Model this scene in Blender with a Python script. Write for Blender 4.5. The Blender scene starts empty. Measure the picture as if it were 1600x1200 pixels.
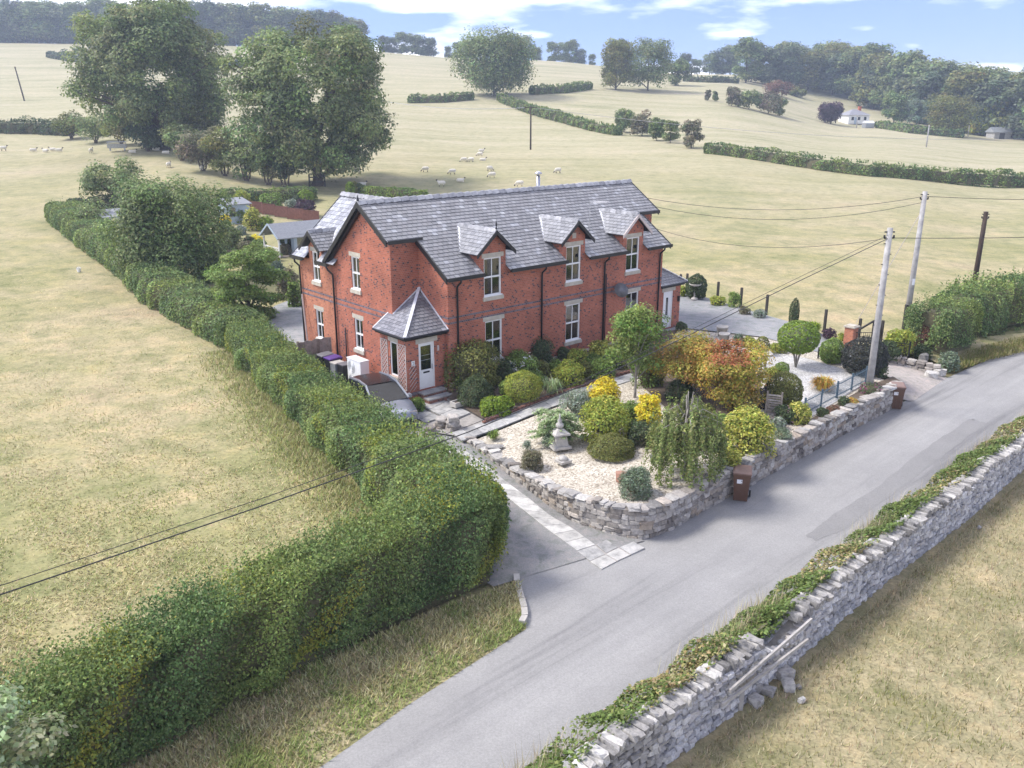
import bpy, bmesh, math, random
import numpy as np
from mathutils import Vector, Matrix

# ------------------------------------------------------------------ camera, sky, sun, exposure
scene = bpy.context.scene
COL = scene.collection
R = math.radians
FPX, CAM_H = 1340.0, 12.3                      # focal length of the 1600 px photo, flying height
PITCH = math.atan(429 / FPX)
cam_d = bpy.data.cameras.new('camera')
cam_d.sensor_width = 36.0
cam_d.lens = 36.0 * FPX / 1600.0
cam_d.clip_start = 0.3
cam_d.clip_end = 8000
cam = bpy.data.objects.new('camera', cam_d)
cam.location = (0, 0, CAM_H)
cam.rotation_euler = (R(90) - PITCH, 0, 0)
COL.objects.link(cam)
scene.camera = cam

SUN_EL, SUN_AZ = R(50), R(-84)                 # azimuth from +Y towards +X
SUNV = Vector((math.sin(SUN_AZ) * math.cos(SUN_EL), math.cos(SUN_AZ) * math.cos(SUN_EL), math.sin(SUN_EL)))
world = bpy.data.worlds.new('World')
scene.world = world
world.use_nodes = True
wn, wl = world.node_tree.nodes, world.node_tree.links
wn.clear()
w_out = wn.new('ShaderNodeOutputWorld')
w_bg = wn.new('ShaderNodeBackground')
w_bg.inputs['Strength'].default_value = 0.15
w_sky = wn.new('ShaderNodeTexSky')
w_sky.sky_type = 'NISHITA'
w_sky.sun_disc = False
w_sky.sun_elevation = SUN_EL
w_sky.sun_rotation = SUN_AZ
CLOUD_SHIFT = (14.7, 8.9, 0)
w_sky.altitude = 1200
w_sky.air_density = 1.0
w_sky.dust_density = 0.4
w_sky.ozone_density = 3.0
w_tint = wn.new('ShaderNodeMix'); w_tint.data_type = 'RGBA'; w_tint.blend_type = 'MULTIPLY'
w_tint.inputs[0].default_value = 1.0
w_tint.inputs[7].default_value = (0.195, 0.2, 0.3, 1)
# broken cloud layer, seen as a flat sheet overhead
w_tc = wn.new('ShaderNodeTexCoord')
w_sep = wn.new('ShaderNodeSeparateXYZ'); wl.new(w_tc.outputs['Generated'], w_sep.inputs[0])
w_zp = wn.new('ShaderNodeMath'); w_zp.operation = 'MAXIMUM'; w_zp.inputs[1].default_value = 0.0; wl.new(w_sep.outputs[2], w_zp.inputs[0])
w_za = wn.new('ShaderNodeMath'); w_za.operation = 'ADD'; w_za.inputs[1].default_value = 0.16; wl.new(w_zp.outputs[0], w_za.inputs[0])
w_div = wn.new('ShaderNodeVectorMath'); w_div.operation = 'DIVIDE'
w_cmb = wn.new('ShaderNodeCombineXYZ')
for i in range(3): wl.new(w_za.outputs[0], w_cmb.inputs[i])
wl.new(w_tc.outputs['Generated'], w_div.inputs[0]); wl.new(w_cmb.outputs[0], w_div.inputs[1])
w_map = wn.new('ShaderNodeMapping'); w_map.inputs['Location'].default_value = CLOUD_SHIFT; wl.new(w_div.outputs[0], w_map.inputs[0])
w_noise = wn.new('ShaderNodeTexNoise'); w_noise.inputs['Scale'].default_value = 1.1
w_noise.inputs['Detail'].default_value = 6; w_noise.inputs['Roughness'].default_value = 0.5
w_ramp = wn.new('ShaderNodeValToRGB')
w_ramp.color_ramp.elements[0].position = 0.47; w_ramp.color_ramp.elements[0].color = (0, 0, 0, 1)
w_ramp.color_ramp.elements[1].position = 0.95; w_ramp.color_ramp.elements[1].color = (0.95, 0.95, 0.95, 1)
w_mix = wn.new('ShaderNodeMix'); w_mix.data_type = 'RGBA'
w_mix.inputs[7].default_value = (14.5, 14.0, 13.4, 1)
wl.new(w_sky.outputs[0], w_tint.inputs[6])
wl.new(w_map.outputs[0], w_noise.inputs[0])
wl.new(w_noise.outputs[0], w_ramp.inputs[0]); wl.new(w_ramp.outputs[0], w_mix.inputs[0])
wl.new(w_tint.outputs[2], w_mix.inputs[6]); wl.new(w_mix.outputs[2], w_bg.inputs[0])
wl.new(w_bg.outputs[0], w_out.inputs[0])

sun_d = bpy.data.lights.new('sun', 'SUN')
sun_d.energy = 1.35
sun_d.angle = R(18)
sun_d.color = (1.0, 0.95, 0.87)
sun = bpy.data.objects.new('sun', sun_d)
sun.rotation_euler = SUNV.to_track_quat('Z', 'Y').to_euler()
sun.location = (0, 0, 60)
COL.objects.link(sun)
vs = scene.view_settings
vs.view_transform = 'Standard'; vs.look = 'None'; vs.gamma = 1.0; vs.use_curve_mapping = False
vs.exposure = 2.1
cy = scene.cycles
cy.max_bounces = 5; cy.diffuse_bounces = 3; cy.glossy_bounces = 2; cy.transmission_bounces = 3; cy.transparent_max_bounces = 6; cy.volume_bounces = 0

# ------------------------------------------------------------------ site survey helpers
CP, SP = math.cos(PITCH), math.sin(PITCH)
def ray(px, py):
    u, v = (px - 800) / FPX, (py - 600) / FPX
    return np.array([u, CP - v * SP, -SP - v * CP])
def G(px, py, z=0.0):                          # ground position of a photo point at level z
    d = ray(px, py); t = (z - CAM_H) / d[2]
    return np.array([d[0] * t, d[1] * t, z])
def GY(px, py, Y):                             # position of a photo point at distance Y
    d = ray(px, py); t = Y / d[1]
    return np.array([d[0] * t, Y, CAM_H + d[2] * t])
def mpp(p):                                    # metres per photo pixel at a place
    return (p[1] * CP - (p[2] - CAM_H) * SP) / FPX

ORD = ['first', 'second', 'third', 'fourth', 'fifth', 'sixth', 'seventh', 'eighth', 'ninth', 'tenth', 'eleventh', 'twelfth', 'thirteenth', 'fourteenth', 'fifteenth', 'sixteenth', 'seventeenth', 'eighteenth', 'nineteenth', 'twentieth', 'twenty-first']
HUE = {'bright': 'fresh green', 'olive': 'olive green', 'dark': 'dark green', 'yellowgreen': 'yellow-green', 'silver': 'silver-grey', 'bluegreen': 'blue-green', 'heather': 'brownish'}
rng = np.random.default_rng(7)
rnd = random.Random(5)

# terrain: height profiles (distance, height) along sight lines
def zz(px, py, Y): return float(GY(px, py, Y)[2])
PROF = {
    -500: [(0, 0), (38, 0), (45, .1), (60, .8), (90, 3), (130, 6), (160, 9), (240, 17), (330, 30), (430, 42), (600, 46), (4000, 46)],
    0: [(0, -.02), (38, -.02), (45, .1), (60, .6), (90, 2.5), (130, 5.3), (160, 8), (240, zz(0, 157, 240)), (330, zz(0, 106, 330)), (430, zz(0, 66, 430)), (600, 46), (4000, 46)],
    265: [(0, -.02), (38, -.02), (45, .1), (60, .5), (90, 2), (130, 6.6), (160, 9), (240, zz(265, 150, 240)), (330, zz(0, 104, 330)), (430, zz(265, 68, 430)), (600, 46), (4000, 46)],
    480: [(0, -.03), (40, -.03), (45, .1), (60, .5), (80, 1.2), (112, 2.9), (150, zz(480, 228, 150)), (240, zz(480, 160, 240)), (430, zz(480, 74, 430)), (600, 44), (4000, 44)],
    800: [(0, -.06), (44, -.06), (50, .3), (60, .7), (80, 1.1), (110, 3.2), (147, zz(800, 242, 147)), (165, zz(800, 231, 165)), (220, zz(800, 178, 220)), (240, zz(800, 155, 240)), (330, zz(800, 118, 330)), (420, zz(800, 93, 420)), (600, 38), (4000, 38)],
    1100: [(0, -.06), (46, -.06), (54, .5), (60, .8), (90, 1.5), (150, zz(1100, 241, 150)), (200, zz(1100, 200, 200)), (300, zz(1100, 140, 300)), (420, zz(1100, 115, 420)), (600, 30), (4000, 30)],
    1350: [(0, -.06), (46, -.06), (60, .6), (90, .9), (140, zz(1350, 264, 140)), (210, zz(1350, 222, 210)), (290, zz(1350, 196, 290)), (360, 13), (420, 24), (600, 42), (4000, 42)],
    1600: [(0, -.06), (56, -.06), (70, .15), (90, .4), (134, zz(1600, 292, 134)), (200, zz(1600, 243, 200)), (290, zz(1600, 216, 290)), (340, 6), (420, 18), (600, 36), (4000, 36)],
    2300: [(0, -.06), (60, -.06), (75, .1), (90, .3), (134, .6), (200, 2), (290, 3), (340, 5), (420, 15), (600, 32), (4000, 32)],
}
S_COLS = sorted(PROF)
YT = np.arange(0, 702, 2.0)
TAB = np.array([np.interp(YT, [a for a, b in PROF[k]], [b for a, b in PROF[k]]) for k in S_COLS])
_k = np.ones(9) / 9.0
TAB = np.array([np.convolve(np.pad(r, 4, mode='edge'), _k, 'valid') for r in TAB])
S_VAL = np.array([(k - 800) / FPX / 1.045 for k in S_COLS])
# road-side field wall line (runs at about 43 degrees)
WD = np.array([0.7251, 0.6886]); WN = np.array([0.6886, -0.7251])
def terrain(X, Y):
    X = np.asarray(X, float); Y = np.asarray(Y, float)
    Yc = np.clip(Y, 0, 699.9)
    s = np.clip(X / np.maximum(Y, 45), S_VAL[0], S_VAL[-1])
    j = np.clip(np.searchsorted(S_VAL, s) - 1, 0, len(S_VAL) - 2)
    f = (s - S_VAL[j]) / (S_VAL[j + 1] - S_VAL[j]); f = f * f * (3 - 2 * f)
    i = (Yc / 2).astype(int); g = Yc / 2 - i
    z = (TAB[j, i] * (1 - g) + TAB[j, i + 1] * g) * (1 - f) + (TAB[j + 1, i] * (1 - g) + TAB[j + 1, i + 1] * g) * f
    n = X * WN[0] + Y * WN[1]
    low = np.clip((n + 8.6) / 1.0, 0, 1) * np.clip((60 - Y) / 15, 0, 1)
    return z - 1.3 * low
def T(px, py):                                 # where a photo point meets the terrain
    d = ray(px, py)
    ts = np.concatenate([np.arange(20, 200, .25), np.arange(200, 700, 1.0)])
    p = np.array([d[0] * ts, d[1] * ts, CAM_H + d[2] * ts])
    hit = np.nonzero(p[2] < terrain(p[0], p[1]))[0]
    k = hit[0] if len(hit) else len(ts) - 1
    return np.array([p[0][k], p[1][k], float(terrain(p[0][k], p[1][k]))])
def TZ(x, y): return float(terrain(x, y))

# ------------------------------------------------------------------ materials
MATS = {}
def new_mat(name):
    m = bpy.data.materials.new(name); m.use_nodes = True
    nt = m.node_tree; nt.nodes.clear()
    out = nt.nodes.new('ShaderNodeOutputMaterial')
    b = nt.nodes.new('ShaderNodeBsdfPrincipled')
    nt.links.new(b.outputs[0], out.inputs[0])
    MATS[name] = m
    return m, nt.nodes, nt.links, b, out
def ramp(nodes, stops):
    r = nodes.new('ShaderNodeValToRGB'); e = r.color_ramp.elements
    while len(e) < len(stops): e.new(0.5)
    for i, (p, c) in enumerate(stops):
        e[i].position = p; e[i].color = (*c, 1) if len(c) == 3 else c
    return r
def noise(nodes, links, scale, detail=5, rough=.6, vec=None, dist=0):
    n = nodes.new('ShaderNodeTexNoise'); n.inputs['Scale'].default_value = scale
    n.inputs['Detail'].default_value = detail; n.inputs['Roughness'].default_value = rough
    n.inputs['Distortion'].default_value = dist
    if vec is not None: links.new(vec, n.inputs[0])
    return n
def mixc(nodes, links, a, b, fac, mode='MIX'):
    m = nodes.new('ShaderNodeMix'); m.data_type = 'RGBA'; m.blend_type = mode
    for i, v in ((6, a), (7, b), (0, fac)):
        if hasattr(v, 'is_output'): links.new(v, m.inputs[i])
        elif i == 0: m.inputs[0].default_value = v
        else: m.inputs[i].default_value = (*v, 1)
    return m.outputs[2]
def bump(nodes, links, h, b, strength=.3, dist=.02):
    n = nodes.new('ShaderNodeBump'); n.inputs['Strength'].default_value = strength; n.inputs['Distance'].default_value = dist
    links.new(h, n.inputs['Height']); links.new(n.outputs[0], b.inputs['Normal'])
def plain(name, col, rough=.6, metal=0, var=.25, scale=6, spec=.4):
    m, n, l, b, o = new_mat(name)
    tc = n.new('ShaderNodeTexCoord')
    ns = noise(n, l, scale, 6, .65, tc.outputs['Object'])
    r = ramp(n, [(.3, tuple(c * (1 - var) for c in col)), (.7, tuple(min(1, c * (1 + var)) for c in col))])
    l.new(ns.outputs[0], r.inputs[0]); l.new(r.outputs[0], b.inputs['Base Color'])
    b.inputs['Roughness'].default_value = rough; b.inputs['Metallic'].default_value = metal
    b.inputs['Specular IOR Level'].default_value = spec
    return m
def attr_mat(name, rough=.7, var=.35, scale=9, spec=.3, bumpd=0.0, attr='col', transl=0.0, coord='Object'):
    m, n, l, b, o = new_mat(name)
    a = n.new('ShaderNodeAttribute'); a.attribute_name = attr
    c = a.outputs['Color']
    if var:
        tc = n.new('ShaderNodeTexCoord')
        ns = noise(n, l, scale, 6, .65, tc.outputs[coord])
        r = ramp(n, [(.25, (1 - var,) * 3), (.75, (1 + var,) * 3)])
        l.new(ns.outputs[0], r.inputs[0])
        c = mixc(n, l, c, r.outputs[0], 1.0, 'MULTIPLY')
        if bumpd: bump(n, l, ns.outputs[0], b, .5, bumpd)
    l.new(c, b.inputs['Base Color']); b.inputs['Roughness'].default_value = rough
    b.inputs['Specular IOR Level'].default_value = spec
    if transl:
        t = n.new('ShaderNodeBsdfTranslucent'); l.new(c, t.inputs[0])
        mx = n.new('ShaderNodeMixShader'); mx.inputs[0].default_value = transl
        l.new(b.outputs[0], mx.inputs[1]); l.new(t.outputs[0], mx.inputs[2]); l.new(mx.outputs[0], o.inputs[0])
    return m
attr_mat('leaf', rough=.55, var=0, spec=.25, transl=.38)
attr_mat('grass_blade', rough=.7, var=0, spec=.15, transl=.25)
attr_mat('stone_mixed', rough=.9, var=.4, scale=14, spec=.2, bumpd=.02)
attr_mat('slate', rough=.42, var=.22, scale=3.0, spec=.5)
attr_mat('painted', rough=.6, var=.08, scale=5)
attr_mat('fleece', rough=.95, var=.12, scale=20, spec=.1)
# single stones take their tone from the object
def stone_obj(name, stops, scale=10):
    m, n, l, b, o = new_mat(name)
    oi = n.new('ShaderNodeObjectInfo'); r = ramp(n, stops); l.new(oi.outputs['Random'], r.inputs[0])
    tc = n.new('ShaderNodeTexCoord')
    geo = n.new('ShaderNodeNewGeometry')
    ns = noise(n, l, scale, 7, .7, geo.outputs['Position'])
    r2 = ramp(n, [(.25, (.5, .5, .5)), (.5, (1, 1, 1)), (.75, (1.45, 1.42, 1.38))]); l.new(ns.outputs[0], r2.inputs[0])
    l.new(mixc(n, l, r.outputs[0], r2.outputs[0], 1.0, 'MULTIPLY'), b.inputs['Base Color'])
    b.inputs['Roughness'].default_value = .92; b.inputs['Specular IOR Level'].default_value = .2
    bump(n, l, ns.outputs[0], b, .6, .02)
STONE_STOPS = [(0, (.15, .135, .125)), (.2, (.26, .235, .21)), (.45, (.34, .315, .29)), (.7, (.41, .385, .355)), (.88, (.32, .265, .21)), (1, (.5, .48, .455))]
stone_obj('garden_stone', STONE_STOPS)
stone_obj('field_stone', [(0, (.15, .145, .14)), (.3, (.27, .26, .25)), (.7, (.37, .355, .335)), (1, (.5, .485, .455))])
stone_obj('paving', [(0, (.27, .268, .265)), (.5, (.33, .327, .32)), (1, (.4, .395, .385))], 4)
stone_obj('pale_paving', [(0, (.36, .352, .335)), (.6, (.42, .412, .395)), (1, (.56, .55, .53))], 3)
stone_obj('ridge_clay', [(0, (.24, .243, .26)), (1, (.40, .403, .42))], 5)
stone_obj('fence_board', [(0, (.22, .19, .16)), (1, (.34, .31, .28))], 5)
stone_obj('red_board', [(0, (.13, .06, .045)), (1, (.19, .09, .07))], 5)

plain('white_paint', (.78, .78, .77), .35, var=.04)
plain('stone_trim', (.45, .41, .34), .85, var=.2, scale=4)
plain('black_paint', (.012, .012, .014), .35, var=.3)
plain('timber_pale', (.52, .45, .42), .7, var=.15)
plain('lead', (.62, .63, .66), .5, var=.15)
plain('slate_deck', (.045, .046, .055), .8)
plain('metal', (.5, .5, .52), .35, .8)
plain('grey_plastic', (.16, .16, .17), .5)
plain('black_plastic', (.02, .02, .022), .45)
plain('purple_plastic', (.10, .05, .22), .45)
plain('brown_plastic', (.115, .062, .042), .45, var=.15)
plain('brown_lid', (.2, .125, .1), .5, var=.15)
plain('pole_grey', (.36, .35, .34), .85, var=.3, scale=3)
plain('pole_dark', (.045, .03, .022), .8, var=.4, scale=3)
plain('bark', (.09, .07, .055), .95, var=.4, scale=6)
plain('bark_pale', (.27, .25, .22), .9, var=.35, scale=8)
plain('twig', (.11, .1, .055), .95, var=.4, scale=8)
plain('summerhouse_paint', (.36, .43, .5), .6, var=.08)
plain('felt', (.24, .25, .27), .9, var=.15)
plain('rail_wood', (.36, .34, .315), .85, var=.2)
plain('post_wood', (.05, .045, .04), .9, var=.3)
plain('iron_blue', (.08, .13, .17), .5)
plain('terracotta', (.32, .18, .13), .85)
plain('concrete', (.42, .4, .37), .9, var=.2)
plain('curtain', (.72, .69, .64), .9, var=.08)
plain('car_paint', (.27, .29, .33), .25, .3, var=.03, spec=.6)
plain('car_black', (.012, .012, .014), .22, var=.05, spec=.35)
plain('rubber', (.02, .02, .02), .85)
plain('galvanised', (.4, .42, .45), .5, .5)
plain('farm_white', (.75, .75, .73), .7, var=.06)
plain('farm_roof', (.25, .25, .27), .8)
plain('brick_red', (.42, .12, .06), .85, var=.25, scale=20)
plain('mortar', (.3, .28, .26), .95, var=.25)
plain('dark_room', (.03, .03, .03), .9)
m, n, l, b, o = new_mat('sticker')
b.inputs['Base Color'].default_value = (.75, .75, .78, 1)
m, n, l, b, o = new_mat('glass')
tr = n.new('ShaderNodeBsdfTransparent'); tr.inputs[0].default_value = (.62, .65, .66, 1)
gl = n.new('ShaderNodeBsdfGlossy'); gl.inputs['Roughness'].default_value = .03
lw0 = n.new('ShaderNodeFresnel'); lw0.inputs[0].default_value = 1.6
lw = n.new('ShaderNodeMath'); lw.operation = 'ADD'; lw.inputs[1].default_value = .14; l.new(lw0.outputs[0], lw.inputs[0])
mx = n.new('ShaderNodeMixShader'); l.new(lw.outputs[0], mx.inputs[0]); l.new(tr.outputs[0], mx.inputs[1]); l.new(gl.outputs[0], mx.inputs[2]); l.new(mx.outputs[0], o.inputs[0])

def brick_mat(name, base, dark_share, dark):
    m, n, l, b, o = new_mat(name)
    tc = n.new('ShaderNodeTexCoord'); sx = n.new('ShaderNodeSeparateXYZ'); l.new(tc.outputs['Object'], sx.inputs[0])
    ad = n.new('ShaderNodeMath'); ad.operation = 'ADD'; l.new(sx.outputs[0], ad.inputs[0]); l.new(sx.outputs[1], ad.inputs[1])
    cb = n.new('ShaderNodeCombineXYZ'); l.new(ad.outputs[0], cb.inputs[0]); l.new(sx.outputs[2], cb.inputs[1])
    br = n.new('ShaderNodeTexBrick')
    br.inputs['Scale'].default_value = 1.0; br.inputs['Brick Width'].default_value = .118; br.inputs['Row Height'].default_value = .078
    br.inputs['Mortar Size'].default_value = .007; br.inputs['Mortar Smooth'].default_value = .3; br.inputs['Bias'].default_value = 0
    br.inputs['Color1'].default_value = (0, 0, 0, 1); br.inputs['Color2'].default_value = (1, 1, 1, 1); br.inputs['Mortar'].default_value = (.5, .5, .5, 1)
    br.offset = .5
    l.new(cb.outputs[0], br.inputs['Vector'])
    rp = ramp(n, [(0, dark), (dark_share, dark), (dark_share + .02, tuple(c * .82 for c in base)), (.55, base), (1, tuple(c * 1.18 for c in base))])
    l.new(br.outputs['Color'], rp.inputs[0])
    ns = noise(n, l, .9, 6, .65, tc.outputs['Object'])
    st = ramp(n, [(.28, (.62, .6, .6)), (.5, (1, 1, 1)), (.72, (1.25, 1.35, 1.42))]); l.new(ns.outputs[0], st.inputs[0])
    c = mixc(n, l, rp.outputs[0], st.outputs[0], 1.0, 'MULTIPLY')
    nf = noise(n, l, 3.5, 5, .7, tc.outputs['Object'])
    ef = ramp(n, [(.6, (0, 0, 0)), (.85, (.4, .4, .4))]); l.new(nf.outputs[0], ef.inputs[0])
    c = mixc(n, l, c, (.5, .36, .31), ef.outputs[0])
    c = mixc(n, l, c, (.33, .22, .18), br.outputs['Fac'])
    l.new(c, b.inputs['Base Color']); b.inputs['Roughness'].default_value = .88; b.inputs['Specular IOR Level'].default_value = .25
    iv = n.new('ShaderNodeMath'); iv.operation = 'SUBTRACT'; iv.inputs[0].default_value = 1; l.new(br.outputs['Fac'], iv.inputs[1])
    bump(n, l, iv.outputs[0], b, .5, .01)
brick_mat('house_brick', (.38, .115, .066), .085, (.12, .055, .055))
brick_mat('new_brick', (.43, .16, .085), .03, (.2, .07, .05))
brick_mat('blue_brick', (.13, .12, .145), .2, (.07, .065, .09))
brick_mat('edging_brick', (.22, .1, .075), .2, (.08, .05, .05))

def ground_mat(name, stops_big, fine, big_scale, fine_scale, mid_scale=None, rough=.95, bd=.03, bs=.5):
    m, n, l, b, o = new_mat(name)
    geo = n.new('ShaderNodeNewGeometry'); pos = geo.outputs['Position']
    nb = noise(n, l, big_scale, 8, .68, pos); r = ramp(n, stops_big); l.new(nb.outputs[0], r.inputs[0])
    nf = noise(n, l, fine_scale, 4, .75, pos); rf = ramp(n, [(.28, (1 - fine,) * 3), (.72, (1 + fine,) * 3)]); l.new(nf.outputs[0], rf.inputs[0])
    c = mixc(n, l, r.outputs[0], rf.outputs[0], 1.0, 'MULTIPLY')
    if mid_scale:
        nm = noise(n, l, mid_scale, 6, .7, pos, .6); rm = ramp(n, [(.3, (.66, .72, .62)), (.5, (1, 1, 1)), (.7, (1.25, 1.16, 1.1))]); l.new(nm.outputs[0], rm.inputs[0])
        c = mixc(n, l, c, rm.outputs[0], 1.0, 'MULTIPLY')
    l.new(c, b.inputs['Base Color']); b.inputs['Roughness'].default_value = rough; b.inputs['Specular IOR Level'].default_value = .15
    bump(n, l, nf.outputs[0], b, bs, bd)
    return m, n, l, b, c
# pasture: straw with green and bare patches
m, n, l, b, c = ground_mat('pasture', [(.3, (.175, .185, .075)), (.45, (.275, .26, .13)), (.58, (.36, .31, .19)), (.75, (.31, .24, .165))], .3, .07, 7, .5)
geo = n.new('ShaderNodeNewGeometry')
sx = n.new('ShaderNodeSeparateXYZ'); l.new(geo.outputs['Position'], sx.inputs[0])
far = n.new('ShaderNodeMapRange'); far.inputs[1].default_value = 60; far.inputs[2].default_value = 170
l.new(sx.outputs[1], far.inputs[0])
# hay-coloured upper fields, with the mown swathes running across
mp = n.new('ShaderNodeMapping'); mp.inputs['Scale'].default_value = (.03, .16, .1); l.new(geo.outputs['Position'], mp.inputs[0])
nz = noise(n, l, 1.0, 9, .7, mp.outputs[0], .4)
rp = ramp(n, [(.28, (.21, .225, .12)), (.42, (.33, .31, .19)), (.55, (.395, .36, .24)), (.72, (.46, .40, .295))]); l.new(nz.outputs[0], rp.inputs[0])
nq = noise(n, l, .8, 9, .85, geo.outputs['Position']); rq = ramp(n, [(.34, (.6, .68, .56)), (.47, (.95, .96, .92)), (.55, (1.04, 1.02, 1)), (.68, (1.24, 1.17, 1.12))]); l.new(nq.outputs[0], rq.inputs[0])
l.new(mixc(n, l, mixc(n, l, c, rp.outputs[0], far.outputs[0]), rq.outputs[0], 1.0, 'MULTIPLY'), b.inputs['Base Color'])
ground_mat('right_field', [(.3, (.17, .165, .08)), (.5, (.29, .255, .15)), (.7, (.37, .315, .2))], .35, .35, 12, 1.6)
m, n, l, b, c = ground_mat('tarmac', [(.3, (.25, .247, .243)), (.5, (.278, .274, .269)), (.72, (.305, .3, .294))], .2, .4, 26, None, rough=.9, bd=.006, bs=.3)
geo = n.new('ShaderNodeNewGeometry'); mp = n.new('ShaderNodeMapping'); mp.vector_type = 'POINT'; mp.inputs['Rotation'].default_value = (0, 0, R(-43.5)); l.new(geo.outputs['Position'], mp.inputs[0])
mp2 = n.new('ShaderNodeMapping'); mp2.inputs['Scale'].default_value = (.05, .75, 1); l.new(mp.outputs[0], mp2.inputs[0])
tr_ = noise(n, l, 1.0, 6, .62, mp2.outputs[0], .5); rt = ramp(n, [(.3, (.62, .62, .64)), (.44, (.95, .95, .95)), (.55, (1, 1, 1)), (.68, (1.12, 1.12, 1.11))]); l.new(tr_.outputs[0], rt.inputs[0])
l.new(mixc(n, l, c, rt.outputs[0], 1.0, 'MULTIPLY'), b.inputs['Base Color'])
ground_mat('drive_tarmac', [(.3, (.215, .212, .21)), (.6, (.255, .252, .248))], .26, .35, 26, 3, rough=.9, bd=.006, bs=.3)
ground_mat('patch_tarmac', [(.3, (.205, .202, .2)), (.7, (.24, .236, .233))], .2, .5, 26, rough=.9, bd=.006, bs=.3)
ground_mat('pale_chippings', [(.3, (.23, .235, .245)), (.7, (.31, .315, .32))], .25, .3, 30, 2)
ground_mat('pink_paving', [(.3, (.33, .3, .28)), (.7, (.42, .38, .35))], .15, .6, 30, 4)
ground_mat('soil', [(.3, (.075, .055, .04)), (.7, (.17, .135, .105))], .35, 1.3, 16)
ground_mat('dry_verge', [(.3, (.17, .18, .07)), (.5, (.28, .25, .14)), (.7, (.38, .33, .21))], .35, .9, 16, 3)
def gravel(name, stops, scale):
    m, n, l, b, o = new_mat(name)
    geo = n.new('ShaderNodeNewGeometry')
    v = n.new('ShaderNodeTexVoronoi'); v.inputs['Scale'].default_value = scale; l.new(geo.outputs['Position'], v.inputs['Vector'])
    bw = n.new('ShaderNodeRGBToBW'); l.new(v.outputs['Color'], bw.inputs[0])
    r = ramp(n, stops); l.new(bw.outputs[0], r.inputs[0])
    ns = noise(n, l, .9, 5, .6, geo.outputs['Position']); rm = ramp(n, [(.3, (.82, .8, .78)), (.7, (1.1, 1.1, 1.1))]); l.new(ns.outputs[0], rm.inputs[0])
    l.new(mixc(n, l, r.outputs[0], rm.outputs[0], 1.0, 'MULTIPLY'), b.inputs['Base Color'])
    b.inputs['Roughness'].default_value = .9
    bump(n, l, v.outputs['Distance'], b, .8, .03)
gravel('cream_gravel', [(.15, (.24, .205, .16)), (.4, (.44, .395, .32)), (.6, (.53, .485, .405)), (.85, (.64, .60, .52))], 17)
gravel('white_gravel', [(.15, (.3, .295, .29)), (.5, (.47, .465, .455)), (.85, (.6, .6, .59))], 20)

# ------------------------------------------------------------------ building blocks
def link(o, parent=None):
    COL.objects.link(o)
    if parent is not None: o.parent = parent
    return o
def tag(o, label=None, cat=None, group=None, kind=None):
    if label: o['label'] = label
    if cat: o['category'] = cat
    if group: o['group'] = group
    if kind: o['kind'] = kind
    return o
def thing(name, label, cat, loc=(0, 0, 0), rz=0.0, group=None):
    o = bpy.data.objects.new(name, None)
    o.empty_display_size = .2
    o.location = tuple(float(v) for v in loc); o.rotation_euler = (0, 0, rz)
    link(o); return tag(o, label, cat, group)
def copy_tree(o, parent=None):
    c = o.copy(); link(c)
    if parent is not None: c.parent = parent
    for ch in list(o.children): copy_tree(ch, c)
    return c

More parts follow.
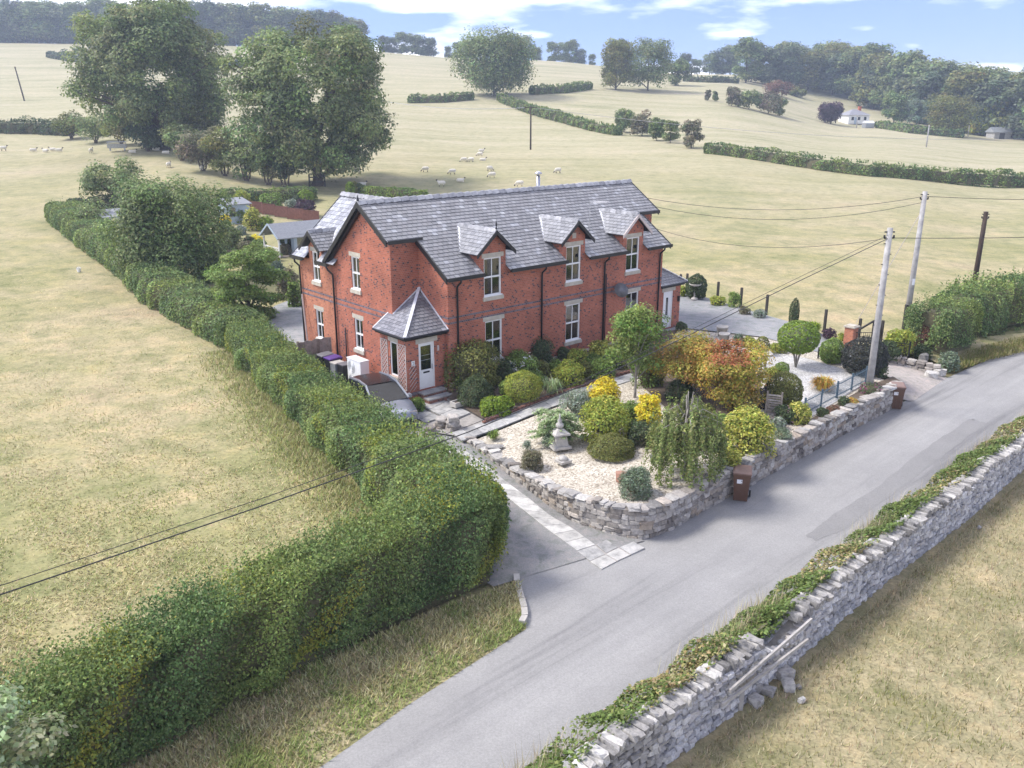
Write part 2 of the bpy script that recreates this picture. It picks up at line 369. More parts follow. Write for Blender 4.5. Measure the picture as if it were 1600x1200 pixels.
class MB:
    def __init__(s): s.v = []; s.f = []; s.c = []
    def add(s, vs, fs, col=None):
        k = len(s.v); s.v += [tuple(float(x) for x in p) for p in vs]
        s.f += [tuple(k + i for i in f) for f in fs]; s.c += [col] * len(fs)
        return s
    def box(s, x0, x1, y0, y1, z0, z1, col=None, M=None):
        vs = [(x, y, z) for z in (z0, z1) for y in (y0, y1) for x in (x0, x1)]
        if M is not None: vs = [tuple(M @ Vector(p)) for p in vs]
        return s.add(vs, [(0, 2, 3, 1), (4, 5, 7, 6), (0, 1, 5, 4), (2, 6, 7, 3), (0, 4, 6, 2), (1, 3, 7, 5)], col)
    def bar(s, a, b, w, h=None, col=None, up=(0, 0, 1)):
        a, b = Vector(a), Vector(b); h = h or w
        d = (b - a); L = d.length; d.normalize()
        up = Vector(up)
        if abs(d.dot(up)) > .98: up = Vector((1, 0, 0))
        x = d.cross(up).normalized(); y = x.cross(d).normalized()
        vs = []
        for p in (a, b):
            for sx, sy in ((-1, -1), (1, -1), (1, 1), (-1, 1)): vs.append(p + x * sx * w / 2 + y * sy * h / 2)
        return s.add(vs, [(0, 3, 2, 1), (4, 5, 6, 7), (0, 1, 5, 4), (1, 2, 6, 5), (2, 3, 7, 6), (3, 0, 4, 7)], col)
    def tube(s, pts, rads, n=8, col=None, cap=True):
        pts = [Vector(p) for p in pts]
        if not hasattr(rads, '__len__'): rads = [rads] * len(pts)
        vs = []; N = len(pts); prev = None
        for i, p in enumerate(pts):
            d = (pts[min(i + 1, N - 1)] - pts[max(i - 1, 0)]).normalized()
            if prev is None:
                a = Vector((0, 0, 1)) if abs(d.z) < .9 else Vector((1, 0, 0))
                x = d.cross(a).normalized()
            else: x = (prev - d * prev.dot(d)).normalized()
            prev = x; y = d.cross(x)
            for k in range(n):
                t = 2 * math.pi * k / n; vs.append(p + (x * math.cos(t) + y * math.sin(t)) * rads[i])
        fs = [(i * n + k, i * n + (k + 1) % n, (i + 1) * n + (k + 1) % n, (i + 1) * n + k) for i in range(N - 1) for k in range(n)]
        if cap: fs += [tuple(range(n - 1, -1, -1)), tuple((N - 1) * n + k for k in range(n))]
        return s.add(vs, fs, col)
    def lathe(s, prof, n=16, c=(0, 0, 0), col=None):
        vs = [(c[0] + r * math.cos(2 * math.pi * k / n), c[1] + r * math.sin(2 * math.pi * k / n), c[2] + z) for r, z in prof for k in range(n)]
        fs = [(i * n + k, i * n + (k + 1) % n, (i + 1) * n + (k + 1) % n, (i + 1) * n + k) for i in range(len(prof) - 1) for k in range(n)]
        fs += [tuple(range(n - 1, -1, -1)), tuple((len(prof) - 1) * n + k for k in range(n))]
        return s.add(vs, fs, col)
    def prism(s, poly, lo, hi, axis=2, col=None):
        def mk(p, h):
            if axis == 2: return (p[0], p[1], h)
            if axis == 1: return (p[0], h, p[1])
            return (h, p[0], p[1])
        n = len(poly)
        vs = [mk(p, lo) for p in poly] + [mk(p, hi) for p in poly]
        fs = [tuple(range(n - 1, -1, -1)), tuple(range(n, 2 * n))] + [(i, (i + 1) % n, n + (i + 1) % n, n + i) for i in range(n)]
        return s.add(vs, fs, col)
    def poly(s, pts, col=None): return s.add(pts, [tuple(range(len(pts)))], col)
    def mesh(s, name, mat, smooth=False):
        me = bpy.data.meshes.new(name)
        me.from_pydata(s.v, [], s.f)
        if any(c is not None for c in s.c):
            a = me.attributes.new('col', 'FLOAT_COLOR', 'FACE')
            a.data.foreach_set('color', np.array([[*(c or (.3, .3, .3)), 1.0] for c in s.c], dtype=np.float32).ravel())
        bm = bmesh.new(); bm.from_mesh(me); bmesh.ops.recalc_face_normals(bm, faces=bm.faces); bm.to_mesh(me); bm.free()
        if smooth: me.polygons.foreach_set('use_smooth', [True] * len(me.polygons))
        me.materials.append(MATS[mat] if isinstance(mat, str) else mat)
        return me
    def build(s, name, mat, parent=None, smooth=False, loc=None, rz=0):
        o = bpy.data.objects.new(name, s.mesh(name, mat, smooth))
        if loc is not None: o.location = tuple(float(v) for v in loc)
        o.rotation_euler = (0, 0, rz)
        return link(o, parent)

def quads_mesh(name, V, C, mat, per=4):        # V (N,per,3), C (N,3)
    N = len(V); me = bpy.data.meshes.new(name)
    me.vertices.add(N * per); me.vertices.foreach_set('co', np.ascontiguousarray(V, dtype=np.float32).ravel())
    me.loops.add(N * per); me.loops.foreach_set('vertex_index', np.arange(N * per, dtype=np.int32))
    me.polygons.add(N); me.polygons.foreach_set('loop_start', np.arange(0, N * per, per, dtype=np.int32))
    me.update(calc_edges=True)
    a = me.attributes.new('col', 'FLOAT_COLOR', 'FACE')
    a.data.foreach_set('color', np.concatenate([C, np.ones((N, 1))], 1).astype(np.float32).ravel())
    me.materials.append(MATS[mat]); return me
def unit(a): return a / np.maximum(np.linalg.norm(a, axis=-1, keepdims=True), 1e-9)
def leaf_mesh(name, pts, nrm, size, cols, aspect=.6, jit=.55, up=0.45):
    N = len(pts)
    n = unit(nrm + jit * rng.normal(size=(N, 3)) + np.array([0, 0, up]))
    t = unit(np.cross(n, rng.normal(size=(N, 3)))); b = np.cross(n, t)
    s = (np.asarray(size) * (.65 + .7 * rng.random(N)))[:, None]
    V = np.stack([pts - t * s * .5, pts + b * s * aspect * .5 + n * s * .1, pts + t * s * .5, pts - b * s * aspect * .5 + n * s * .1], 1)
    return quads_mesh(name, V, cols, 'leaf')
def colmix(N, cols, weights=None, var=.22, clump=None):
    cols = np.array(cols, float)
    if clump is None: k = rng.choice(len(cols), N, p=weights)
    else: k = clump
    c = cols[k] * (1 + var * rng.normal(size=(N, 1))) * (1 + .06 * rng.normal(size=(N, 3)))
    return np.clip(c, .004, .95)
def obj(name, me, parent=None, loc=None, rz=0):
    o = bpy.data.objects.new(name, me)
    if loc is not None: o.location = tuple(float(v) for v in loc)
    o.rotation_euler = (0, 0, rz)
    return link(o, parent)
def sph(N):
    return unit(rng.normal(size=(N, 3)))
def sheet(name, pts, mat, parent=None, kind='structure', label=None):   # flat polygon of 3-d points
    bm = bmesh.new(); vs = [bm.verts.new(tuple(float(v) for v in p)) for p in pts]
    f = bm.faces.new(vs); bmesh.ops.triangulate(bm, faces=[f]); bmesh.ops.recalc_face_normals(bm, faces=bm.faces)
    me = bpy.data.meshes.new(name); bm.to_mesh(me); bm.free()
    if len(me.polygons) and me.polygons[0].normal.z < 0: me.flip_normals()
    me.materials.append(MATS[mat])
    o = obj(name, me, parent)
    if kind: o['kind'] = kind
    return o
def strip(name, left, right, mat, kind='structure'):
    n = len(left); vs = [tuple(p) for p in left] + [tuple(p) for p in right]
    return tag(MB().add(vs, [(i, n + i, n + i + 1, i + 1) for i in range(n - 1)]).build(name, mat), kind=kind)

GREENS = {
    'oak': [(.18, .23, .085), (.225, .28, .105), (.28, .335, .13), (.15, .19, .07)],
    'hedge': [(.15, .21, .07), (.195, .265, .09), (.115, .165, .055), (.25, .325, .115)],
    'bright': [(.2, .29, .07), (.26, .36, .09), (.15, .22, .05)],
    'lime': [(.26, .36, .04), (.2, .3, .03), (.15, .22, .03)],
    'dark': [(.065, .095, .045), (.09, .125, .055), (.115, .15, .065)],
    'olive': [(.19, .2, .055), (.24, .25, .07), (.14, .155, .045)],
    'yellowgreen': [(.32, .37, .06), (.25, .32, .06), (.42, .43, .08)],
    'yellow': [(.75, .58, .03), (.8, .68, .07), (.62, .52, .05)],
    'variegated': [(.5, .48, .1), (.6, .58, .16), (.16, .22, .04), (.38, .4, .07)],
    'silver': [(.28, .33, .25), (.36, .4, .33), (.2, .25, .17)],
    'bluegreen': [(.2, .26, .17), (.26, .32, .22), (.14, .19, .11)],
    'juniper': [(.38, .48, .25), (.46, .56, .32), (.3, .39, .18)],
    'maple': [(.42, .35, .07), (.52, .38, .08), (.32, .32, .06), (.37, .34, .06), (.55, .32, .09)],
    'maplered': [(.38, .12, .06), (.42, .18, .07), (.3, .2, .05)],
    'purple': [(.075, .045, .065), (.11, .06, .085), (.05, .035, .045)],
    'darkpurple': [(.055, .062, .055), (.08, .08, .07), (.04, .047, .04)],
    'rust': [(.2, .09, .06), (.24, .13, .08), (.14, .09, .05)],
    'orange': [(.5, .33, .07), (.55, .28, .07), (.42, .38, .1)],
    'heather': [(.21, .2, .12), (.26, .23, .15), (.16, .16, .08)],
    'weep': [(.19, .24, .075), (.24, .3, .09), (.28, .3, .11), (.15, .19, .055)],
    'far': [(.14, .17, .095), (.17, .205, .105), (.12, .15, .08)],
}

# ------------------------------------------------------------------ the ground
ys = np.concatenate([np.arange(-40, 0, 8), np.arange(0, 64, 2), np.arange(64, 200, 4), np.arange(200, 460, 8), np.arange(460, 620, 20)])
ss = np.concatenate([np.linspace(-1.4, -.75, 12), np.linspace(-.7, .7, 113), np.linspace(.75, 1.4, 12)])
YY, SS = np.meshgrid(ys, ss, indexing='ij')
XX = SS * np.maximum(YY, 45)
ZZ = terrain(XX, YY) + .25 * np.sin(XX * .045 + 1) * np.sin(YY * .05) * np.clip((YY - 70) / 60, 0, 1)
ny, nx = YY.shape
idx = np.arange(ny * nx).reshape(ny, nx)
F4 = np.stack([idx[:-1, :-1], idx[:-1, 1:], idx[1:, 1:], idx[1:, :-1]], -1).reshape(-1, 4)
me = bpy.data.meshes.new('ground')
me.from_pydata(np.stack([XX, YY, ZZ], -1).reshape(-1, 3).tolist(), [], F4.tolist())
me.polygons.foreach_set('use_smooth', [True] * len(me.polygons)); me.materials.append(MATS['pasture'])
tag(obj('ground', me), kind='structure')
def wp(a, n, z=0.0):                           # point a metres along the field wall, n across
    return np.array([WD[0] * a + WN[0] * n, WD[1] * a + WN[1] * n, z])
# lower field on the near side of the field wall
tag(strip('field', [wp(a, -8.5, -.42) for a in (-30, 0, 20, 45, 80)], [wp(a, 40, -.55) for a in (-30, 0, 20, 45, 80)], 'right_field'))
# lane
RE = [G(300, 1290), G(500, 1200), G(640, 1100), G(760, 1022), G(820, 985), G(823, 955), G(812, 905), G(1000, 842), G(1100, 799), G(1395, 638), G(1480, 591), G(1545, 562), G(1600, 546), G(1700, 532), G(1900, 515)]
RI = [wp(a, -8.6) for a in (-14, -6, 6, 12, 15, 17, 19, 21, 24, 38, 44, 50, 56, 64, 84)]
strip('road', [(*p[:2], .02) for p in RE], [(*p[:2], .02) for p in RI], 'tarmac')
def zdrive(y): return float(np.clip((y - 22) / 9 * .3, 0, .3))
DL = [(-.5, 20.4), (-2.4, 22.5), (-4.4, 26.2), (-7.2, 30.5), (-10.0, 36), (-13.0, 42), (-15, 47)]
DR = [(3.95, 22.95), (2.2, 24.2), (.4, 26.6), (-1.9, 30.9), (-4.6, 36.5), (-8.5, 42), (-10, 47)]
strip('drive', [(x, y, zdrive(y) + .023) for x, y in DL], [(x, y, zdrive(y) + .023) for x, y in DR], 'drive_tarmac')
# darker repair in the lane and a crack across the drive mouth
ed_ = [(1258, 838), (1275, 846), (1320, 828), (1400, 770), (1470, 715), (1540, 662), (1515, 655), (1440, 705), (1370, 762), (1300, 806), (1258, 838)]
pp = []
for (x0, y0), (x1, y1) in zip(ed_[:-1], ed_[1:]):
    for k in range(9): f = k / 9; pp.append((x0 + (x1 - x0) * f + rnd.uniform(-1.5, 1.5), y0 + (y1 - y0) * f + rnd.uniform(-1.2, 1.2)))
sheet('road_patch', [(*G(px, py)[:2], .026) for px, py in pp], 'patch_tarmac')
cr = [(805, 905), (811, 897), (818, 893), (823, 887), (835, 885), (843, 880), (852, 880), (860, 873), (868, 870), (875, 869), (884, 866), (890, 860), (898, 858)]
c3 = [G(*p) for p in cr]
mb = MB()
for a, b_ in zip(c3[:-1], c3[1:]):
    d = unit(b_ - a); nn = np.array([-d[1], d[0], 0]) * (.006 + .012 * rnd.random())
    mb.add([(*(a + nn)[:2], .034), (*(b_ + nn * .6)[:2], .034), (*(b_ - nn * .6)[:2], .034), (*(a - nn)[:2], .034)], [(0, 1, 2, 3)])
tag(mb.build('road_crack', 'black_plastic'), kind='structure')

# verge in front of the hedge
ve = [G(200, 1270), G(430, 1240), G(505, 1197), G(645, 1098), G(765, 1021), G(822, 984)]
vb = [G(120, 1210), G(230, 1180), G(350, 1090), G(520, 1030), G(680, 960), G(812, 915)]
strip('verge', [(*p[:2], .02) for p in ve], [(*p[:2], .12) for p in vb], 'dry_verge')

# garden levels -----------------------------------------------------
GZ = .86
def gp(px, py, z=GZ): return tuple(G(px, py, z))
WALL_PTS = [(727, 691, .3), (760, 715, .26), (800, 747, .2), (835, 775, .14), (885, 812, .06), (932, 832, .0), (970, 842, 0), (1010, 844, 0), (1050, 830, 0), (1100, 801, 0), (1180, 757, 0), (1290, 697, 0), (1395, 640, 0), (1408, 633, 0)]
WALL_TOP = [.42, .5, .62, .74, .9, .98, 1.0, 1.0, 1.0, 1.0, 1.0, 1.02, 1.04, 1.0]
wb = [G(*p) for p in WALL_PTS]
bed = [(p[0], p[1], min(GZ, t - .06)) for p, t in zip(wb, WALL_TOP)]
bed = [tuple(np.array(p) + np.array([0, .12, 0])) for p in bed]
front = bed + [gp(1392, 598), gp(1345, 578), gp(1330, 568), gp(1260, 545), gp(1190, 527), gp(1120, 519), gp(1060, 512), gp(1030, 520), gp(985, 596), gp(905, 622, .8), gp(830, 652, .62), gp(762, 680, .48), gp(735, 690, .40)]
sheet('gravel_bed', front, 'cream_gravel')
sheet('soil_bed', [gp(1000, 600, .885), gp(1040, 545, .885), gp(1115, 545, .885), gp(1190, 600, .885), gp(1185, 640, .885), gp(1150, 668, .885), gp(1060, 655, .885)], 'soil')
sheet('white_gravel_garden', [gp(1118, 532, .888), gp(1180, 545, .888), gp(1262, 560, .888), gp(1345, 585, .888), gp(1345, 603, .888), gp(1262, 655, .888), gp(1232, 640, .888), gp(1196, 600, .888), gp(1170, 560, .888)], 'white_gravel')
sheet('wall_border', [gp(1230, 690, .889), gp(1262, 657, .889), gp(1350, 606, .889), gp(1395, 588, .889), gp(1412, 598, .889), gp(1340, 634, .889), gp(1250, 678, .889)], 'soil')
# raised border along the house
sheet('house_border', [gp(700, 622, .6), gp(754, 654, .54), gp(812, 640, .62), gp(870, 618, .72), gp(985, 590, .86), gp(1030, 560, .88), gp(1060, 515, .9), gp(1020, 520, .9), gp(930, 540, .9), gp(850, 560, .9), gp(770, 585, .9), gp(705, 605, .86)], 'soil')
# right-hand driveway
sheet('driveway', [gp(1058, 452, .93), gp(1085, 459, .93), gp(1150, 479, .92), gp(1235, 503, .88), gp(1300, 527, .8), gp(1345, 548, .6), gp(1385, 570, .4), gp(1330, 566, .55), gp(1262, 545, .75), gp(1190, 526, .92), gp(1120, 518, .92), gp(1055, 511, .92), gp(1040, 480, .93)], 'pale_chippings')
sheet('drive_entrance', [gp(1345, 548, .605), gp(1400, 556, .42), gp(1465, 585, .05), gp(1480, 590, .02), gp(1425, 628, .03), gp(1405, 622, .1), gp(1392, 590, .45), gp(1330, 567, .55)], 'pink_paving')
sheet('roadside_bank', [gp(1395, 545, .6), gp(1450, 560, .35), gp(1490, 580, .1), gp(1545, 562, .03), gp(1600, 545, .03), gp(1640, 540, .03), gp(1600, 520, .3), gp(1500, 530, .4), gp(1420, 525, .8), gp(1370, 522, .9)], 'dry_verge')
# patio and paths ----------------------------------------------------
def slab(name, parent, corners, th, mat):
    mb = MB(); n = len(corners)
    mb.add([tuple(p) for p in corners] + [(p[0], p[1], p[2] - th) for p in corners],
           [tuple(range(n)), tuple(range(2 * n - 1, n - 1, -1))] + [(i, n + i, n + (i + 1) % n, (i + 1) % n) for i in range(n)])
    return mb.build(name, mat, parent)
def ladder(parent, L, Rr, n, mats, gap=.0025, th=.06, name='slab'):
    L, Rr = [np.array(p) for p in L], [np.array(p) for p in Rr]
    def at(pl, f):
        k = min(int(f * (len(pl) - 1)), len(pl) - 2); g = f * (len(pl) - 1) - k
        return pl[k] * (1 - g) + pl[k + 1] * g
    for i in range(n):
        f0, f1_ = i / n + gap / 2, (i + 1) / n - gap / 2
        slab(name, parent, [at(L, f0), at(Rr, f0), at(Rr, f1_), at(L, f1_)], th, mats[i % len(mats)] if not callable(mats) else mats(i))
def dz(px, py, h=.05):
    p = G(px, py, 0); z = zdrive(p[1]); return G(px, py, z + h)
path = sheet('slab_path', [dz(*q, h=.034) for q in [(697, 702), (728, 727), (757, 749), (787, 772), (822, 800), (860, 830), (902, 860), (940, 889), (1007, 856), (990, 846), (966, 856), (948, 843), (930, 851), (893, 824), (860, 806), (826, 778), (793, 754), (764, 731), (729, 705)]], 'mortar')
ladder(path, [dz(902, 860), dz(860, 830), dz(822, 800), dz(787, 772), dz(757, 749), dz(728, 727), dz(697, 702)],
       [dz(930, 851), dz(893, 824), dz(860, 806), dz(826, 778), dz(793, 754), dz(764, 731), dz(729, 705)], 14, lambda i: 'pale_paving')
slab('slab', path, [dz(902, 861), dz(930, 852), dz(945, 866), dz(922, 876)], .06, 'paving')
slab('slab', path, [dz(922, 877), dz(946, 867), dz(963, 877), dz(940, 889)], .06, 'pale_paving')
slab('slab', path, [dz(947, 866), dz(966, 856), dz(984, 867), dz(965, 876)], .06, 'pale_paving')
slab('slab', path, [dz(968, 855), dz(990, 846), dz(1007, 856), dz(986, 866)], .06, 'paving')
slab('slab', path, [dz(932, 851), dz(948, 843), dz(965, 855), dz(947, 864)], .06, 'paving')
def pz(px, py, z): return G(px, py, z)
patio = sheet('patio', [pz(628, 645, .40), pz(690, 603, .5), pz(770, 634, .5), pz(760, 662, .46), pz(722, 682, .40), pz(668, 674, .38)], 'mortar')
for r_, (a0, a1, b0, b1, n_, z_) in enumerate([((636, 645), (664, 660), (650, 634), (690, 652), 3, .47), ((655, 632), (705, 656), (680, 618), (735, 645), 3, .52), ((686, 617), (744, 644), (700, 606), (765, 632), 3, .56)]):
    ladder(patio, [pz(*a0, z_), pz(*a1, z_)], [pz(*b0, z_), pz(*b1, z_)], n_, lambda i: 'paving', gap=.012, name='flagstone')
def qz(px, py, z): return G(px, py, z)
gpath = strip('garden_path', [qz(722, 688, .42), qz(775, 670, .54), qz(850, 640, .66), qz(930, 612, .78), qz(1000, 590, .88)], [qz(706, 676, .42), qz(760, 658, .54), qz(836, 630, .66), qz(915, 604, .78), qz(985, 583, .88)], 'mortar')
ladder(gpath, [qz(722, 688, .44), qz(775, 670, .56), qz(850, 640, .68), qz(930, 612, .8), qz(1000, 590, .9)],
       [qz(706, 676, .44), qz(760, 658, .56), qz(836, 630, .68), qz(915, 604, .8), qz(985, 583, .9)], 13, lambda i: 'paving', name='flagstone')
yd = [(398, 508), (430, 486), (470, 470), (500, 478), (510, 560), (470, 570), (430, 545)]
sheet('yard', [T(*q) + [0, 0, .3] for q in yd], 'pale_chippings')
# kerb stone at the drive mouth
kb = MB()
kp = [(807, 903), (808, 914), (811, 927), (815, 941), (819, 955), (820, 968), (815, 978)]
for q0, q1 in zip(kp[:-1], kp[1:]):
    a, b_ = G(*q0), G(*q1); a, b_ = a + (b_ - a) * .03, b_ - (b_ - a) * .03
    kb.bar((*a[:2], .07), (*b_[:2], .07), .16, .15)
tag(kb.build('kerb', 'concrete'), 'weathered pale kerb stones at the foot of the hedge corner', 'kerb')

# ------------------------------------------------------------------ stone walls
def stone_protos(name, mat, n=7, jitter=.11):
    out = []
    for i in range(n):
        bm = bmesh.new(); bmesh.ops.create_cube(bm, size=1.0)
        bmesh.ops.bevel(bm, geom=list(bm.edges), offset=.13, segments=1, affect='EDGES')
        for v in bm.verts: v.co += Vector((rnd.uniform(-1, 1), rnd.uniform(-1, 1), rnd.uniform(-1, 1))) * jitter * .8
        me = bpy.data.meshes.new(name); bm.to_mesh(me); bm.free(); me.materials.append(MATS[mat]); out.append(me)
    return out
GST = stone_protos('stone', 'garden_stone'); FST = stone_protos('stone', 'field_stone', jitter=.16)
CST = stone_protos('coping_stone', 'field_stone', jitter=.14)
def stones_to_mesh(items, protos, mat, name, parent, cols):
    V, Fc, C = [], [], []; k = 0
    P0 = [(np.array([v.co[:] for v in p.vertices]), [tuple(f.vertices) for f in p.polygons]) for p in protos]
    for (loc, rot, sc, pi) in items:
        v, f = P0[pi]; M = np.array(Matrix.Rotation(rot, 3, 'Z'))
        V.append((v * np.array(sc)) @ M.T + np.array(loc)); Fc += [tuple(k + i for i in q) for q in f]; k += len(v)
        C += [cols[rnd.randrange(len(cols))]] * len(f)
    me = bpy.data.meshes.new(name); me.from_pydata(np.concatenate(V).tolist(), [], Fc)
    a = me.attributes.new('col', 'FLOAT_COLOR', 'FACE'); a.data.foreach_set('color', np.array([[*c, 1] for c in C], dtype=np.float32).ravel())
    me.materials.append(MATS[mat]); o = obj(name, me, parent); o['kind'] = 'stuff'; return o
def stone_items(base, tops, row_h, len_rng, depth, inset, caps=None, face=1):
    """rows of stones along a 3-d polyline; returns [(loc, rot, scale, proto)]"""
    base = [np.array(p, float) for p in base]
    seg = [np.linalg.norm((b - a)[:2]) for a, b in zip(base[:-1], base[1:])]
    cum = np.concatenate([[0], np.cumsum(seg)]); Ltot = cum[-1]
    def at(a):
        k = int(np.clip(np.searchsorted(cum, a) - 1, 0, len(seg) - 1)); f = (a - cum[k]) / seg[k]
        p = base[k] * (1 - f) + base[k + 1] * f; d = base[k + 1] - base[k]
        return p, math.atan2(d[1], d[0]), tops[k] * (1 - f) + tops[k + 1] * f
    items = []; nrow = int(max(t - p[2] for t, p in zip(tops, base)) / row_h) + 1
    for r in range(nrow):
        a = rnd.uniform(-.2, 0)
        while a < Ltot:
            L = rnd.uniform(*len_rng); c = min(max(a + L / 2, 0), Ltot); a += L
            p, ang, top = at(c)
            rows = max(1, round((top - p[2]) / row_h)); h = (top - p[2]) / rows
            if r >= rows: continue
            hh = h * rnd.uniform(.72, 1.25)
            z = p[2] + (r + .5) * h + rnd.uniform(-.03, .03)
            nx_, ny_ = -math.sin(ang) * face, math.cos(ang) * face
            dd = depth * rnd.uniform(.94, 1.06); o_ = inset + rnd.uniform(-.02, .025)
            items.append(((p[0] + nx_ * o_, p[1] + ny_ * o_, z), ang + rnd.uniform(-.09, .09), (L * rnd.uniform(.86, 1.04), dd, hh * .97), rnd.randrange(7)))
    return items
def split_wall(parent, items, protos, joined_mat, cols, name='stone', limit=300):
    items = sorted(items, key=lambda it: (it[0][0] + parent.location.x) ** 2 + (it[0][1] + parent.location.y) ** 2)
    for loc, rot, sc, pi in items[:limit]:
        o = obj(name, protos[pi], parent, loc, rot); o.scale = sc
    if len(items) > limit: stones_to_mesh(items[limit:], protos, joined_mat, name + 's_beyond', parent, cols)
# garden wall
gw = thing('garden_wall', 'curved grey rubble stone wall holding up the gravel garden beside the lane', 'stone wall', G(1010, 844))
o0 = np.array(gw.location)
wl_ = [p - o0 for p in wb]; wt_ = [t - o0[2] for t in WALL_TOP]
def smooth_poly(pts, tops, k=4):
    P, Tn = [], []
    for i in range(len(pts) - 1):
        p0, p1, p2, p3 = pts[max(i - 1, 0)], pts[i], pts[i + 1], pts[min(i + 2, len(pts) - 1)]
        for j in range(k):
            t = j / k
            P.append(.5 * ((2 * p1) + (-p0 + p2) * t + (2 * p0 - 5 * p1 + 4 * p2 - p3) * t * t + (-p0 + 3 * p1 - 3 * p2 + p3) * t ** 3)); Tn.append(tops[i] * (1 - t) + tops[i + 1] * t)
    return P + [pts[-1]], Tn + [tops[-1]]
wl_, wt_ = smooth_poly(wl_, wt_)
core = MB(); n = len(wl_)
for k in range(n - 1):
    a, b_ = wl_[k], wl_[k + 1]; d = unit(b_ - a); nn = np.array([-d[1], d[0], 0])
    q = [a + nn * .07, b_ + nn * .07, b_ + nn * .4, a + nn * .4]
    core.add([(q[0][0], q[0][1], a[2] - .1), (q[1][0], q[1][1], b_[2] - .1), (q[1][0], q[1][1], wt_[k + 1] - .05), (q[0][0], q[0][1], wt_[k] - .05),
              (q[3][0], q[3][1], wt_[k] - .05), (q[2][0], q[2][1], wt_[k + 1] - .05), (q[3][0], q[3][1], a[2] - .1), (q[2][0], q[2][1], b_[2] - .1)], [(0, 1, 2, 3), (3, 2, 5, 4), (4, 5, 7, 6)])
core.build('mortar_core', 'mortar', gw)
SCOL = [c for _, c in STONE_STOPS] + [(.38, .35, .32), (.42, .4, .36), (.3, .27, .24)]
split_wall(gw, stone_items(wl_, [t - .06 for t in wt_], .165, (.16, .5), .3, .17), GST, 'stone_mixed', SCOL)
cap = stone_items([p + np.array([0, 0, t - p[2] - .07]) for p, t in zip(wl_, wt_)], [t + .03 for t in wt_], .1, (.16, .5), .42, .2)
for loc, rot, sc, pi in cap:
    o = obj('cap_stone', (GST if rnd.random() < .6 else FST)[pi], gw, (loc[0], loc[1], loc[2] + rnd.uniform(-.03, .03)), rot + rnd.uniform(-.2, .2)); o.scale = sc; o.rotation_euler.x = rnd.uniform(-.12, .12)
# field wall
A0, A1 = 4.5, 47.0
fw = thing('field_wall', 'long pale drystone wall with upright copings between lane and dry field', 'stone wall', wp(20, -8.4, -.45))
o0 = np.array(fw.location)
line = [wp(a, -8.14 + .06 * math.sin(a * .5), -.45) - o0 for a in np.arange(A0, A1 + .1, 1.5)]
def ftop(a): return 1.24 + .06 * math.sin(a * 1.3) - (.55 * math.exp(-((a - 16.4) / .7) ** 2))
tops = [ftop(a) for a in np.arange(A0, A1 + .1, 1.5)]
items = stone_items(line, tops, .135, (.13, .34), .24, .12)
back = stone_items([p + np.array([-WN[0] * .52, -WN[1] * .52, .45]) for p in line], [t - .0 for t in tops], .2, (.25, .5), .2, 0.0)
split_wall(fw, items, FST, 'stone_mixed', [(.36, .355, .36), (.46, .455, .46), (.54, .53, .52), (.3, .3, .31), (.42, .4, .39)])
stones_to_mesh(back, FST, 'stone_mixed', 'lane_side_stones', fw, [(.36, .355, .36), (.46, .455, .46), (.3, .3, .31)])
mb = MB()
for k in range(len(line) - 1):
    a, b_ = line[k], line[k + 1]; n2 = np.array([-WN[0], -WN[1], 0])
    for u in (0,):
        p = [a + n2 * .1, b_ + n2 * .1, b_ + n2 * .5, a + n2 * .5]
        mb.add([(*p[0][:2], 0), (*p[1][:2], 0), (*p[1][:2], tops[k + 1] - .06), (*p[0][:2], tops[k] - .06), (*p[3][:2], tops[k] - .06), (*p[2][:2], tops[k + 1] - .06), (*p[3][:2], 0), (*p[2][:2], 0)], [(0, 1, 2, 3), (3, 2, 5, 4), (4, 5, 7, 6)])
mb.build('rubble_core', 'mortar', fw)
a = A0
while a < A1:
    L = rnd.uniform(.09, .24)
    if abs(a - 16.4) > .75:
        p = wp(a, -8.36 + rnd.uniform(-.05, .05), 0) - o0
        o = obj('coping_stone', CST[rnd.randrange(7)], fw, (p[0], p[1], ftop(a) + .05 + rnd.uniform(-.02, .03)), math.atan2(WD[1], WD[0]) + rnd.uniform(-.15, .15)); o.scale = (L * .96, rnd.uniform(.4, .56), rnd.uniform(.14, .26))
        o.rotation_euler.y = rnd.uniform(-.25, .25)
    a += L
# fallen stones below the gap
for k, (px, py, sz) in enumerate([(1170, 1080, .5), (1192, 1055, .42), (1222, 1058, .45), (1180, 1100, .34), (1200, 1085, .3), (1214, 1040, .3), (1232, 1075, .35), (1160, 1062, .36), (1252, 1096, .16), (1247, 1075, .13), (1380, 825, .14), (1530, 826, .14)]):
    p = G(px, py, -.42)
    o = obj('fallen_stone', FST[k % 7], None, (p[0], p[1], -.42 + sz * .3), rnd.uniform(0, 3)); o.scale = (sz, sz * .75, sz * .62); o.rotation_euler.x = rnd.uniform(-.4, .4)
    lab = ['largest pale block of the rubble heap below the gap in the field wall', None, None]
    if k >= 8: tag(o, ['small white stone on the grass right of the rubble heap', 'smaller pebble-like stone beside the rubble heap', 'white stone lying on the dry grass near the far field wall', 'pale stone in the dry field close to the right picture edge'][k - 8], 'stone')
    elif k == 0: tag(o, lab[0], 'stone', 'fallen wall stones')
    else: tag(o, 'pale rubble stone fallen from the gap in the field wall', 'stone', 'fallen wall stones')
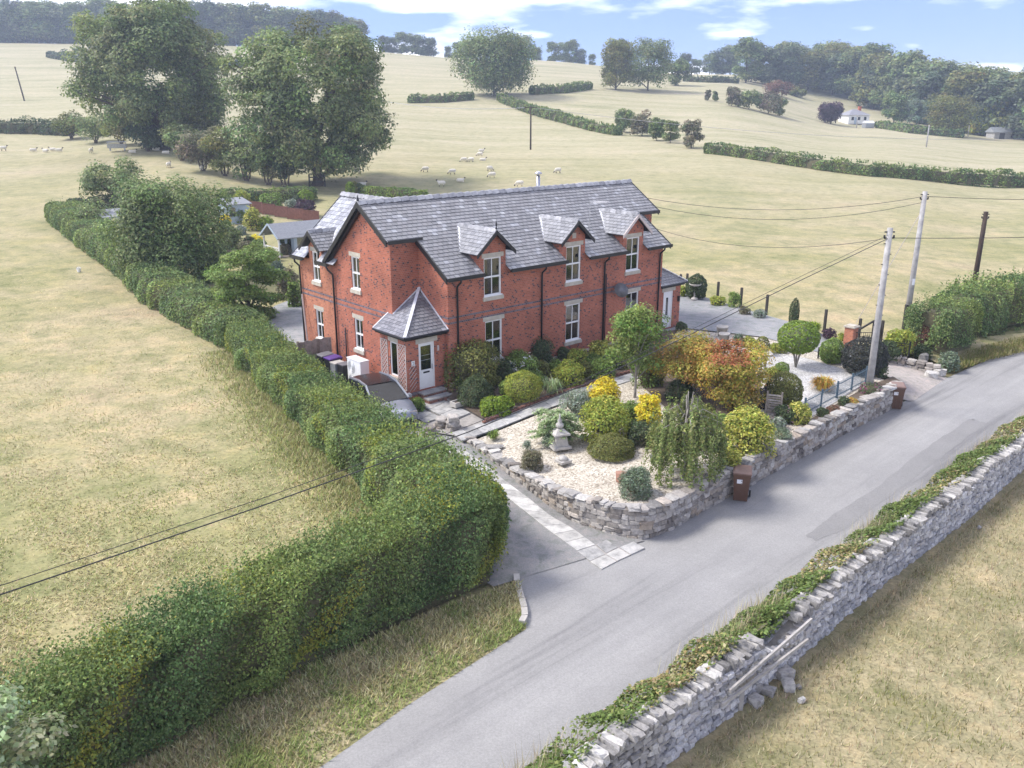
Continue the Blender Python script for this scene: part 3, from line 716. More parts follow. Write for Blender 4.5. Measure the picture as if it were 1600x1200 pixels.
# rails across the gap
def rail(px0, py0, px1, py1, n, z0, z1, w, name, label):
    a, b_ = GY(px0, py0, 1), GY(px1, py1, 1)
    def onw(px, py):
        d = ray(px, py); t = (n - 0) / (d[0] * WN[0] + d[1] * WN[1]); return np.array([d[0] * t, d[1] * t, CAM_H + d[2] * t])
    a, b_ = onw(px0, py0), onw(px1, py1)
    t = thing(name, label, 'fence rail', a)
    MB().bar((0, 0, 0), tuple(b_ - a), .05, .085).build('rail', 'rail_wood', t)
    return t, a, b_
t1, a1, b1 = rail(1140, 1080, 1268, 968, -7.93, 0, 0, .1, 'fence_rails', 'two bleached wooden rails on posts leaning along the gap in the field wall')
def onw(px, py, n):
    d = ray(px, py); t = n / (d[0] * WN[0] + d[1] * WN[1]); return np.array([d[0] * t, d[1] * t, CAM_H + d[2] * t])
a2, b2 = onw(1128, 1102, -7.93), onw(1262, 1000, -7.93)
MB().bar(tuple(a2 - a1), tuple(b2 - a1), .05, .085).build('rail', 'rail_wood', t1)
for px, py in [(1156, 1110), (1226, 1045)]:
    p = G(px, py, -.45); p2 = p - a1
    MB().bar((p2[0], p2[1], -.45 - a1[2]), (p2[0], p2[1], .45 - a1[2]), .1).build('post', 'rail_wood', t1)
t2 = thing('fence_rails', 'short wooden rail fence against the field wall at the right picture edge', 'fence rail', G(1590, 730, -.45))
for dz_ in (.3, .75, 1.15): MB().bar((-.9, -.75, dz_ - .35), (2.0, 1.6, dz_ + .3), .06, .1).build('rail', 'rail_wood', t2)
MB().bar((0, 0, 0), (0, 0, 1.5), .14).build('post', 'post_wood', t2)

# ------------------------------------------------------------------ the brick house (local axes: s along the front, t into the house, z up)
HA = R(41.4); HO = np.array([1.84, 39.42, 0.0])
f1 = np.array([math.cos(HA), math.sin(HA), 0]); f2 = np.array([-math.sin(HA), math.cos(HA), 0])
def HW(s, t, z=0.0): p = HO + f1 * s + f2 * t; return np.array([p[0], p[1], z])
house = thing('brick_house', 'red brick semi-detached cottage pair with grey slate roof and dormers', 'house', HO, HA)
def cells(mb, axis, const, rects, holes, depth):
    """wall faces of the union of rects minus holes (u0,u1,z0,z1) plus reveals; axis 't' = constant t"""
    us = sorted({v for r in rects + holes for v in r[:2]}); zs = sorted({v for r in rects + holes for v in r[2:]})
    def pt(u, z, off=0.0): return (u, const + off, z) if axis == 't' else (const + off, u, z)
    for u0, u1 in zip(us[:-1], us[1:]):
        for z0, z1 in zip(zs[:-1], zs[1:]):
            uc, zc = (u0 + u1) / 2, (z0 + z1) / 2
            if any(r[0] < uc < r[1] and r[2] < zc < r[3] for r in rects) and not any(r[0] < uc < r[1] and r[2] < zc < r[3] for r in holes):
                mb.poly([pt(u0, z0), pt(u1, z0), pt(u1, z1), pt(u0, z1)])
    for u0, u1, z0, z1 in holes:
        q = [(u0, z0), (u1, z0), (u1, z1), (u0, z1)]
        for a, b_ in zip(q, q[1:] + q[:1]): mb.poly([pt(*a), pt(*b_), pt(*b_, depth), pt(*a, depth)])
DC = [-3.57, 1.43, 5.67]
def zf(t): return 5.6 + .674 * (t + .3)
ZB = .3
# front
mb = MB()
holes = [(c - .5, c + .5, 4.5, 6.2) for c in DC] + [(c - .5 + d, c + .5 + d, 1.58, 3.4) for c, d in zip(DC, (.04, .05, .11))]
cells(mb, 't', 0.0, [(-6.05, 8.05, ZB, 5.74)] + [(c - .74, c + .74, 5.74, 6.42) for c in DC], holes, .12)
for c in DC: mb.poly([(c - .74, 0, 6.42), (c + .74, 0, 6.42), (c + .74, 0, 6.66), (c, 0, 7.3), (c - .74, 0, 6.66)])
for c in DC:
    for sg in (-1, 1): mb.poly([(c + sg * .74, 0, 5.7), (c + sg * .74, 0, 6.62), (c + sg * .74, 1.1, 6.62), (c + sg * .74, 1.1, 6.4)])
# returns and recess walls, both ends
for sg in (0, 1):
    X = (lambda s: s) if sg == 0 else (lambda s: 2 - s)
    mb.poly([(X(-6.05), 0, ZB), (X(-6.05), 2.05, ZB), (X(-6.05), 2.05, 7.1), (X(-6.05), 0, 5.74)])
    mb.poly([(X(-6.05), 2.05, ZB), (X(-7.49), 2.05, ZB), (X(-7.49), 2.05, 7.12), (X(-6.05), 2.05, 7.12)])
# west gable
WH = [(4.54, 5.26, 4.55, 6.05), (4.54, 5.26, 1.75, 3.2)]
cells(mb, 's', -7.49, [(2.05, 7.0, .1, 5.45), (2.05, 6.55, 5.45, 6.1)], WH, .12)
mb.poly([(-7.49, 2.05, 6.1), (-7.49, 2.05, 7.12), (-7.49, 4, 8.42), (-7.49, 6.55, 6.1)])
mb.poly([(-7.49, 6.55, 5.45), (-7.49, 7.2, 5.45), (-7.49, 6.55, 6.1)])
# east gable and rear
mb.poly([(9.49, 2.05, ZB), (9.49, 7.0, ZB), (9.49, 7.0, 5.7), (9.49, 4, 8.42), (9.49, 2.05, 7.12)])
mb.poly([(-1.9, 7.0, ZB), (9.49, 7.0, ZB), (9.49, 7.0, 5.75), (-1.9, 7.0, 5.75)])
mb.build('wall', 'house_brick', house)
mb = MB()
LH = [(8.12, 8.84, 4.4, 5.85), (8.14, 8.86, 1.55, 3.0)]
cells(mb, 's', -7.486, [(7.0, 10.1, .1, 5.45), (7.88, 9.1, 5.45, 6.0)], LH, .12)
mb.poly([(-7.486, 7.88, 6.0), (-7.486, 9.1, 6.0), (-7.486, 8.49, 6.7)])
for t_ in (7.88, 9.1): mb.poly([(-7.486, t_, 5.4), (-7.486, t_, 6.1), (-6.6, t_, 6.1), (-6.9, t_, 5.9)])
mb.poly([(-7.486, 10.1, .1), (-1.9, 10.1, .1), (-1.9, 10.1, 5.6), (-4.7, 10.1, 8.15), (-7.486, 10.1, 5.6)])
mb.poly([(-1.9, 7.0, .1), (-1.9, 10.1, .1), (-1.9, 10.1, 5.6), (-1.9, 7.0, 5.6)])
mb.build('extension_wall', 'new_brick', house)
# blue brick bands
for z0 in (3.83, 3.6):
    MB().box(-6.056, 8.056, -.008, .02, z0, z0 + .085).build('string_course', 'blue_brick', house)
    MB().box(-7.498, -7.47, 2.04, 10.1, z0, z0 + .085).build('string_course', 'blue_brick', house)
    MB().box(-6.058, -6.03, .021, 2.03, z0, z0 + .085).build('string_course', 'blue_brick', house)
    MB().box(8.03, 8.058, .021, 2.03, z0, z0 + .085).build('string_course', 'blue_brick', house)
MB().box(-6.05, 8.05, -.06, .02, .3, 1.0).build('plinth', 'stone_trim', house)

# sash windows
def sash(axis, const, u0, u1, z0, z1, out, curtain=True, lint=.2, lx=.12):
    """out = +1/-1 direction of the outside along the constant axis"""
    def bx(m, ua, ub, za, zb, d0, d1):
        d0, d1 = const + out * d0, const + out * d1
        lo, hi = min(d0, d1), max(d0, d1)
        return m.box(ua, ub, lo, hi, za, zb) if axis == 't' else m.box(lo, hi, ua, ub, za, zb)
    m = MB(); w = .065; zm = (z0 + z1) / 2; uc = (u0 + u1) / 2
    bx(m, u0, u0 + w, z0, z1, -.13, -.05); bx(m, u1 - w, u1, z0, z1, -.13, -.05)
    bx(m, u0 + w, u1 - w, z1 - w, z1, -.13, -.05); bx(m, u0 + w, u1 - w, z0, z0 + w * 1.3, -.13, -.05)
    bx(m, u0 + w, u1 - w, zm - .035, zm + .035, -.125, -.045)
    bx(m, uc - .016, uc + .016, zm + .035, z1 - w, -.12, -.07); bx(m, uc - .016, uc + .016, z0 + w * 1.3, zm - .035, -.125, -.075)
    win = m.build('window', 'white_paint', house)
    for za, zb in ((z0 + w * 1.3, zm - .035), (zm + .035, z1 - w)):
        for ua, ub in ((u0 + w, uc - .016), (uc + .016, u1 - w)):
            bx(MB(), ua, ub, za, zb, -.105, -.098).build('pane', 'glass', win)
    s_ = bx(MB(), u0 - .08, u1 + .08, z0 - .17, z0 - .002, -.1, .07).build('sill', 'stone_trim', win)
    bx(MB(), u0 - lx, u1 + lx, z1 + .002, z1 + lint, -.1, .008).build('lintel', 'stone_trim', win)
    bx(MB(), u0 - .02, u1 + .02, z0 - .002, z0 + .045, -.135, .04).build('inner_sill', 'white_paint', win)
    if curtain:
        c = MB()
        for (ca, cb) in ((u1 - .32, u1 - .03), (u0 + .03, u0 + .14)):
            k = 8; pts = []
            for i in range(k + 1):
                u = ca + (cb - ca) * i / k; d = const - out * (.24 + .03 * (i % 2))
                pts.append((u, d))
            for (ua, da), (ub, db) in zip(pts[:-1], pts[1:]):
                P_ = lambda u, d, z: (u, d, z) if axis == 't' else (d, u, z)
                c.poly([P_(ua, da, z0), P_(ub, db, z0), P_(ub, db, z1), P_(ua, da, z1)])
        c.build('curtain', 'curtain', win)
    return win
for h in holes: sash('t', 0.0, *h, -1)
for h in WH: sash('s', -7.49, *h, -1)
for h in LH: sash('s', -7.486, *h, -1)
MB().box(DC[1] - .12, DC[1] + .12, -.012, .02, 6.55, 6.8).build('date_stone', 'stone_trim', house)

# roofs ---------------------------------------------------------------
def clip_poly(poly, clip):
    out = poly
    for i in range(len(clip)):
        a, b_ = clip[i], clip[(i + 1) % len(clip)]
        nx_, ny_ = -(b_[1] - a[1]), b_[0] - a[0]
        inp, out = out, []
        for j in range(len(inp)):
            p, q = inp[j], inp[(j + 1) % len(inp)]
            dp = (p[0] - a[0]) * nx_ + (p[1] - a[1]) * ny_; dq = (q[0] - a[0]) * nx_ + (q[1] - a[1]) * ny_
            if dp >= -1e-9: out.append(p)
            if (dp > 1e-9 and dq < -1e-9) or (dp < -1e-9 and dq > 1e-9):
                f = dp / (dp - dq); out.append((p[0] + (q[0] - p[0]) * f, p[1] + (q[1] - p[1]) * f))
        if len(out) < 3: return []
    return out
SLATE = [(.19, .19, .2), (.215, .215, .226), (.17, .17, .18), (.235, .235, .246), (.2, .197, .206)]
PALE = [(.32, .325, .35), (.36, .365, .38), (.29, .295, .32)]
def slated(mb, deck, polys, anchor, edir, gdir, ex=.222, wd=.265, pale=.07, tones=SLATE):
    e, g = Vector(edir).normalized(), Vector(gdir).normalized(); n = e.cross(g)
    if n.z < 0: n = -n
    A = Vector(anchor)
    for poly in polys:
        P2 = [((Vector(p) - A).dot(e), (Vector(p) - A).dot(g)) for p in poly]
        ar = sum(P2[i][0] * P2[(i + 1) % len(P2)][1] - P2[(i + 1) % len(P2)][0] * P2[i][1] for i in range(len(P2)))
        if ar < 0: P2 = P2[::-1]
        deck.poly([tuple(A + e * a + g * b_ - n * .012) for a, b_ in P2])
        e0, e1 = min(p[0] for p in P2), max(p[0] for p in P2); g0, g1 = min(p[1] for p in P2), max(p[1] for p in P2)
        for r in range(int(math.floor(g0 / ex)) - 1, int(math.ceil(g1 / ex)) + 1):
            for k in range(int(math.floor(e0 / wd)) - 1, int(math.ceil(e1 / wd)) + 2):
                h_ = random.Random(r * 7919 + k * 104729)
                a0 = k * wd + (wd / 2 if r % 2 else 0); ja, jb = h_.uniform(.005, .012), h_.uniform(.005, .012)
                dr = h_.uniform(-.012, .006)
                q = clip_poly([(a0 + ja, r * ex + dr), (a0 + wd - jb, r * ex + dr + h_.uniform(-.006, .006)), (a0 + wd - jb, (r + 1) * ex + .03), (a0 + ja, (r + 1) * ex + .03)], P2)
                if len(q) < 3: continue
                up = lambda p: .004 + .022 * (1 - (p[1] - r * ex) / ex)
                v = [A + e * p[0] + g * p[1] + n * up(p) for p in q]
                lo = min(p[1] for p in q)
                tone = rnd.choice(PALE) if h_.random() < pale else rnd.choice(tones)
                mb.add([tuple(p) for p in v], [tuple(range(len(v)))], tone)
                li = [i for i in range(len(q)) if q[i][1] < lo + .03]
                if len(li) >= 2:
                    p, q_ = v[li[0]], v[li[-1]]
                    mb.add([tuple(p), tuple(q_), tuple(q_ - n * .03), tuple(p - n * .03)], [(0, 1, 2, 3)], tuple(c * .9 for c in tone))
def roof_part(name, jobs, parent=None):
    mb, dk = MB(), MB()
    for j in jobs: slated(mb, dk, **j)
    r = dk.build(name, 'slate_deck', parent or house)
    s_ = mb.build('slates', 'slate', r); s_['kind'] = 'stuff'
    return r
E1, G1 = (1, 0, 0), (0, 1, .674)
def fq(s0, s1, t0, t1): return [(s0, t0, zf(t0)), (s1, t0, zf(t0)), (s1, t1, zf(t1)), (s0, t1, zf(t1))]
edges = [-6.3] + [v for c in DC for v in (c - .74, c + .74)] + [8.3]
fr = [fq(edges[i], edges[i + 1], -.3, .93) for i in range(0, 8, 2)] + [fq(-6.3, 8.3, .93, 1.85), fq(-7.78, 9.85, 1.85, 4.0)]
def zr(t): return 8.5 - .9 * (t - 4)
jobs = [dict(polys=fr, anchor=(0, -.3, 5.6), edir=E1, gdir=G1),
        dict(polys=[[(-7.78, 7.25, zr(7.25)), (9.85, 7.25, zr(7.25)), (9.85, 4, 8.5), (-7.78, 4, 8.5)]], anchor=(0, 7.25, zr(7.25)), edir=E1, gdir=(0, -1, .9))]
main_roof = roof_part('main_roof', jobs)
def zw(s): return 5.5 + .9 * (s + 7.75)
def wq(s0, s1, t0, t1): return [(s0, t0, zw(s0)), (s0, t1, zw(s0)), (s1, t1, zw(s1)), (s1, t0, zw(s1))]
LIT_SLATE = [(.36, .37, .39), (.42, .43, .45), (.32, .325, .35), (.26, .265, .29)]  # paler slates paint the sunlit look of the west wing slope
jobs = [dict(polys=[wq(-7.75, -6.93, 6.4, 7.88), wq(-7.75, -6.93, 9.1, 10.35), wq(-6.93, -4.7, 4.3, 10.35)], anchor=(-7.75, 0, 5.5), edir=(0, 1, 0), gdir=(1, 0, .9), tones=LIT_SLATE, ex=.25),
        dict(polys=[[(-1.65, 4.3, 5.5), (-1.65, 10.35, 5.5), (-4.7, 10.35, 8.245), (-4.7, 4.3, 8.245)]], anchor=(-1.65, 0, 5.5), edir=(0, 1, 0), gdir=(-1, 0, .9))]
wing_roof = roof_part('wing_roof', jobs)
# ridge tiles
def ridge(parent, a, b_, up=.05, L=.44, w=.2, drop=.13):
    a, b_ = Vector(a), Vector(b_); d = (b_ - a); n = max(1, round(d.length / L)); d_ = d / n
    x = d_.normalized().cross(Vector((0, 0, 1))).normalized()
    for i in range(n):
        p, q = a + d_ * i, a + d_ * (i + .93); lift = Vector((0, 0, up + rnd.uniform(0, .012)))
        lx = d_.normalized()
        m = MB(); vs = []
        for c, hgt in ((p, -.012), (q, .035)):
            for k, zz_ in ((-1, -drop), (-.35, .03), (.35, .03), (1, -drop)): vs.append(c + x * k * w + Vector((0, 0, zz_ + hgt)) + lift)
        m.add(vs, [(0, 1, 5, 4), (1, 2, 6, 5), (2, 3, 7, 6), (0, 3, 2, 1), (4, 5, 6, 7)])
        m.build('ridge_tile', 'ridge_clay', parent)
ridge(main_roof, (-7.78, 4, 8.5), (9.85, 4, 8.5))
ridge(wing_roof, (-4.7, 4.3, 8.25), (-4.7, 10.35, 8.25))
# dormers
def dormer(c, board, flash=True, finial=False):
    zE, zR, hw = 6.42, 7.36, 1.07
    sl = (zR - zE) / hw
    tE, tR = (zE - 5.6) / .674 - .3, (zR - 5.6) / .674 - .3
    P_ = lambda u, t, z: (c + u, t, z)
    j = []
    for sg in (-1, 1):
        j.append(dict(polys=[[P_(sg * hw, -.28, zE), P_(0, -.28, zR), P_(0, tR + .05, zR), P_(sg * hw, tE + .05, zE)]], anchor=P_(sg * hw, -.28, zE), edir=(0, 1, 0), gdir=(-sg, 0, sl), ex=.2, wd=.26, tones=SLATE if sg > 0 else [(.25, .252, .265), (.29, .292, .305), (.22, .222, .235)]))  # left slope's slates lightened, painting in the sun that falls there
    r = roof_part('dormer_roof', j)
    ridge(r, P_(0, -.28, zR), P_(0, tR, zR), L=.36, w=.13)
    for sg in (-1, 1):
        m = MB()
        a, b_ = Vector(P_(sg * (hw + .02), -.3, zE - .05)), Vector(P_(0, -.3, zR - .03))
        m.add([a + Vector((0, -.02, -.1)), b_ + Vector((0, -.02, -.12)), b_ + Vector((0, -.02, .06)), a + Vector((0, -.02, .07)), a + Vector((0, .03, -.1)), b_ + Vector((0, .03, -.12)), b_ + Vector((0, .03, .06)), a + Vector((0, .03, .07))],
              [(0, 1, 2, 3), (7, 6, 5, 4), (0, 3, 7, 4), (1, 5, 6, 2), (3, 2, 6, 7), (0, 4, 5, 1)])
        m.build('bargeboard', board, r)
        # soffit under the eaves
        m = MB(); m.add([P_(sg * hw, -.28, zE - .03), P_(sg * .74, -.28, zE - .03 + (hw - .74) * sl * .3), P_(sg * .74, tE, zE - .03), P_(sg * hw, tE, zE - .03)], [(0, 1, 2, 3)]); m.build('soffit', 'black_paint', r)
    if flash:
        a, b_ = Vector(P_(-hw - .02, tE + .04, zE + .03)), Vector(P_(-.05, tR + .06, zR + .06))
        d = (b_ - a).normalized(); x = Vector((-1, .35, -.15)).normalized() * .13
        MB().add([a + x, b_ + x * .9, b_ - x, a - x], [(0, 1, 2, 3)]).build('lead_flashing', 'lead', r)
        a2, b2 = Vector(P_(hw + .02, tE + .02, zE + .02)), Vector(P_(.05, tR + .06, zR + .05)); x = Vector((1, .35, -.15)).normalized() * .08
        MB().add([a2 + x, b2 + x, b2 - x, a2 - x], [(0, 1, 2, 3)]).build('lead_flashing', 'lead', r)
    if finial: MB().lathe([(.03, 0), (.05, .06), (.02, .12), (.04, .2), (.005, .42)], 8, P_(0, -.25, zR + .05)).build('finial', 'black_paint', r)
    return r
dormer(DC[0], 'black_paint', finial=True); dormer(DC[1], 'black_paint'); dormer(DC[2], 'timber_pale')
# west dormer
j = []
for sg in (-1, 1):
    j.append(dict(polys=[[(-7.8, 8.49 + sg * .95, 6.0), (-7.8, 8.49, 6.82), (-6.22, 8.49, 6.82), (-7.12, 8.49 + sg * .95, 6.0)]], anchor=(-7.8, 8.49 + sg * .95, 6.0), edir=(1, 0, 0), gdir=(0, -sg, .863), ex=.2, wd=.26))
r = roof_part('dormer_roof', j); ridge(r, (-7.8, 8.49, 6.82), (-6.3, 8.49, 6.82), L=.36, w=.13)
for sg in (-1, 1):
    a, b_ = Vector((-7.82, 8.49 + sg * .97, 5.95)), Vector((-7.82, 8.49, 6.79))
    m = MB(); o1, o2 = Vector((-.02, 0, 0)), Vector((.04, 0, 0)); lo, hi = Vector((0, 0, -.12)), Vector((0, 0, .06))
    m.add([a + lo + o1, b_ + lo + o1, b_ + hi + o1, a + hi + o1, a + lo + o2, b_ + lo + o2, b_ + hi + o2, a + hi + o2], [(0, 1, 2, 3), (7, 6, 5, 4), (0, 3, 7, 4), (1, 5, 6, 2), (3, 2, 6, 7), (0, 4, 5, 1)]); m.build('bargeboard', 'black_paint', r)
a, b_ = Vector((-7.1, 7.5, 6.05)), Vector((-6.25, 8.4, 6.88)); x = Vector((.1, -.1, .06))
MB().add([a + x, b_ + x, b_ - x, a - x], [(0, 1, 2, 3)]).build('lead_flashing', 'lead', r)
# bargeboards of the gables
def barge(parent, pts, const, w=.2, th=.06, mat='black_paint', axis='s'):
    for a, b_ in zip(pts[:-1], pts[1:]):
        m = MB(); vs = []
        for c in (const, const + th):
            for (t, z), dzz in ((a, -w), (b_, -w), (b_, .05), (a, .05)): vs.append((c, t, z + dzz) if axis == 's' else (t, c, z + dzz))
        m.add(vs, [(0, 1, 2, 3), (7, 6, 5, 4), (0, 3, 7, 4), (1, 5, 6, 2), (3, 2, 6, 7), (0, 4, 5, 1)]); m.build('bargeboard', mat, parent)
for cst in (-7.81, 9.8): barge(main_roof, [(1.85, zf(1.85)), (4, 8.49), (7.27, zr(7.27))], cst)
for cst in (-7.70, ): barge(main_roof, [(4, 8.3), (7.0, 5.62)], cst, .14, .15)
for cst in (-6.33, 8.27): barge(main_roof, [(-.3, 5.6), (1.85, zf(1.85))], cst)
barge(wing_roof, [(-7.75, 5.5), (-4.7, 8.24), (-1.65, 5.5)], 10.32, axis='t')
MB().lathe([(.05, 0), (.06, .1), (.03, .2), (.01, .3)], 8, (-7.72, 4, 8.52)).build('finial', 'black_paint', main_roof)
# eaves: gutters, fascias and downpipes
def gutter(a, b_):
    a, b_ = Vector(a), Vector(b_)
    m = MB(); d = (b_ - a).normalized(); x = d.cross(Vector((0, 0, 1))).normalized(); vs = []
    for p in (a, b_):
        for k in range(7):
            t = math.pi * k / 6; vs.append(p + x * math.cos(t) * .065 - Vector((0, 0, 1)) * math.sin(t) * .065)
    m.add(vs, [(i, i + 1, 8 + i, 7 + i) for i in range(6)] + [tuple(range(7)), tuple(range(13, 6, -1))])
    m.bar(a + Vector((0, 0, .0)) + x * -.06, b_ + x * -.06, .03, .16)
    return m.build('gutter', 'black_paint', house)
for i in range(0, 8, 2): gutter((edges[i + 1], -.36, 5.58), (edges[i], -.36, 5.58))
gutter((-6.0, 1.8, 7.02), (-7.75, 1.8, 7.02)); gutter((9.8, 1.8, 7.02), (8.0, 1.8, 7.02))
gutter((-7.82, 6.75, 5.46), (-7.82, 7.9, 5.46)); gutter((-7.82, 9.1, 5.46), (-7.82, 10.35, 5.46))
for s_ in (-5.6, -.68, 3.54, 7.76):
    MB().tube([(s_, -.36, 5.55), (s_, -.34, 5.4), (s_, -.1, 5.2), (s_, -.08, 5.05), (s_, -.08, .6)], .045, 8).build('downpipe', 'black_paint', house, True)
MB().tube([(3.72, -.04, 4.6), (3.72, -.04, .8)], .022, 6).build('downpipe', 'black_paint', house, True)
for t_ in (6.8, 10.0):
    MB().tube([(-7.82, t_ + .2 * (t_ < 8), 5.42), (-7.75, t_ + .1, 5.2), (-7.58, t_, 5.0), (-7.57, t_, 4.8), (-7.57, t_, .1)], .045, 8).build('downpipe', 'black_paint', house, True)
MB().tube([(-7.55, 6.0, 2.6), (-7.55, 6.0, .4)], .03, 6).build('waste_pipe', 'black_paint', house, True)
MB().bar((-7.6, 9.9, 3.6), (-7.8, 9.2, .3), .06).build('timber_prop', 'timber_pale', house)
# flue, dish, aerial
fl = MB(); fl.lathe([(.1, 7.4), (.1, 9.0)], 12, (4.24, 5.5, 0)).lathe([(.19, 9.06), (.2, 9.12), (.04, 9.22)], 12, (4.24, 5.5, 0)); fl.tube([(4.24, 5.5, 9.0), (4.24, 5.5, 9.08)], .05)
fl.build('flue', 'metal', house, True)
dish = MB().lathe([(.0, 0), (.18, .02), (.3, .06), (.38, .12)], 18).build('satellite_dish', 'grey_plastic', house, True)
dish.location = (4.35, -.42, 3.72); dish.rotation_euler = (R(62), 0, R(-20))
MB().tube([(4.3, 0, 3.55), (4.33, -.25, 3.6), (4.35, -.42, 3.74)], .025, 6).build('dish_arm', 'grey_plastic', house)
ae = MB(); ae.tube([(3.7, 1.2, 6.5), (3.7, 1.2, 8.0)], .02, 6).tube([(3.7, 1.2, 7.95), (4.7, 1.0, 7.95)], .014, 5)
for k in range(8): ae.tube([(3.9 + k * .11, 1.16 - k * .02 - .18, 7.95), (3.9 + k * .11, 1.16 - k * .02 + .18, 7.95)], .007, 4)
ae.build('aerial', 'metal', house)

# porches ---------------------------------------------------------------
def porch(mirror, full):
    X = (lambda s: 2 - s) if mirror else (lambda s: s)
    m = MB()
    s0, s1 = sorted((X(-8.05), X(-6.07))); d0, d1 = sorted((X(-7.46), X(-6.62)))
    cells(m, 't', .25, [(s0, s1, ZB, 3.32)], [(d0, d1, .92, 2.95)], .1)
    side = X(-8.05); dep = .1 if not mirror else -.1
    wh = (.98, 1.52, 1.45, 2.95)
    cells(m, 's', side, [(.25, 2.25, ZB, 3.32)], [wh], dep)
    a, b_ = sorted((side, X(-7.48))); m.poly([(a, 2.25, ZB), (b_, 2.25, ZB), (b_, 2.25, 3.4), (a, 2.25, 3.4)])
    p = m.build('porch', 'house_brick', house)
    q = MB(); q.box(s0 - .05, d0 - .02, .19, .26, .78, .9); q.box(d1 + .02, s1, .19, .26, .78, .9)
    lo, hi = (side - .06, side + .01) if not mirror else (side - .01, side + .06)
    q.box(lo, hi, .26, 2.26, .78, .9); q.build('plinth', 'blue_brick', p)
    MB().box(d0 - .14, d1 + .14, .235, .33, 2.953, 3.17).build('lintel', 'stone_trim', p)
    lo, hi = (side - .012, side + .1) if not mirror else (side - .1, side + .012)
    MB().box(lo, hi, wh[0] - .1, wh[1] + .1, 2.953, 3.17).build('lintel', 'stone_trim', p)
    MB().box(lo - (.05 if not mirror else 0), hi + (.05 if mirror else 0), wh[0] - .06, wh[1] + .06, 1.3, 1.448).build('sill', 'stone_trim', p)
    wm = MB(); cx = side + (.06 if not mirror else -.06)
    for a, b_, c, d in ((wh[0], wh[0] + .06, wh[2], wh[3]), (wh[1] - .06, wh[1], wh[2], wh[3]), (wh[0] + .06, wh[1] - .06, wh[2], wh[2] + .07), (wh[0] + .06, wh[1] - .06, wh[3] - .06, wh[3])): wm.box(cx - .025, cx + .025, a, b_, c, d)
    wv = wm.build('window', 'white_paint', p); MB().box(cx - .004, cx + .004, wh[0] + .06, wh[1] - .06, wh[2] + .07, wh[3] - .06).build('pane', 'glass', p)
    # door
    dm = MB()
    for a, b_, c, d in ((d0, d0 + .07, .92, 2.95), (d1 - .07, d1, .92, 2.95), (d0 + .07, d1 - .07, 2.88, 2.95)): dm.box(a, b_, .3, .38, c, d)
    w0, w1 = d0 + .08, d1 - .08
    if not mirror:
        dm.box(w0, w1, .32, .37, .92, 1.75).box(w0, w0 + .07, .32, .37, 1.75, 2.87).box(w1 - .07, w1, .32, .37, 1.75, 2.87).box(w0 + .07, w1 - .07, .32, .37, 2.8, 2.87)
        dm.box(w0 + .08, (w0 + w1) / 2 - .03, .312, .322, 1.0, 1.5).box((w0 + w1) / 2 + .03, w1 - .08, .312, .322, 1.0, 1.5)
    else:
        c_ = (w0 + w1) / 2
        dm.box(w0, w1, .32, .37, .92, 1.6).box(w0, c_ - .1, .32, .37, 1.6, 2.6).box(c_ + .1, w1, .32, .37, 1.6, 2.6).box(w0, w1, .32, .37, 2.6, 2.87)
    door = dm.build('door', 'white_paint', house)
    if not mirror:
        MB().box(w0 + .07, w1 - .07, .34, .35, 1.75, 2.8).build('pane', 'glass', door)
        lm = MB()
        for k in range(2, 4): lm.box(w0 + .07, w1 - .07, .337, .341, 1.75 + k * .21 - .004, 1.75 + k * .21 + .004)
        lm.build('leading', 'lead', door)
        MB().box((w0 + w1) / 2 - .16, (w0 + w1) / 2 + .16, .308, .322, 1.6, 1.67).build('letterbox', 'black_paint', door)
        MB().box(w1 - .06, w1 - .03, .29, .32, 1.72, 1.95).build('handle', 'metal', door)
        MB().box(d0 - .38, d0 - .22, .235, .252, 2.05, 2.27).build('number_plate', 'white_paint', p)
        MB().tube([(d0 - .34, .232, 2.2), (d0 - .3, .232, 2.23), (d0 - .26, .232, 2.2), (d0 - .27, .232, 2.16), (d0 - .34, .232, 2.09), (d0 - .26, .232, 2.09)], .009, 5).build('number', 'black_paint', p)
        # trellis panels
        def trellis(plane, c, u0, u1, z0, z1, n=5):
            t = MB(); w = u1 - u0; P_ = (lambda u, z: (u, c, z)) if plane == 't' else (lambda u, z: (c, u, z))
            step = .19
            for k in range(-int((z1 - z0) / step) - 1, int(w / step) + int((z1 - z0) / step) + 2):
                for sg in (1, -1):
                    if plane == 't' and sg == -1: continue
                    # line u = u0 + k*step + sg*(z-z0)
                    ua = u0 + k * step if sg == 1 else u0 + k * step
                    za, zb = z0, z1
                    pts = []
                    for z in (za, zb): pts.append((ua + sg * (z - z0), z))
                    (ux, zx), (uy, zy) = pts
                    def cl(p, q):
                        lo_, hi_ = 0.0, 1.0; du = q[0] - p[0]
                        if du == 0: return None
                        f0, f1_ = (u0 - p[0]) / du, (u1 - p[0]) / du
                        lo_, hi_ = max(0, min(f0, f1_)), min(1, max(f0, f1_))
                        if hi_ - lo_ < .01: return None
                        return [(p[0] + du * f, p[1] + (q[1] - p[1]) * f) for f in (lo_, hi_)]
                    r_ = cl((ux, zx), (uy, zy))
                    if r_: t.bar(P_(*r_[0]), P_(*r_[1]), .022, .012, up=(0, 1, 0) if plane == 't' else (1, 0, 0))
            if plane == 's':
                for ua in (u0, u1): t.bar(P_(ua, z0), P_(ua, z1), .03, .02)
                for za in (z0, z1): t.bar(P_(u0, za), P_(u1, za), .03, .02)
            t.build('trellis', 'timber_pale', p)
        trellis('s', -8.075, 1.68, 2.18, 1.0, 2.95); trellis('s', -8.075, .32, .9, 1.0, 2.95); trellis('t', .225, -7.98, -7.62, .98, 2.1)
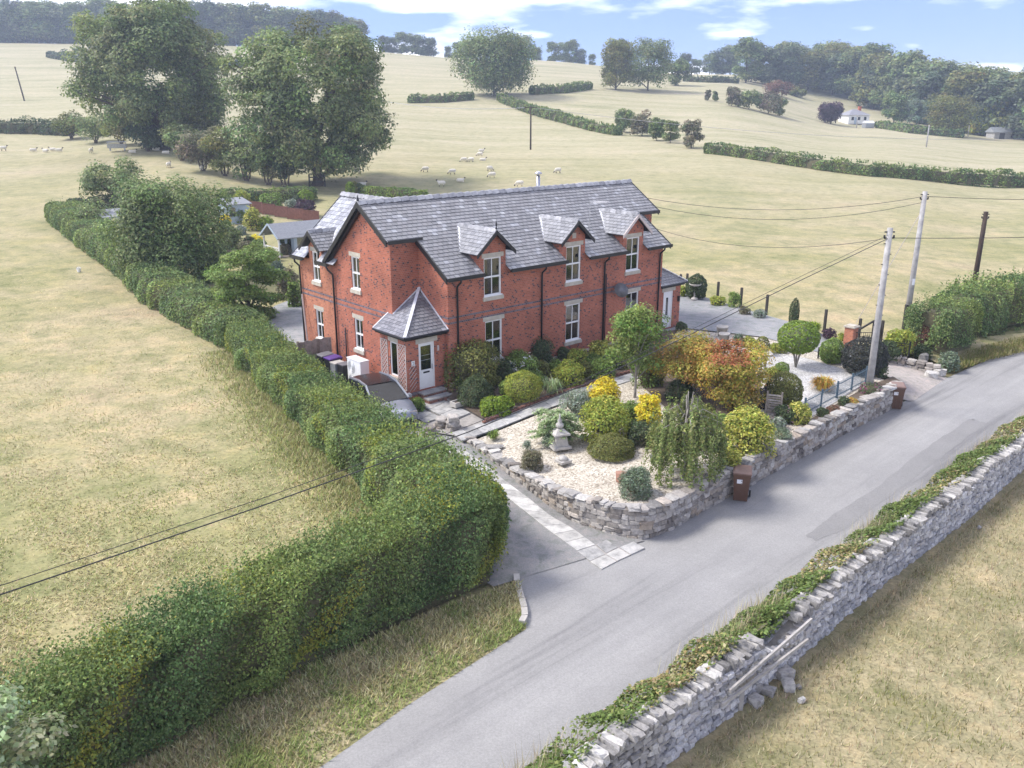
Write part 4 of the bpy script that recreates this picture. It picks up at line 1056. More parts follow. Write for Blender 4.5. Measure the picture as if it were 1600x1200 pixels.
        MB().box(-6.5, -6.42, .2, .24, 2.5, 2.72).build('porch_light', 'timber_pale', p)
    else:
        MB().box((w0 + w1) / 2 - .1, (w0 + w1) / 2 + .1, .34, .35, 1.6, 2.6).build('pane', 'glass', door)
        MB().box(d1 + .35, d1 + .47, .14, .24, 2.3, 2.6).build('porch_light', 'black_paint', p)
    for k, (h, ex_) in enumerate(((.72, .42), (.56, .78))):
        MB().box(d0 - .1, d1 + .25, .24 - ex_, .24 - (0 if k == 0 else .42), .4, h + .1).build('step', 'edging_brick', p)
        MB().box(d0 - .12, d1 + .27, .24 - ex_ - .02, .24 - (0 if k == 0 else .42), h + .1, h + .16).build('step_tread', 'paving', p)
    # roof with hip to the inner corner
    zE, ap = 3.38, (X(-6.05), 2.05, 4.87)
    E_, Rr, L0, L1, L2 = (X(-8.3), 0, zE), (X(-6.05), 0, zE), (X(-8.3), 2.38, zE), (X(-7.49), 2.38, 3.917), (X(-7.49), 2.05, 3.917)
    sg = -1 if mirror else 1
    r = roof_part('porch_roof', [dict(polys=[[E_, Rr, ap]], anchor=E_, edir=(1, 0, 0), gdir=(0, 2.05, 1.49), ex=.18, wd=.24),
        dict(polys=[[E_, (X(-8.3), 2.05, zE), ap], [(X(-8.3), 2.05, zE), L0, L1, L2]], anchor=E_, edir=(0, 1, 0), gdir=(sg * 2.25, 0, 1.49), ex=.18, wd=.24, tones=SLATE if mirror else [(.21, .215, .245), (.25, .255, .285), (.18, .185, .21)])], house)  # left porch's west face: sunlight painted into lighter slate tones
    MB().bar(Vector(E_) + Vector((0, 0, .05)), Vector(ap) + Vector((0, 0, .05)), .13, .035).build('hip_roll', 'lead', r)
    MB().bar(Vector(Rr) + Vector((-.03 * sg, 0, .04)), Vector(ap) + Vector((-.03 * sg, 0, .04)), .06, .03).build('lead_flashing', 'lead', r)
    MB().bar(Vector(L2) + Vector((0, -.04, .03)), Vector(ap) + Vector((0, -.04, .04)), .06, .03).build('lead_flashing', 'lead', r)
    MB().bar(Vector(L0) + Vector((0, 0, .02)), Vector(L1) + Vector((0, 0, .02)), .06, .05).build('verge_strip', 'lead', r)
    for a, b_ in ((Vector(E_), Vector(Rr)), (Vector(E_), Vector(L0))):
        MB().tube([a + Vector((0, 0, -.03)), b_ + Vector((0, 0, -.03))], .055, 8).build('gutter', 'black_paint', r)
        MB().bar(a + Vector((.1 * sg, .1, -.1)), b_ + Vector((.1 * sg, .1 if b_.y < 1 else 0, -.1)), .03, .14).build('fascia', 'black_paint', r)
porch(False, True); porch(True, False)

# ------------------------------------------------------------------ vegetation builders
def hedge(name, label, path, hw, h, dens, leaf, pal, group=None, shoots=.06, bulge=.16, power=.42, cat='hedge', yellow=None, gaps=0.0, jit=.6, core=.82, wave=.05):
    P3 = [np.array(p, float) for p in path]
    base = P3[0].copy()
    P3 = np.array([p - base for p in P3])
    seg = np.linalg.norm(np.diff(P3[:, :2], axis=0), axis=1); cum = np.concatenate([[0], np.cumsum(seg)]); L = cum[-1]
    hw_ = np.broadcast_to(np.asarray(hw, float), (len(P3),)); h_ = np.broadcast_to(np.asarray(h, float), (len(P3),))
    def at(a):
        k = np.clip(np.searchsorted(cum, a, side='right') - 1, 0, len(seg) - 1); f = ((a - cum[k]) / seg[k])[:, None]
        c = P3[k] * (1 - f) + P3[k + 1] * f
        # smoothed tangent
        tg = unit(np.gradient(P3[:, :2], cum, axis=0)); t2 = unit(tg[k] * (1 - f) + tg[k + 1] * f)
        return c, t2, hw_[k] * (1 - f[:, 0]) + hw_[k + 1] * f[:, 0], h_[k] * (1 - f[:, 0]) + h_[k + 1] * f[:, 0]
    ph = np.linspace(-.05, math.pi + .05, 200)
    def prof(ph):
        c, s = np.cos(ph), np.sin(ph)
        return np.sign(c) * np.abs(c) ** power, np.sign(s) * np.abs(s) ** power
    H0, W0 = h_.mean(), hw_.mean()
    px_, pz_ = prof(ph); ar = np.concatenate([[0], np.cumsum(np.hypot(np.diff(px_) * W0, np.diff(pz_) * H0))])
    area = L * ar[-1]; N = int(area * dens)
    a = rng.random(N) * L; u = rng.random(N) * ar[-1]; phi = np.interp(u, ar, ph)
    c, t2, w, hh = at(a); sx_, sz_ = prof(phi)
    fx = np.array([rng.uniform(.5, 3.5, 6), rng.uniform(1, 5, 6), rng.uniform(0, 6, 6)])
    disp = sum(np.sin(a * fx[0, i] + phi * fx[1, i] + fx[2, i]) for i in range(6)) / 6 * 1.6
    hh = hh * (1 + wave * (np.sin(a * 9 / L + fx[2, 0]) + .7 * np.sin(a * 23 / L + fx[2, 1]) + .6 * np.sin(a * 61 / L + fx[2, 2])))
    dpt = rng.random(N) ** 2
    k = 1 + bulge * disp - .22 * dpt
    side = np.stack([-t2[:, 1], t2[:, 0]], 1)
    nrm = np.concatenate([side * (np.cos(phi))[:, None] * 1.0, (np.sin(phi) * 1.0)[:, None]], 1)
    pts = np.concatenate([c[:, :2] + side * (sx_ * w * k)[:, None], (c[:, 2] + sz_ * hh * (1 + bulge * .5 * disp - .1 * dpt))[:, None]], 1)
    # ends
    M = int(N * .11 * max(1, 12 / L))
    for e, sg in ((0.0, -1), (L, 1)):
        c2, t_, w2, h2 = at(np.full(M, e)); pp = rng.random(M) * math.pi; rr = np.sqrt(rng.random(M)); x_, z_ = prof(pp)
        s2 = np.stack([-t_[:, 1], t_[:, 0]], 1)
        q = np.concatenate([c2[:, :2] + s2 * (x_ * w2 * rr)[:, None] + t_ * (sg * (.12 + .25 * (1 - rr ** 2) + .12 * rng.normal(size=M)))[:, None], (c2[:, 2] + z_ * h2 * rr)[:, None]], 1)
        pts = np.concatenate([pts, q]); nrm = np.concatenate([nrm, np.concatenate([t_ * sg, np.full((M, 1), .2)], 1)]); disp = np.concatenate([disp, rng.normal(size=M) * .4]); a = np.concatenate([a, np.full(M, e)])
    # upright shoots along the top
    S = int(N * shoots / 6)
    if S:
        sa = rng.random(S) * L; c3, t3, w3, h3 = at(sa); off = rng.uniform(-.9, .9, S); s3 = np.stack([-t3[:, 1], t3[:, 0]], 1)
        for kk in range(6):
            zz_ = h3 * (.97 + .035 * kk * rng.random(S) * 1.6)
            q = np.concatenate([c3[:, :2] + s3 * (off * w3)[:, None] + rng.normal(size=(S, 2)) * .03, (c3[:, 2] + zz_)[:, None]], 1)
            pts = np.concatenate([pts, q]); nrm = np.concatenate([nrm, rng.normal(size=(S, 3))]); disp = np.concatenate([disp, np.full(S, .3)]); a = np.concatenate([a, sa])
    NN = len(pts)
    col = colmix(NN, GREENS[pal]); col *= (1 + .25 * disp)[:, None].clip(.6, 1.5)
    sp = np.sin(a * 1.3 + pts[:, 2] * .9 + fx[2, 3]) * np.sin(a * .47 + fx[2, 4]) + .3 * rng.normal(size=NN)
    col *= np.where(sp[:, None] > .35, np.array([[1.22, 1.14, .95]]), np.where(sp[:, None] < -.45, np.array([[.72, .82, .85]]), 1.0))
    if yellow:
        patch = np.sin(a * 1.7 + pts[:, 2] * 2.1) * np.sin(a * .61 + 1.3) + .25 * rng.normal(size=NN)
        mk = patch > .8; col[mk] = colmix(mk.sum(), yellow)
    hol = np.sin(a * 2.9 + pts[:, 2] * 3.3 + fx[2, 5]) * np.sin(a * 1.27 - pts[:, 2] * 2.2 + fx[2, 1]) + .25 * rng.normal(size=NN)
    kp_ = ~((hol > .72) & (rng.random(NN) < .7)); pts, nrm, col = pts[kp_], nrm[kp_], col[kp_]
    t = thing(name, label, cat, base, 0, group)
    obj('foliage', leaf_mesh('foliage', pts, nrm, leaf, col, jit=jit), t)
    # inner branches
    mb = MB(); K = max(6, int(L / 1.0)); prev = None; vs = []; q = np.linspace(0, math.pi, 9)
    aa = np.linspace(.1, L - .1, K); cc, tt, ww, hhh = at(aa); xs, zs = prof(q)
    for i in range(K):
        s_ = np.array([-tt[i, 1], tt[i, 0]])
        for x_, z_ in zip(xs, zs): vs.append((*(cc[i, :2] + s_ * x_ * ww[i] * core * (.95 if gaps == 0 else .7)), cc[i, 2] - .05 + z_ * hhh[i] * (core + .03)))
    fs = [(i * 9 + j, i * 9 + j + 1, (i + 1) * 9 + j + 1, (i + 1) * 9 + j) for i in range(K - 1) for j in range(8)]
    fs += [tuple(range(9)), tuple((K - 1) * 9 + j for j in range(8, -1, -1))]
    mb.add(vs, fs).build('inner_branches', 'twig', t)
    return t

def make_tree(name, label, cat, base, height, rad, bottom, n_puff, puff, per, leaf, pal, trunk_r, bark='bark', group=None, squash=.75, lean=(0, 0), seed=1, limbs=14, flat=.78, holes=.12, stem_n=1, shape=1.0, extra=None, barrel=.12):
    r = np.random.default_rng(seed)
    t = thing(name, label, cat, base, 0, group)
    rad = np.array(rad if hasattr(rad, '__len__') else (rad, rad), float)
    cz = (height + bottom) / 2; rz = (height - bottom) / 2
    d = unit(r.normal(size=(n_puff, 3))); rr = .35 + .65 * r.random(n_puff) ** .45
    ang = np.arctan2(d[:, 1], d[:, 0]); lob = 1 + .14 * np.sin(ang * 3 + seed) + .09 * np.sin(ang * 5 + seed * 2 + d[:, 2] * 4)
    pr = puff * (.6 + .75 * r.random(n_puff))
    inner = np.maximum(1 - pr / max(rad.max(), .1) * .7, .3)
    bar = np.minimum(np.maximum(1 - d[:, 2] ** 2, .05) ** -barrel, 1.9); inner = inner * bar
    pc = np.stack([d[:, 0] * rad[0] * rr * lob * inner + lean[0] * (d[:, 2] + 1) * .5, d[:, 1] * rad[1] * rr * lob * inner + lean[1] * (d[:, 2] + 1) * .5, cz + np.sign(d[:, 2]) * np.abs(d[:, 2]) ** shape * rz * rr * (1 - puff / max(rz, .1) * .45)], 1)
    keep = r.random(n_puff) > holes; pc, pr = pc[keep], pr[keep]; n = len(pc)
    cnt = np.maximum(8, (per * (pr / puff) ** 2)).astype(int); k = np.repeat(np.arange(n), cnt); N = len(k)
    dd = unit(r.normal(size=(N, 3)) + np.array([0, 0, .25])); sh = .62 + .45 * r.random(N)
    wob = 1 + .2 * np.sin(dd[:, 0] * 5 + k * 1.7) * np.sin(dd[:, 1] * 6 + k) + .15 * np.sin(dd[:, 2] * 8 + k * 2.3)
    pts = pc[k] + dd * (pr[k] * sh * wob)[:, None] * np.array([1, 1, flat])
    outw = unit(pc - np.array([0, 0, cz]))[k]
    nrm = dd * 1.0 + outw * .4 + np.array([0, 0, .35])
    pcol = 1 + .16 * r.normal(size=n); hue = r.normal(size=(n, 3)) * .06
    col = colmix(N, GREENS[pal], var=.18) * pcol[k][:, None] * (1 + hue[k])
    if extra is not None:
        m_ = extra(pts); col[m_] = colmix(int(m_.sum()), GREENS['maplered'])
    obj('crown', leaf_mesh('crown', pts, nrm, leaf, np.clip(col, .005, .9)), t)
    mb = MB(); th = bottom + rz * .75
    for sn in range(stem_n):
        ox = (sn - (stem_n - 1) / 2) * trunk_r * 3
        mb.tube([(ox * .4, 0, -.3), (ox * .5, 0, .3), (ox + lean[0] * .1, 0, bottom * .5 + .1), (ox * 1.6 + lean[0] * .3, lean[1] * .3, (bottom + th) / 2), (ox * 2 + lean[0] * .5, lean[1] * .5, th)], [trunk_r * 1.35, trunk_r * 1.05, trunk_r * .9, trunk_r * .65, trunk_r * .3], 8)
    order = np.argsort(-np.linalg.norm(pc - np.array([0, 0, cz]), axis=1))[:limbs * 2:2] if n > limbs * 2 else np.arange(min(n, limbs))
    for i in order:
        q = pc[i]; z0 = bottom * .75 + (min(max(q[2] - rz * .5, bottom), th) - bottom) * .7
        f = .45; mid = np.array([q[0] * f, q[1] * f, z0 + (q[2] - z0) * .62])
        mb.tube([(0, 0, z0 * .95), tuple(mid), tuple(q)], [trunk_r * .42, trunk_r * .24, trunk_r * .06], 6)
    mb.build('trunk', bark, t, True)
    return t

def where(px, ytop, ybot, wpx, z=None):
    p = G(px, ybot, z) if z is not None else T(px, ybot)
    m_ = mpp(p); r_ = wpx * m_ / 2
    dx = unit(np.array([p[0], p[1], 0.0])); c_ = p + dx * r_ * .75
    if z is None: c_[2] = TZ(c_[0], c_[1])
    dep = math.atan2(CAM_H - p[2], math.hypot(p[0], p[1])); Hm = (ybot - ytop) * m_
    h = max((Hm - .75 * r_ * math.sin(dep)) / math.cos(dep), .3 * r_)
    return c_, r_, h
def shrub(label, px, ytop, ybot, wpx, pal, z=GZ, leaf=.09, n=2600, lobes=9, style='dome', cat='shrub', name='shrub', flowers=None, group=None, stems=True, aspect=.6):
    c_, r_, h = where(px, ytop, ybot, wpx, z); r_ *= 1.08; h *= 1.06
    t = thing(name, label, cat, c_, 0, group)
    n = int(n)
    if style in ('dome', 'ball', 'mound'):
        if style == 'dome':
            d = sph(lobes); d[:, 2] = np.abs(d[:, 2]) * .9 + .05
            lr = r_ * rng.uniform(.38, .6, lobes)
            pc = np.stack([d[:, 0] * (r_ - lr * .8), d[:, 1] * (r_ - lr * .8), h * (.28 + .5 * d[:, 2])], 1)
            pc[0] = (0, 0, h * .55); lr[0] = r_ * .62
            k = rng.choice(lobes, n, p=lr ** 2 / (lr ** 2).sum()); dd = sph(n); dd[:, 2] = np.where(rng.random(n) < .75, np.abs(dd[:, 2]), dd[:, 2])
            lz = np.minimum(lr * .95, h * .46)
            pts = pc[k] + dd * np.stack([lr[k], lr[k], lz[k]], 1) * (.7 + .36 * rng.random(n))[:, None]
            nb = int(n * .45); db = sph(nb); db[:, 2] = np.abs(db[:, 2]); rb = np.maximum(np.sqrt(1 - db[:, 2] ** 2), 1e-3) ** -.35; pb = db * np.array([r_ * .9, r_ * .9, h * .86]) * (.8 + .28 * rng.random(nb))[:, None] * (1 + .1 * np.sin(db[:, 0] * 6 + r_ * 9) + .08 * np.sin(db[:, 1] * 8))[:, None]; pb[:, :2] *= np.minimum(rb, 2)[:, None]; pts[:nb] = pb; dd[:nb] = db
            pts[:, 2] = np.abs(pts[:, 2]); col = colmix(n, GREENS[pal]) * (1 + .12 * rng.normal(size=lobes))[k][:, None]; jit = .55
        else:
            dd = sph(n)
            zc = h * .5 if style == 'ball' else 0.0
            if style == 'mound': dd[:, 2] = np.abs(dd[:, 2])
            wob = 1 + .05 * np.sin(dd[:, 0] * 7 + 1) * np.sin(dd[:, 1] * 6) + .03 * np.sin(dd[:, 2] * 15)
            rad_ = np.sqrt(np.maximum(1 - dd[:, 2] ** 2, 0)); fat = np.where(dd[:, 2] < 0, np.maximum(rad_, 1e-3) ** -.55, 1.0) if style == 'ball' else 1.0
            pts = dd * np.array([r_, r_, h * .5 if style == 'ball' else h]) * (wob * (.88 + .13 * rng.random(n)))[:, None] + np.array([0, 0, zc])
            pts[:, :2] *= np.minimum(fat, 4.0)[:, None] if style == 'ball' else 1.0
            col = colmix(n, GREENS[pal]); jit = .45
        me = leaf_mesh('foliage', pts, dd, leaf, np.clip(col, .005, .9), aspect=aspect, jit=jit)
        obj('foliage', me, t)
        cm = MB(); rows = 6; vs = []
        prof = [(math.cos(a) * r_ * .6, (h * .42 + math.sin(a) * h * .34) if style != 'mound' else max(0, math.sin(a)) * h * .8) for a in np.linspace(-1.3, 1.5, 7)]
        if style != 'mound': cm.tube([(0, 0, -.05), (0, 0, h * .4)], r_ * .12, 6)
        cm.lathe([(max(.02, a), b_) for a, b_ in prof], 10); cm.build('inner_branches', 'twig', t)
    elif style == 'spiky':
        th = rng.random(n) * 2 * math.pi; b0 = np.stack([np.cos(th), np.sin(th), np.zeros(n)], 1) * (r_ * .45 * np.sqrt(rng.random(n)))[:, None]
        ln = h * (.6 + .5 * rng.random(n)); out = np.stack([np.cos(th), np.sin(th), np.zeros(n)], 1) * (r_ * (.2 + .75 * rng.random(n)))[:, None]
        mid = b0 + out * .45 + np.array([0, 0, 1]) * (ln * .75)[:, None]; tip = b0 + out + np.array([0, 0, 1]) * (ln * (.05 + .95 * rng.random(n)))[:, None]
        sd = np.stack([-np.sin(th), np.cos(th), np.zeros(n)], 1) * leaf
        V = np.stack([b0 - sd * .5, mid - sd * .5, tip, mid + sd * .5], 1)
        obj('foliage', quads_mesh('foliage', V, colmix(n, GREENS[pal]), 'grass_blade'), t)
    elif style == 'spread':
        m_ = 60; th = rng.random(m_) * 2 * math.pi; le = r_ * (.5 + .55 * rng.random(m_)); z0 = h * (.15 + .75 * rng.random(m_))
        k = rng.integers(0, m_, n); f = rng.random(n) ** .7
        pts = np.stack([np.cos(th[k]) * le[k] * f, np.sin(th[k]) * le[k] * f, z0[k] * (.5 + .6 * np.sin(f * 2.2)) * (1 - .35 * f)], 1) + rng.normal(size=(n, 3)) * np.array([.09, .09, .03]) * (1 - .5 * f)[:, None]
        pts[:, 2] = np.abs(pts[:, 2]) + .03
        obj('foliage', leaf_mesh('foliage', pts, np.tile([0, 0, 1.0], (n, 1)), leaf, colmix(n, GREENS[pal]), aspect=.35, jit=.45), t)
        MB().lathe([(r_ * .3, 0), (r_ * .25, h * .2), (.05, h * .3)], 10).build('inner_branches', 'twig', t)
    if flowers:
        fc, nf, fs = flowers
        dd = sph(nf); dd[:, 2] = np.abs(dd[:, 2]); base_ = dd * np.array([r_ * .95, r_ * .95, h * .95])
        pts = np.repeat(base_, 12, 0) + rng.normal(size=(nf * 12, 3)) * fs * .45
        obj('flowers', leaf_mesh('flowers', pts, np.repeat(dd, 12, 0), fs * .6, colmix(nf * 12, [fc], var=.08), aspect=.9), t)
    return t

# ------------------------------------------------------------------ near hedges
HP = [(-14.2, 44.5), (-11.3, 39.3), (-8.9, 35.2), (-6.9, 31.8), (-5.1, 28.6), (-3.4, 25.6), (-2.0, 23.2), (-1.15, 21.9)]
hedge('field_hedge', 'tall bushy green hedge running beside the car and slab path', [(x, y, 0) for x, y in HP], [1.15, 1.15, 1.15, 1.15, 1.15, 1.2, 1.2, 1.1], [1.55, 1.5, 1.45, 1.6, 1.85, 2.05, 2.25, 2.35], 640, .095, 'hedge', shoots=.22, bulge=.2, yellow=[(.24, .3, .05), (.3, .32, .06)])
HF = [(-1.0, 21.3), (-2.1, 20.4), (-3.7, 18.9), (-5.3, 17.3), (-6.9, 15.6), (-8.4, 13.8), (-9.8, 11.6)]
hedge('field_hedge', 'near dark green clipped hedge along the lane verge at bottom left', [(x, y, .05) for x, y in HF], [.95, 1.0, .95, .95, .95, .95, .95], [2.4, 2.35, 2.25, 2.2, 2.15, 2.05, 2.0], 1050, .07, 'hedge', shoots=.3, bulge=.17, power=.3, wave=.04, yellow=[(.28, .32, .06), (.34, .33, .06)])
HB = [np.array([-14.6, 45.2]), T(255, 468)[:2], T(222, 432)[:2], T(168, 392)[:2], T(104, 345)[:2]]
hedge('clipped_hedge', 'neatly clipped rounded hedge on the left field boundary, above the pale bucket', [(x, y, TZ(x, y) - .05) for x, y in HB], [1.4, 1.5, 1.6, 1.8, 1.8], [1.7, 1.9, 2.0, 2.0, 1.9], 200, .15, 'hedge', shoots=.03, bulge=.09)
HB2 = [T(118, 340)[:2], T(200, 330)[:2], T(285, 324)[:2]]
hedge('clipped_hedge', 'dark hedge closing the back garden behind the small tree', [(x, y, TZ(x, y)) for x, y in HB2], 1.0, 1.8, 120, .18, 'dark', shoots=.03, bulge=.08)
# right of the gate
p0, p1, p2, p3 = G(1455, 553, .4), G(1497, 545, .3), G(1560, 520, .25), G(1690, 500, .2)
hedge('clipped_hedge', 'square clipped green hedge block by the right-hand gateway', [p0 + [0, .6, 0], p1 + [.3, 1.2, 0]], 1.25, 2.4, 330, .1, 'hedge', shoots=.05, bulge=.06, power=.3)
hedge('field_hedge', 'loose green hedge beside the lane behind the dark pole', [p1 + [1.2, 3.0, 0], p2 + [.8, 2.8, 0], p3 + [0, 2.5, 0]], 1.5, [2.3, 2.4, 2.2], 190, .14, 'hedge', shoots=.15, bulge=.15)
# low clipped hedges behind the house
a_, b_ = T(350, 318), T(488, 313)
hedge('clipped_hedge', 'long flat-topped hedge at the back of the garden under the oak', [a_, (a_ + b_) / 2, b_], .8, 1.5, 90, .2, 'hedge', shoots=.02, bulge=.06)
a_, b_ = T(566, 305), T(660, 312)
hedge('clipped_hedge', 'low bright hedge between the house roof and the sheep pasture', [a_, b_], .8, 1.1, 90, .2, 'bright', shoots=.02, bulge=.06)

# ------------------------------------------------------------------ the two oaks and hedgerow under them
b1_, b2_ = T(256, 232), T(497, 290)
make_tree('oak_tree', 'leftmost of the two great oaks behind the back garden', 'tree', b1_, 21.2, (11.4, 10.4), .4, 250, 1.8, 350, .42, 'oak', .85, seed=11, limbs=12, holes=.06, lean=(0, 0), shape=.85, barrel=.13)
make_tree('oak_tree', 'great oak with bare lower trunk, right of the other big oak', 'tree', b2_, 19.8, (10.9, 10), .9, 250, 1.7, 350, .38, 'oak', .75, seed=23, limbs=12, holes=.08, lean=(.3, 0), shape=.85, barrel=.12)
def row(pxs, **k): return [T(*p) for p in pxs]
# bushes of the hedgerow under the oaks, each one a shrub
spec = [(112, 178, 216, 50), (150, 178, 222, 60), (190, 186, 226, 60), (232, 192, 236, 60), (285, 195, 252, 62), (318, 196, 268, 66), (352, 198, 276, 60), (386, 205, 284, 58), (420, 212, 290, 62), (446, 225, 293, 44)]
for k, (px, yt, yb, w) in enumerate(spec):
    p = T(px, yb); m_ = mpp(p)
    make_tree('hawthorn_bush', ['olive bush at the left end of the oak hedgerow', 'second bush from the left in the oak hedgerow', 'yellow-green bush in front of the leftmost oak', 'dark bush at the foot of the leftmost oak', 'bush right of the leftmost oak trunk', 'reddish-tipped bush between the two oaks', 'tall hedgerow bush left of the second oak', 'hedgerow bush with bare stems left of the second oak', 'hedgerow bush touching the second oak crown', 'smallest hedgerow bush beside the second oak trunk'][k], 'bush', p, (yb - yt) * m_, w * m_ * .56, .5, 22, w * m_ * .2, 170, .32, ['olive', 'oak', 'olive', 'dark', 'oak', 'heather', 'olive', 'oak', 'oak', 'dark'][k], .12, seed=40 + k, limbs=8, stem_n=3, group='hedgerow bushes under the oaks', holes=.05)
# medium trees of the back garden
p = T(262, 446); make_tree('bay_tree', 'large dense rounded evergreen tree beside the field hedge', 'tree', p + [0, 1.2, 0], 7.6, (4.5, 4.1), .1, 110, 1.2, 420, .2, 'hedge', .22, seed=5, limbs=10, holes=.03, flat=.9, shape=.7)
p = T(182, 330); m_ = mpp(p); make_tree('fruit_tree', 'small open rounded tree at the back-left garden corner', 'tree', p, 5.3, 3.3, 1.0, 40, .9, 170, .26, 'oak', .14, seed=6, limbs=14, holes=.1)
p = T(392, 505); make_tree('dwarf_maple', 'spreading bright green cut-leaf maple left of the house', 'tree', p, 4.9, (2.5, 2.4), .7, 60, .62, 330, .14, 'bright', .14, seed=8, limbs=12, flat=.38, holes=.06)
p = G(992, 620, .88); make_tree('young_tree', 'slim young green tree with pale stem in front of the house end', 'tree', p, 4.1, (1.35, 1.3), 1.0, 46, .42, 150, .12, 'bright', .055, 'bark_pale', seed=9, limbs=16, holes=.08, shape=1.1)
p = G(1075, 622, .88); make_tree('japanese_maple', 'golden orange maple nearer the house in the gravel garden', 'tree', p + [0, .6, 0], 2.85, (1.62, 1.6), .1, 50, .52, 330, .1, 'maple', .1, seed=12, limbs=8, holes=.02, flat=.6)
p = G(1145, 648, .88); make_tree('japanese_maple', 'amber maple with red top behind the wooden trellis screen', 'tree', p + [.1, .6, 0], 2.95, (1.62, 1.5), .05, 54, .52, 360, .1, 'maple', .1, seed=14, limbs=8, holes=.02, flat=.6, extra=lambda q: (q[:, 2] > 2.2) & (q[:, 0] < .3))
# weeping tree
p = G(1068, 745, GZ); t = thing('weeping_tree', 'weeping olive-green tree draped over the corner of the gravel bed', 'tree', p)
S = 130; th = rng.random(S) * 2 * math.pi; rr = 1.15 * np.sqrt(rng.random(S)); tops = 2.55 - .75 * (rr / 1.15) ** 2 + .2 * rng.normal(size=S); low = np.where(rng.random(S) < .6, rng.uniform(.0, .5, S), rng.uniform(.5, 1.4, S))
n_ = 15000; k = rng.integers(0, S, n_); f = rng.random(n_)
pts = np.stack([np.cos(th[k]) * (rr[k] * (1 + .16 * np.sqrt(f))), np.sin(th[k]) * (rr[k] * (1 + .16 * np.sqrt(f))), tops[k] + (low[k] - tops[k]) * f], 1) + rng.normal(size=(n_, 3)) * np.array([.04, .04, .03])
col = colmix(n_, GREENS['weep']) * (1 + .18 * rng.normal(size=S))[k][:, None]
obj('crown', leaf_mesh('crown', pts, unit(pts * [1, 1, .2]), .1, np.clip(col, .01, .9), aspect=.5, jit=.6), t)
mb = MB().tube([(0, 0, -.1), (.05, 0, .9), (-.08, .05, 1.6), (0, 0, 2.35)], [.07, .06, .05, .02], 8)
for i in range(26):
    a_ = th[i]; mb.tube([(0, 0, 1.5 + .02 * i), (math.cos(a_) * rr[i] * .5, math.sin(a_) * rr[i] * .5, tops[i] + .06), (math.cos(a_) * rr[i], math.sin(a_) * rr[i], tops[i] - .1), (math.cos(a_) * rr[i] * 1.1, math.sin(a_) * rr[i] * 1.1, tops[i] - .8)], [.022, .016, .01, .004], 5)
mb.build('trunk', 'bark_pale', t, True)

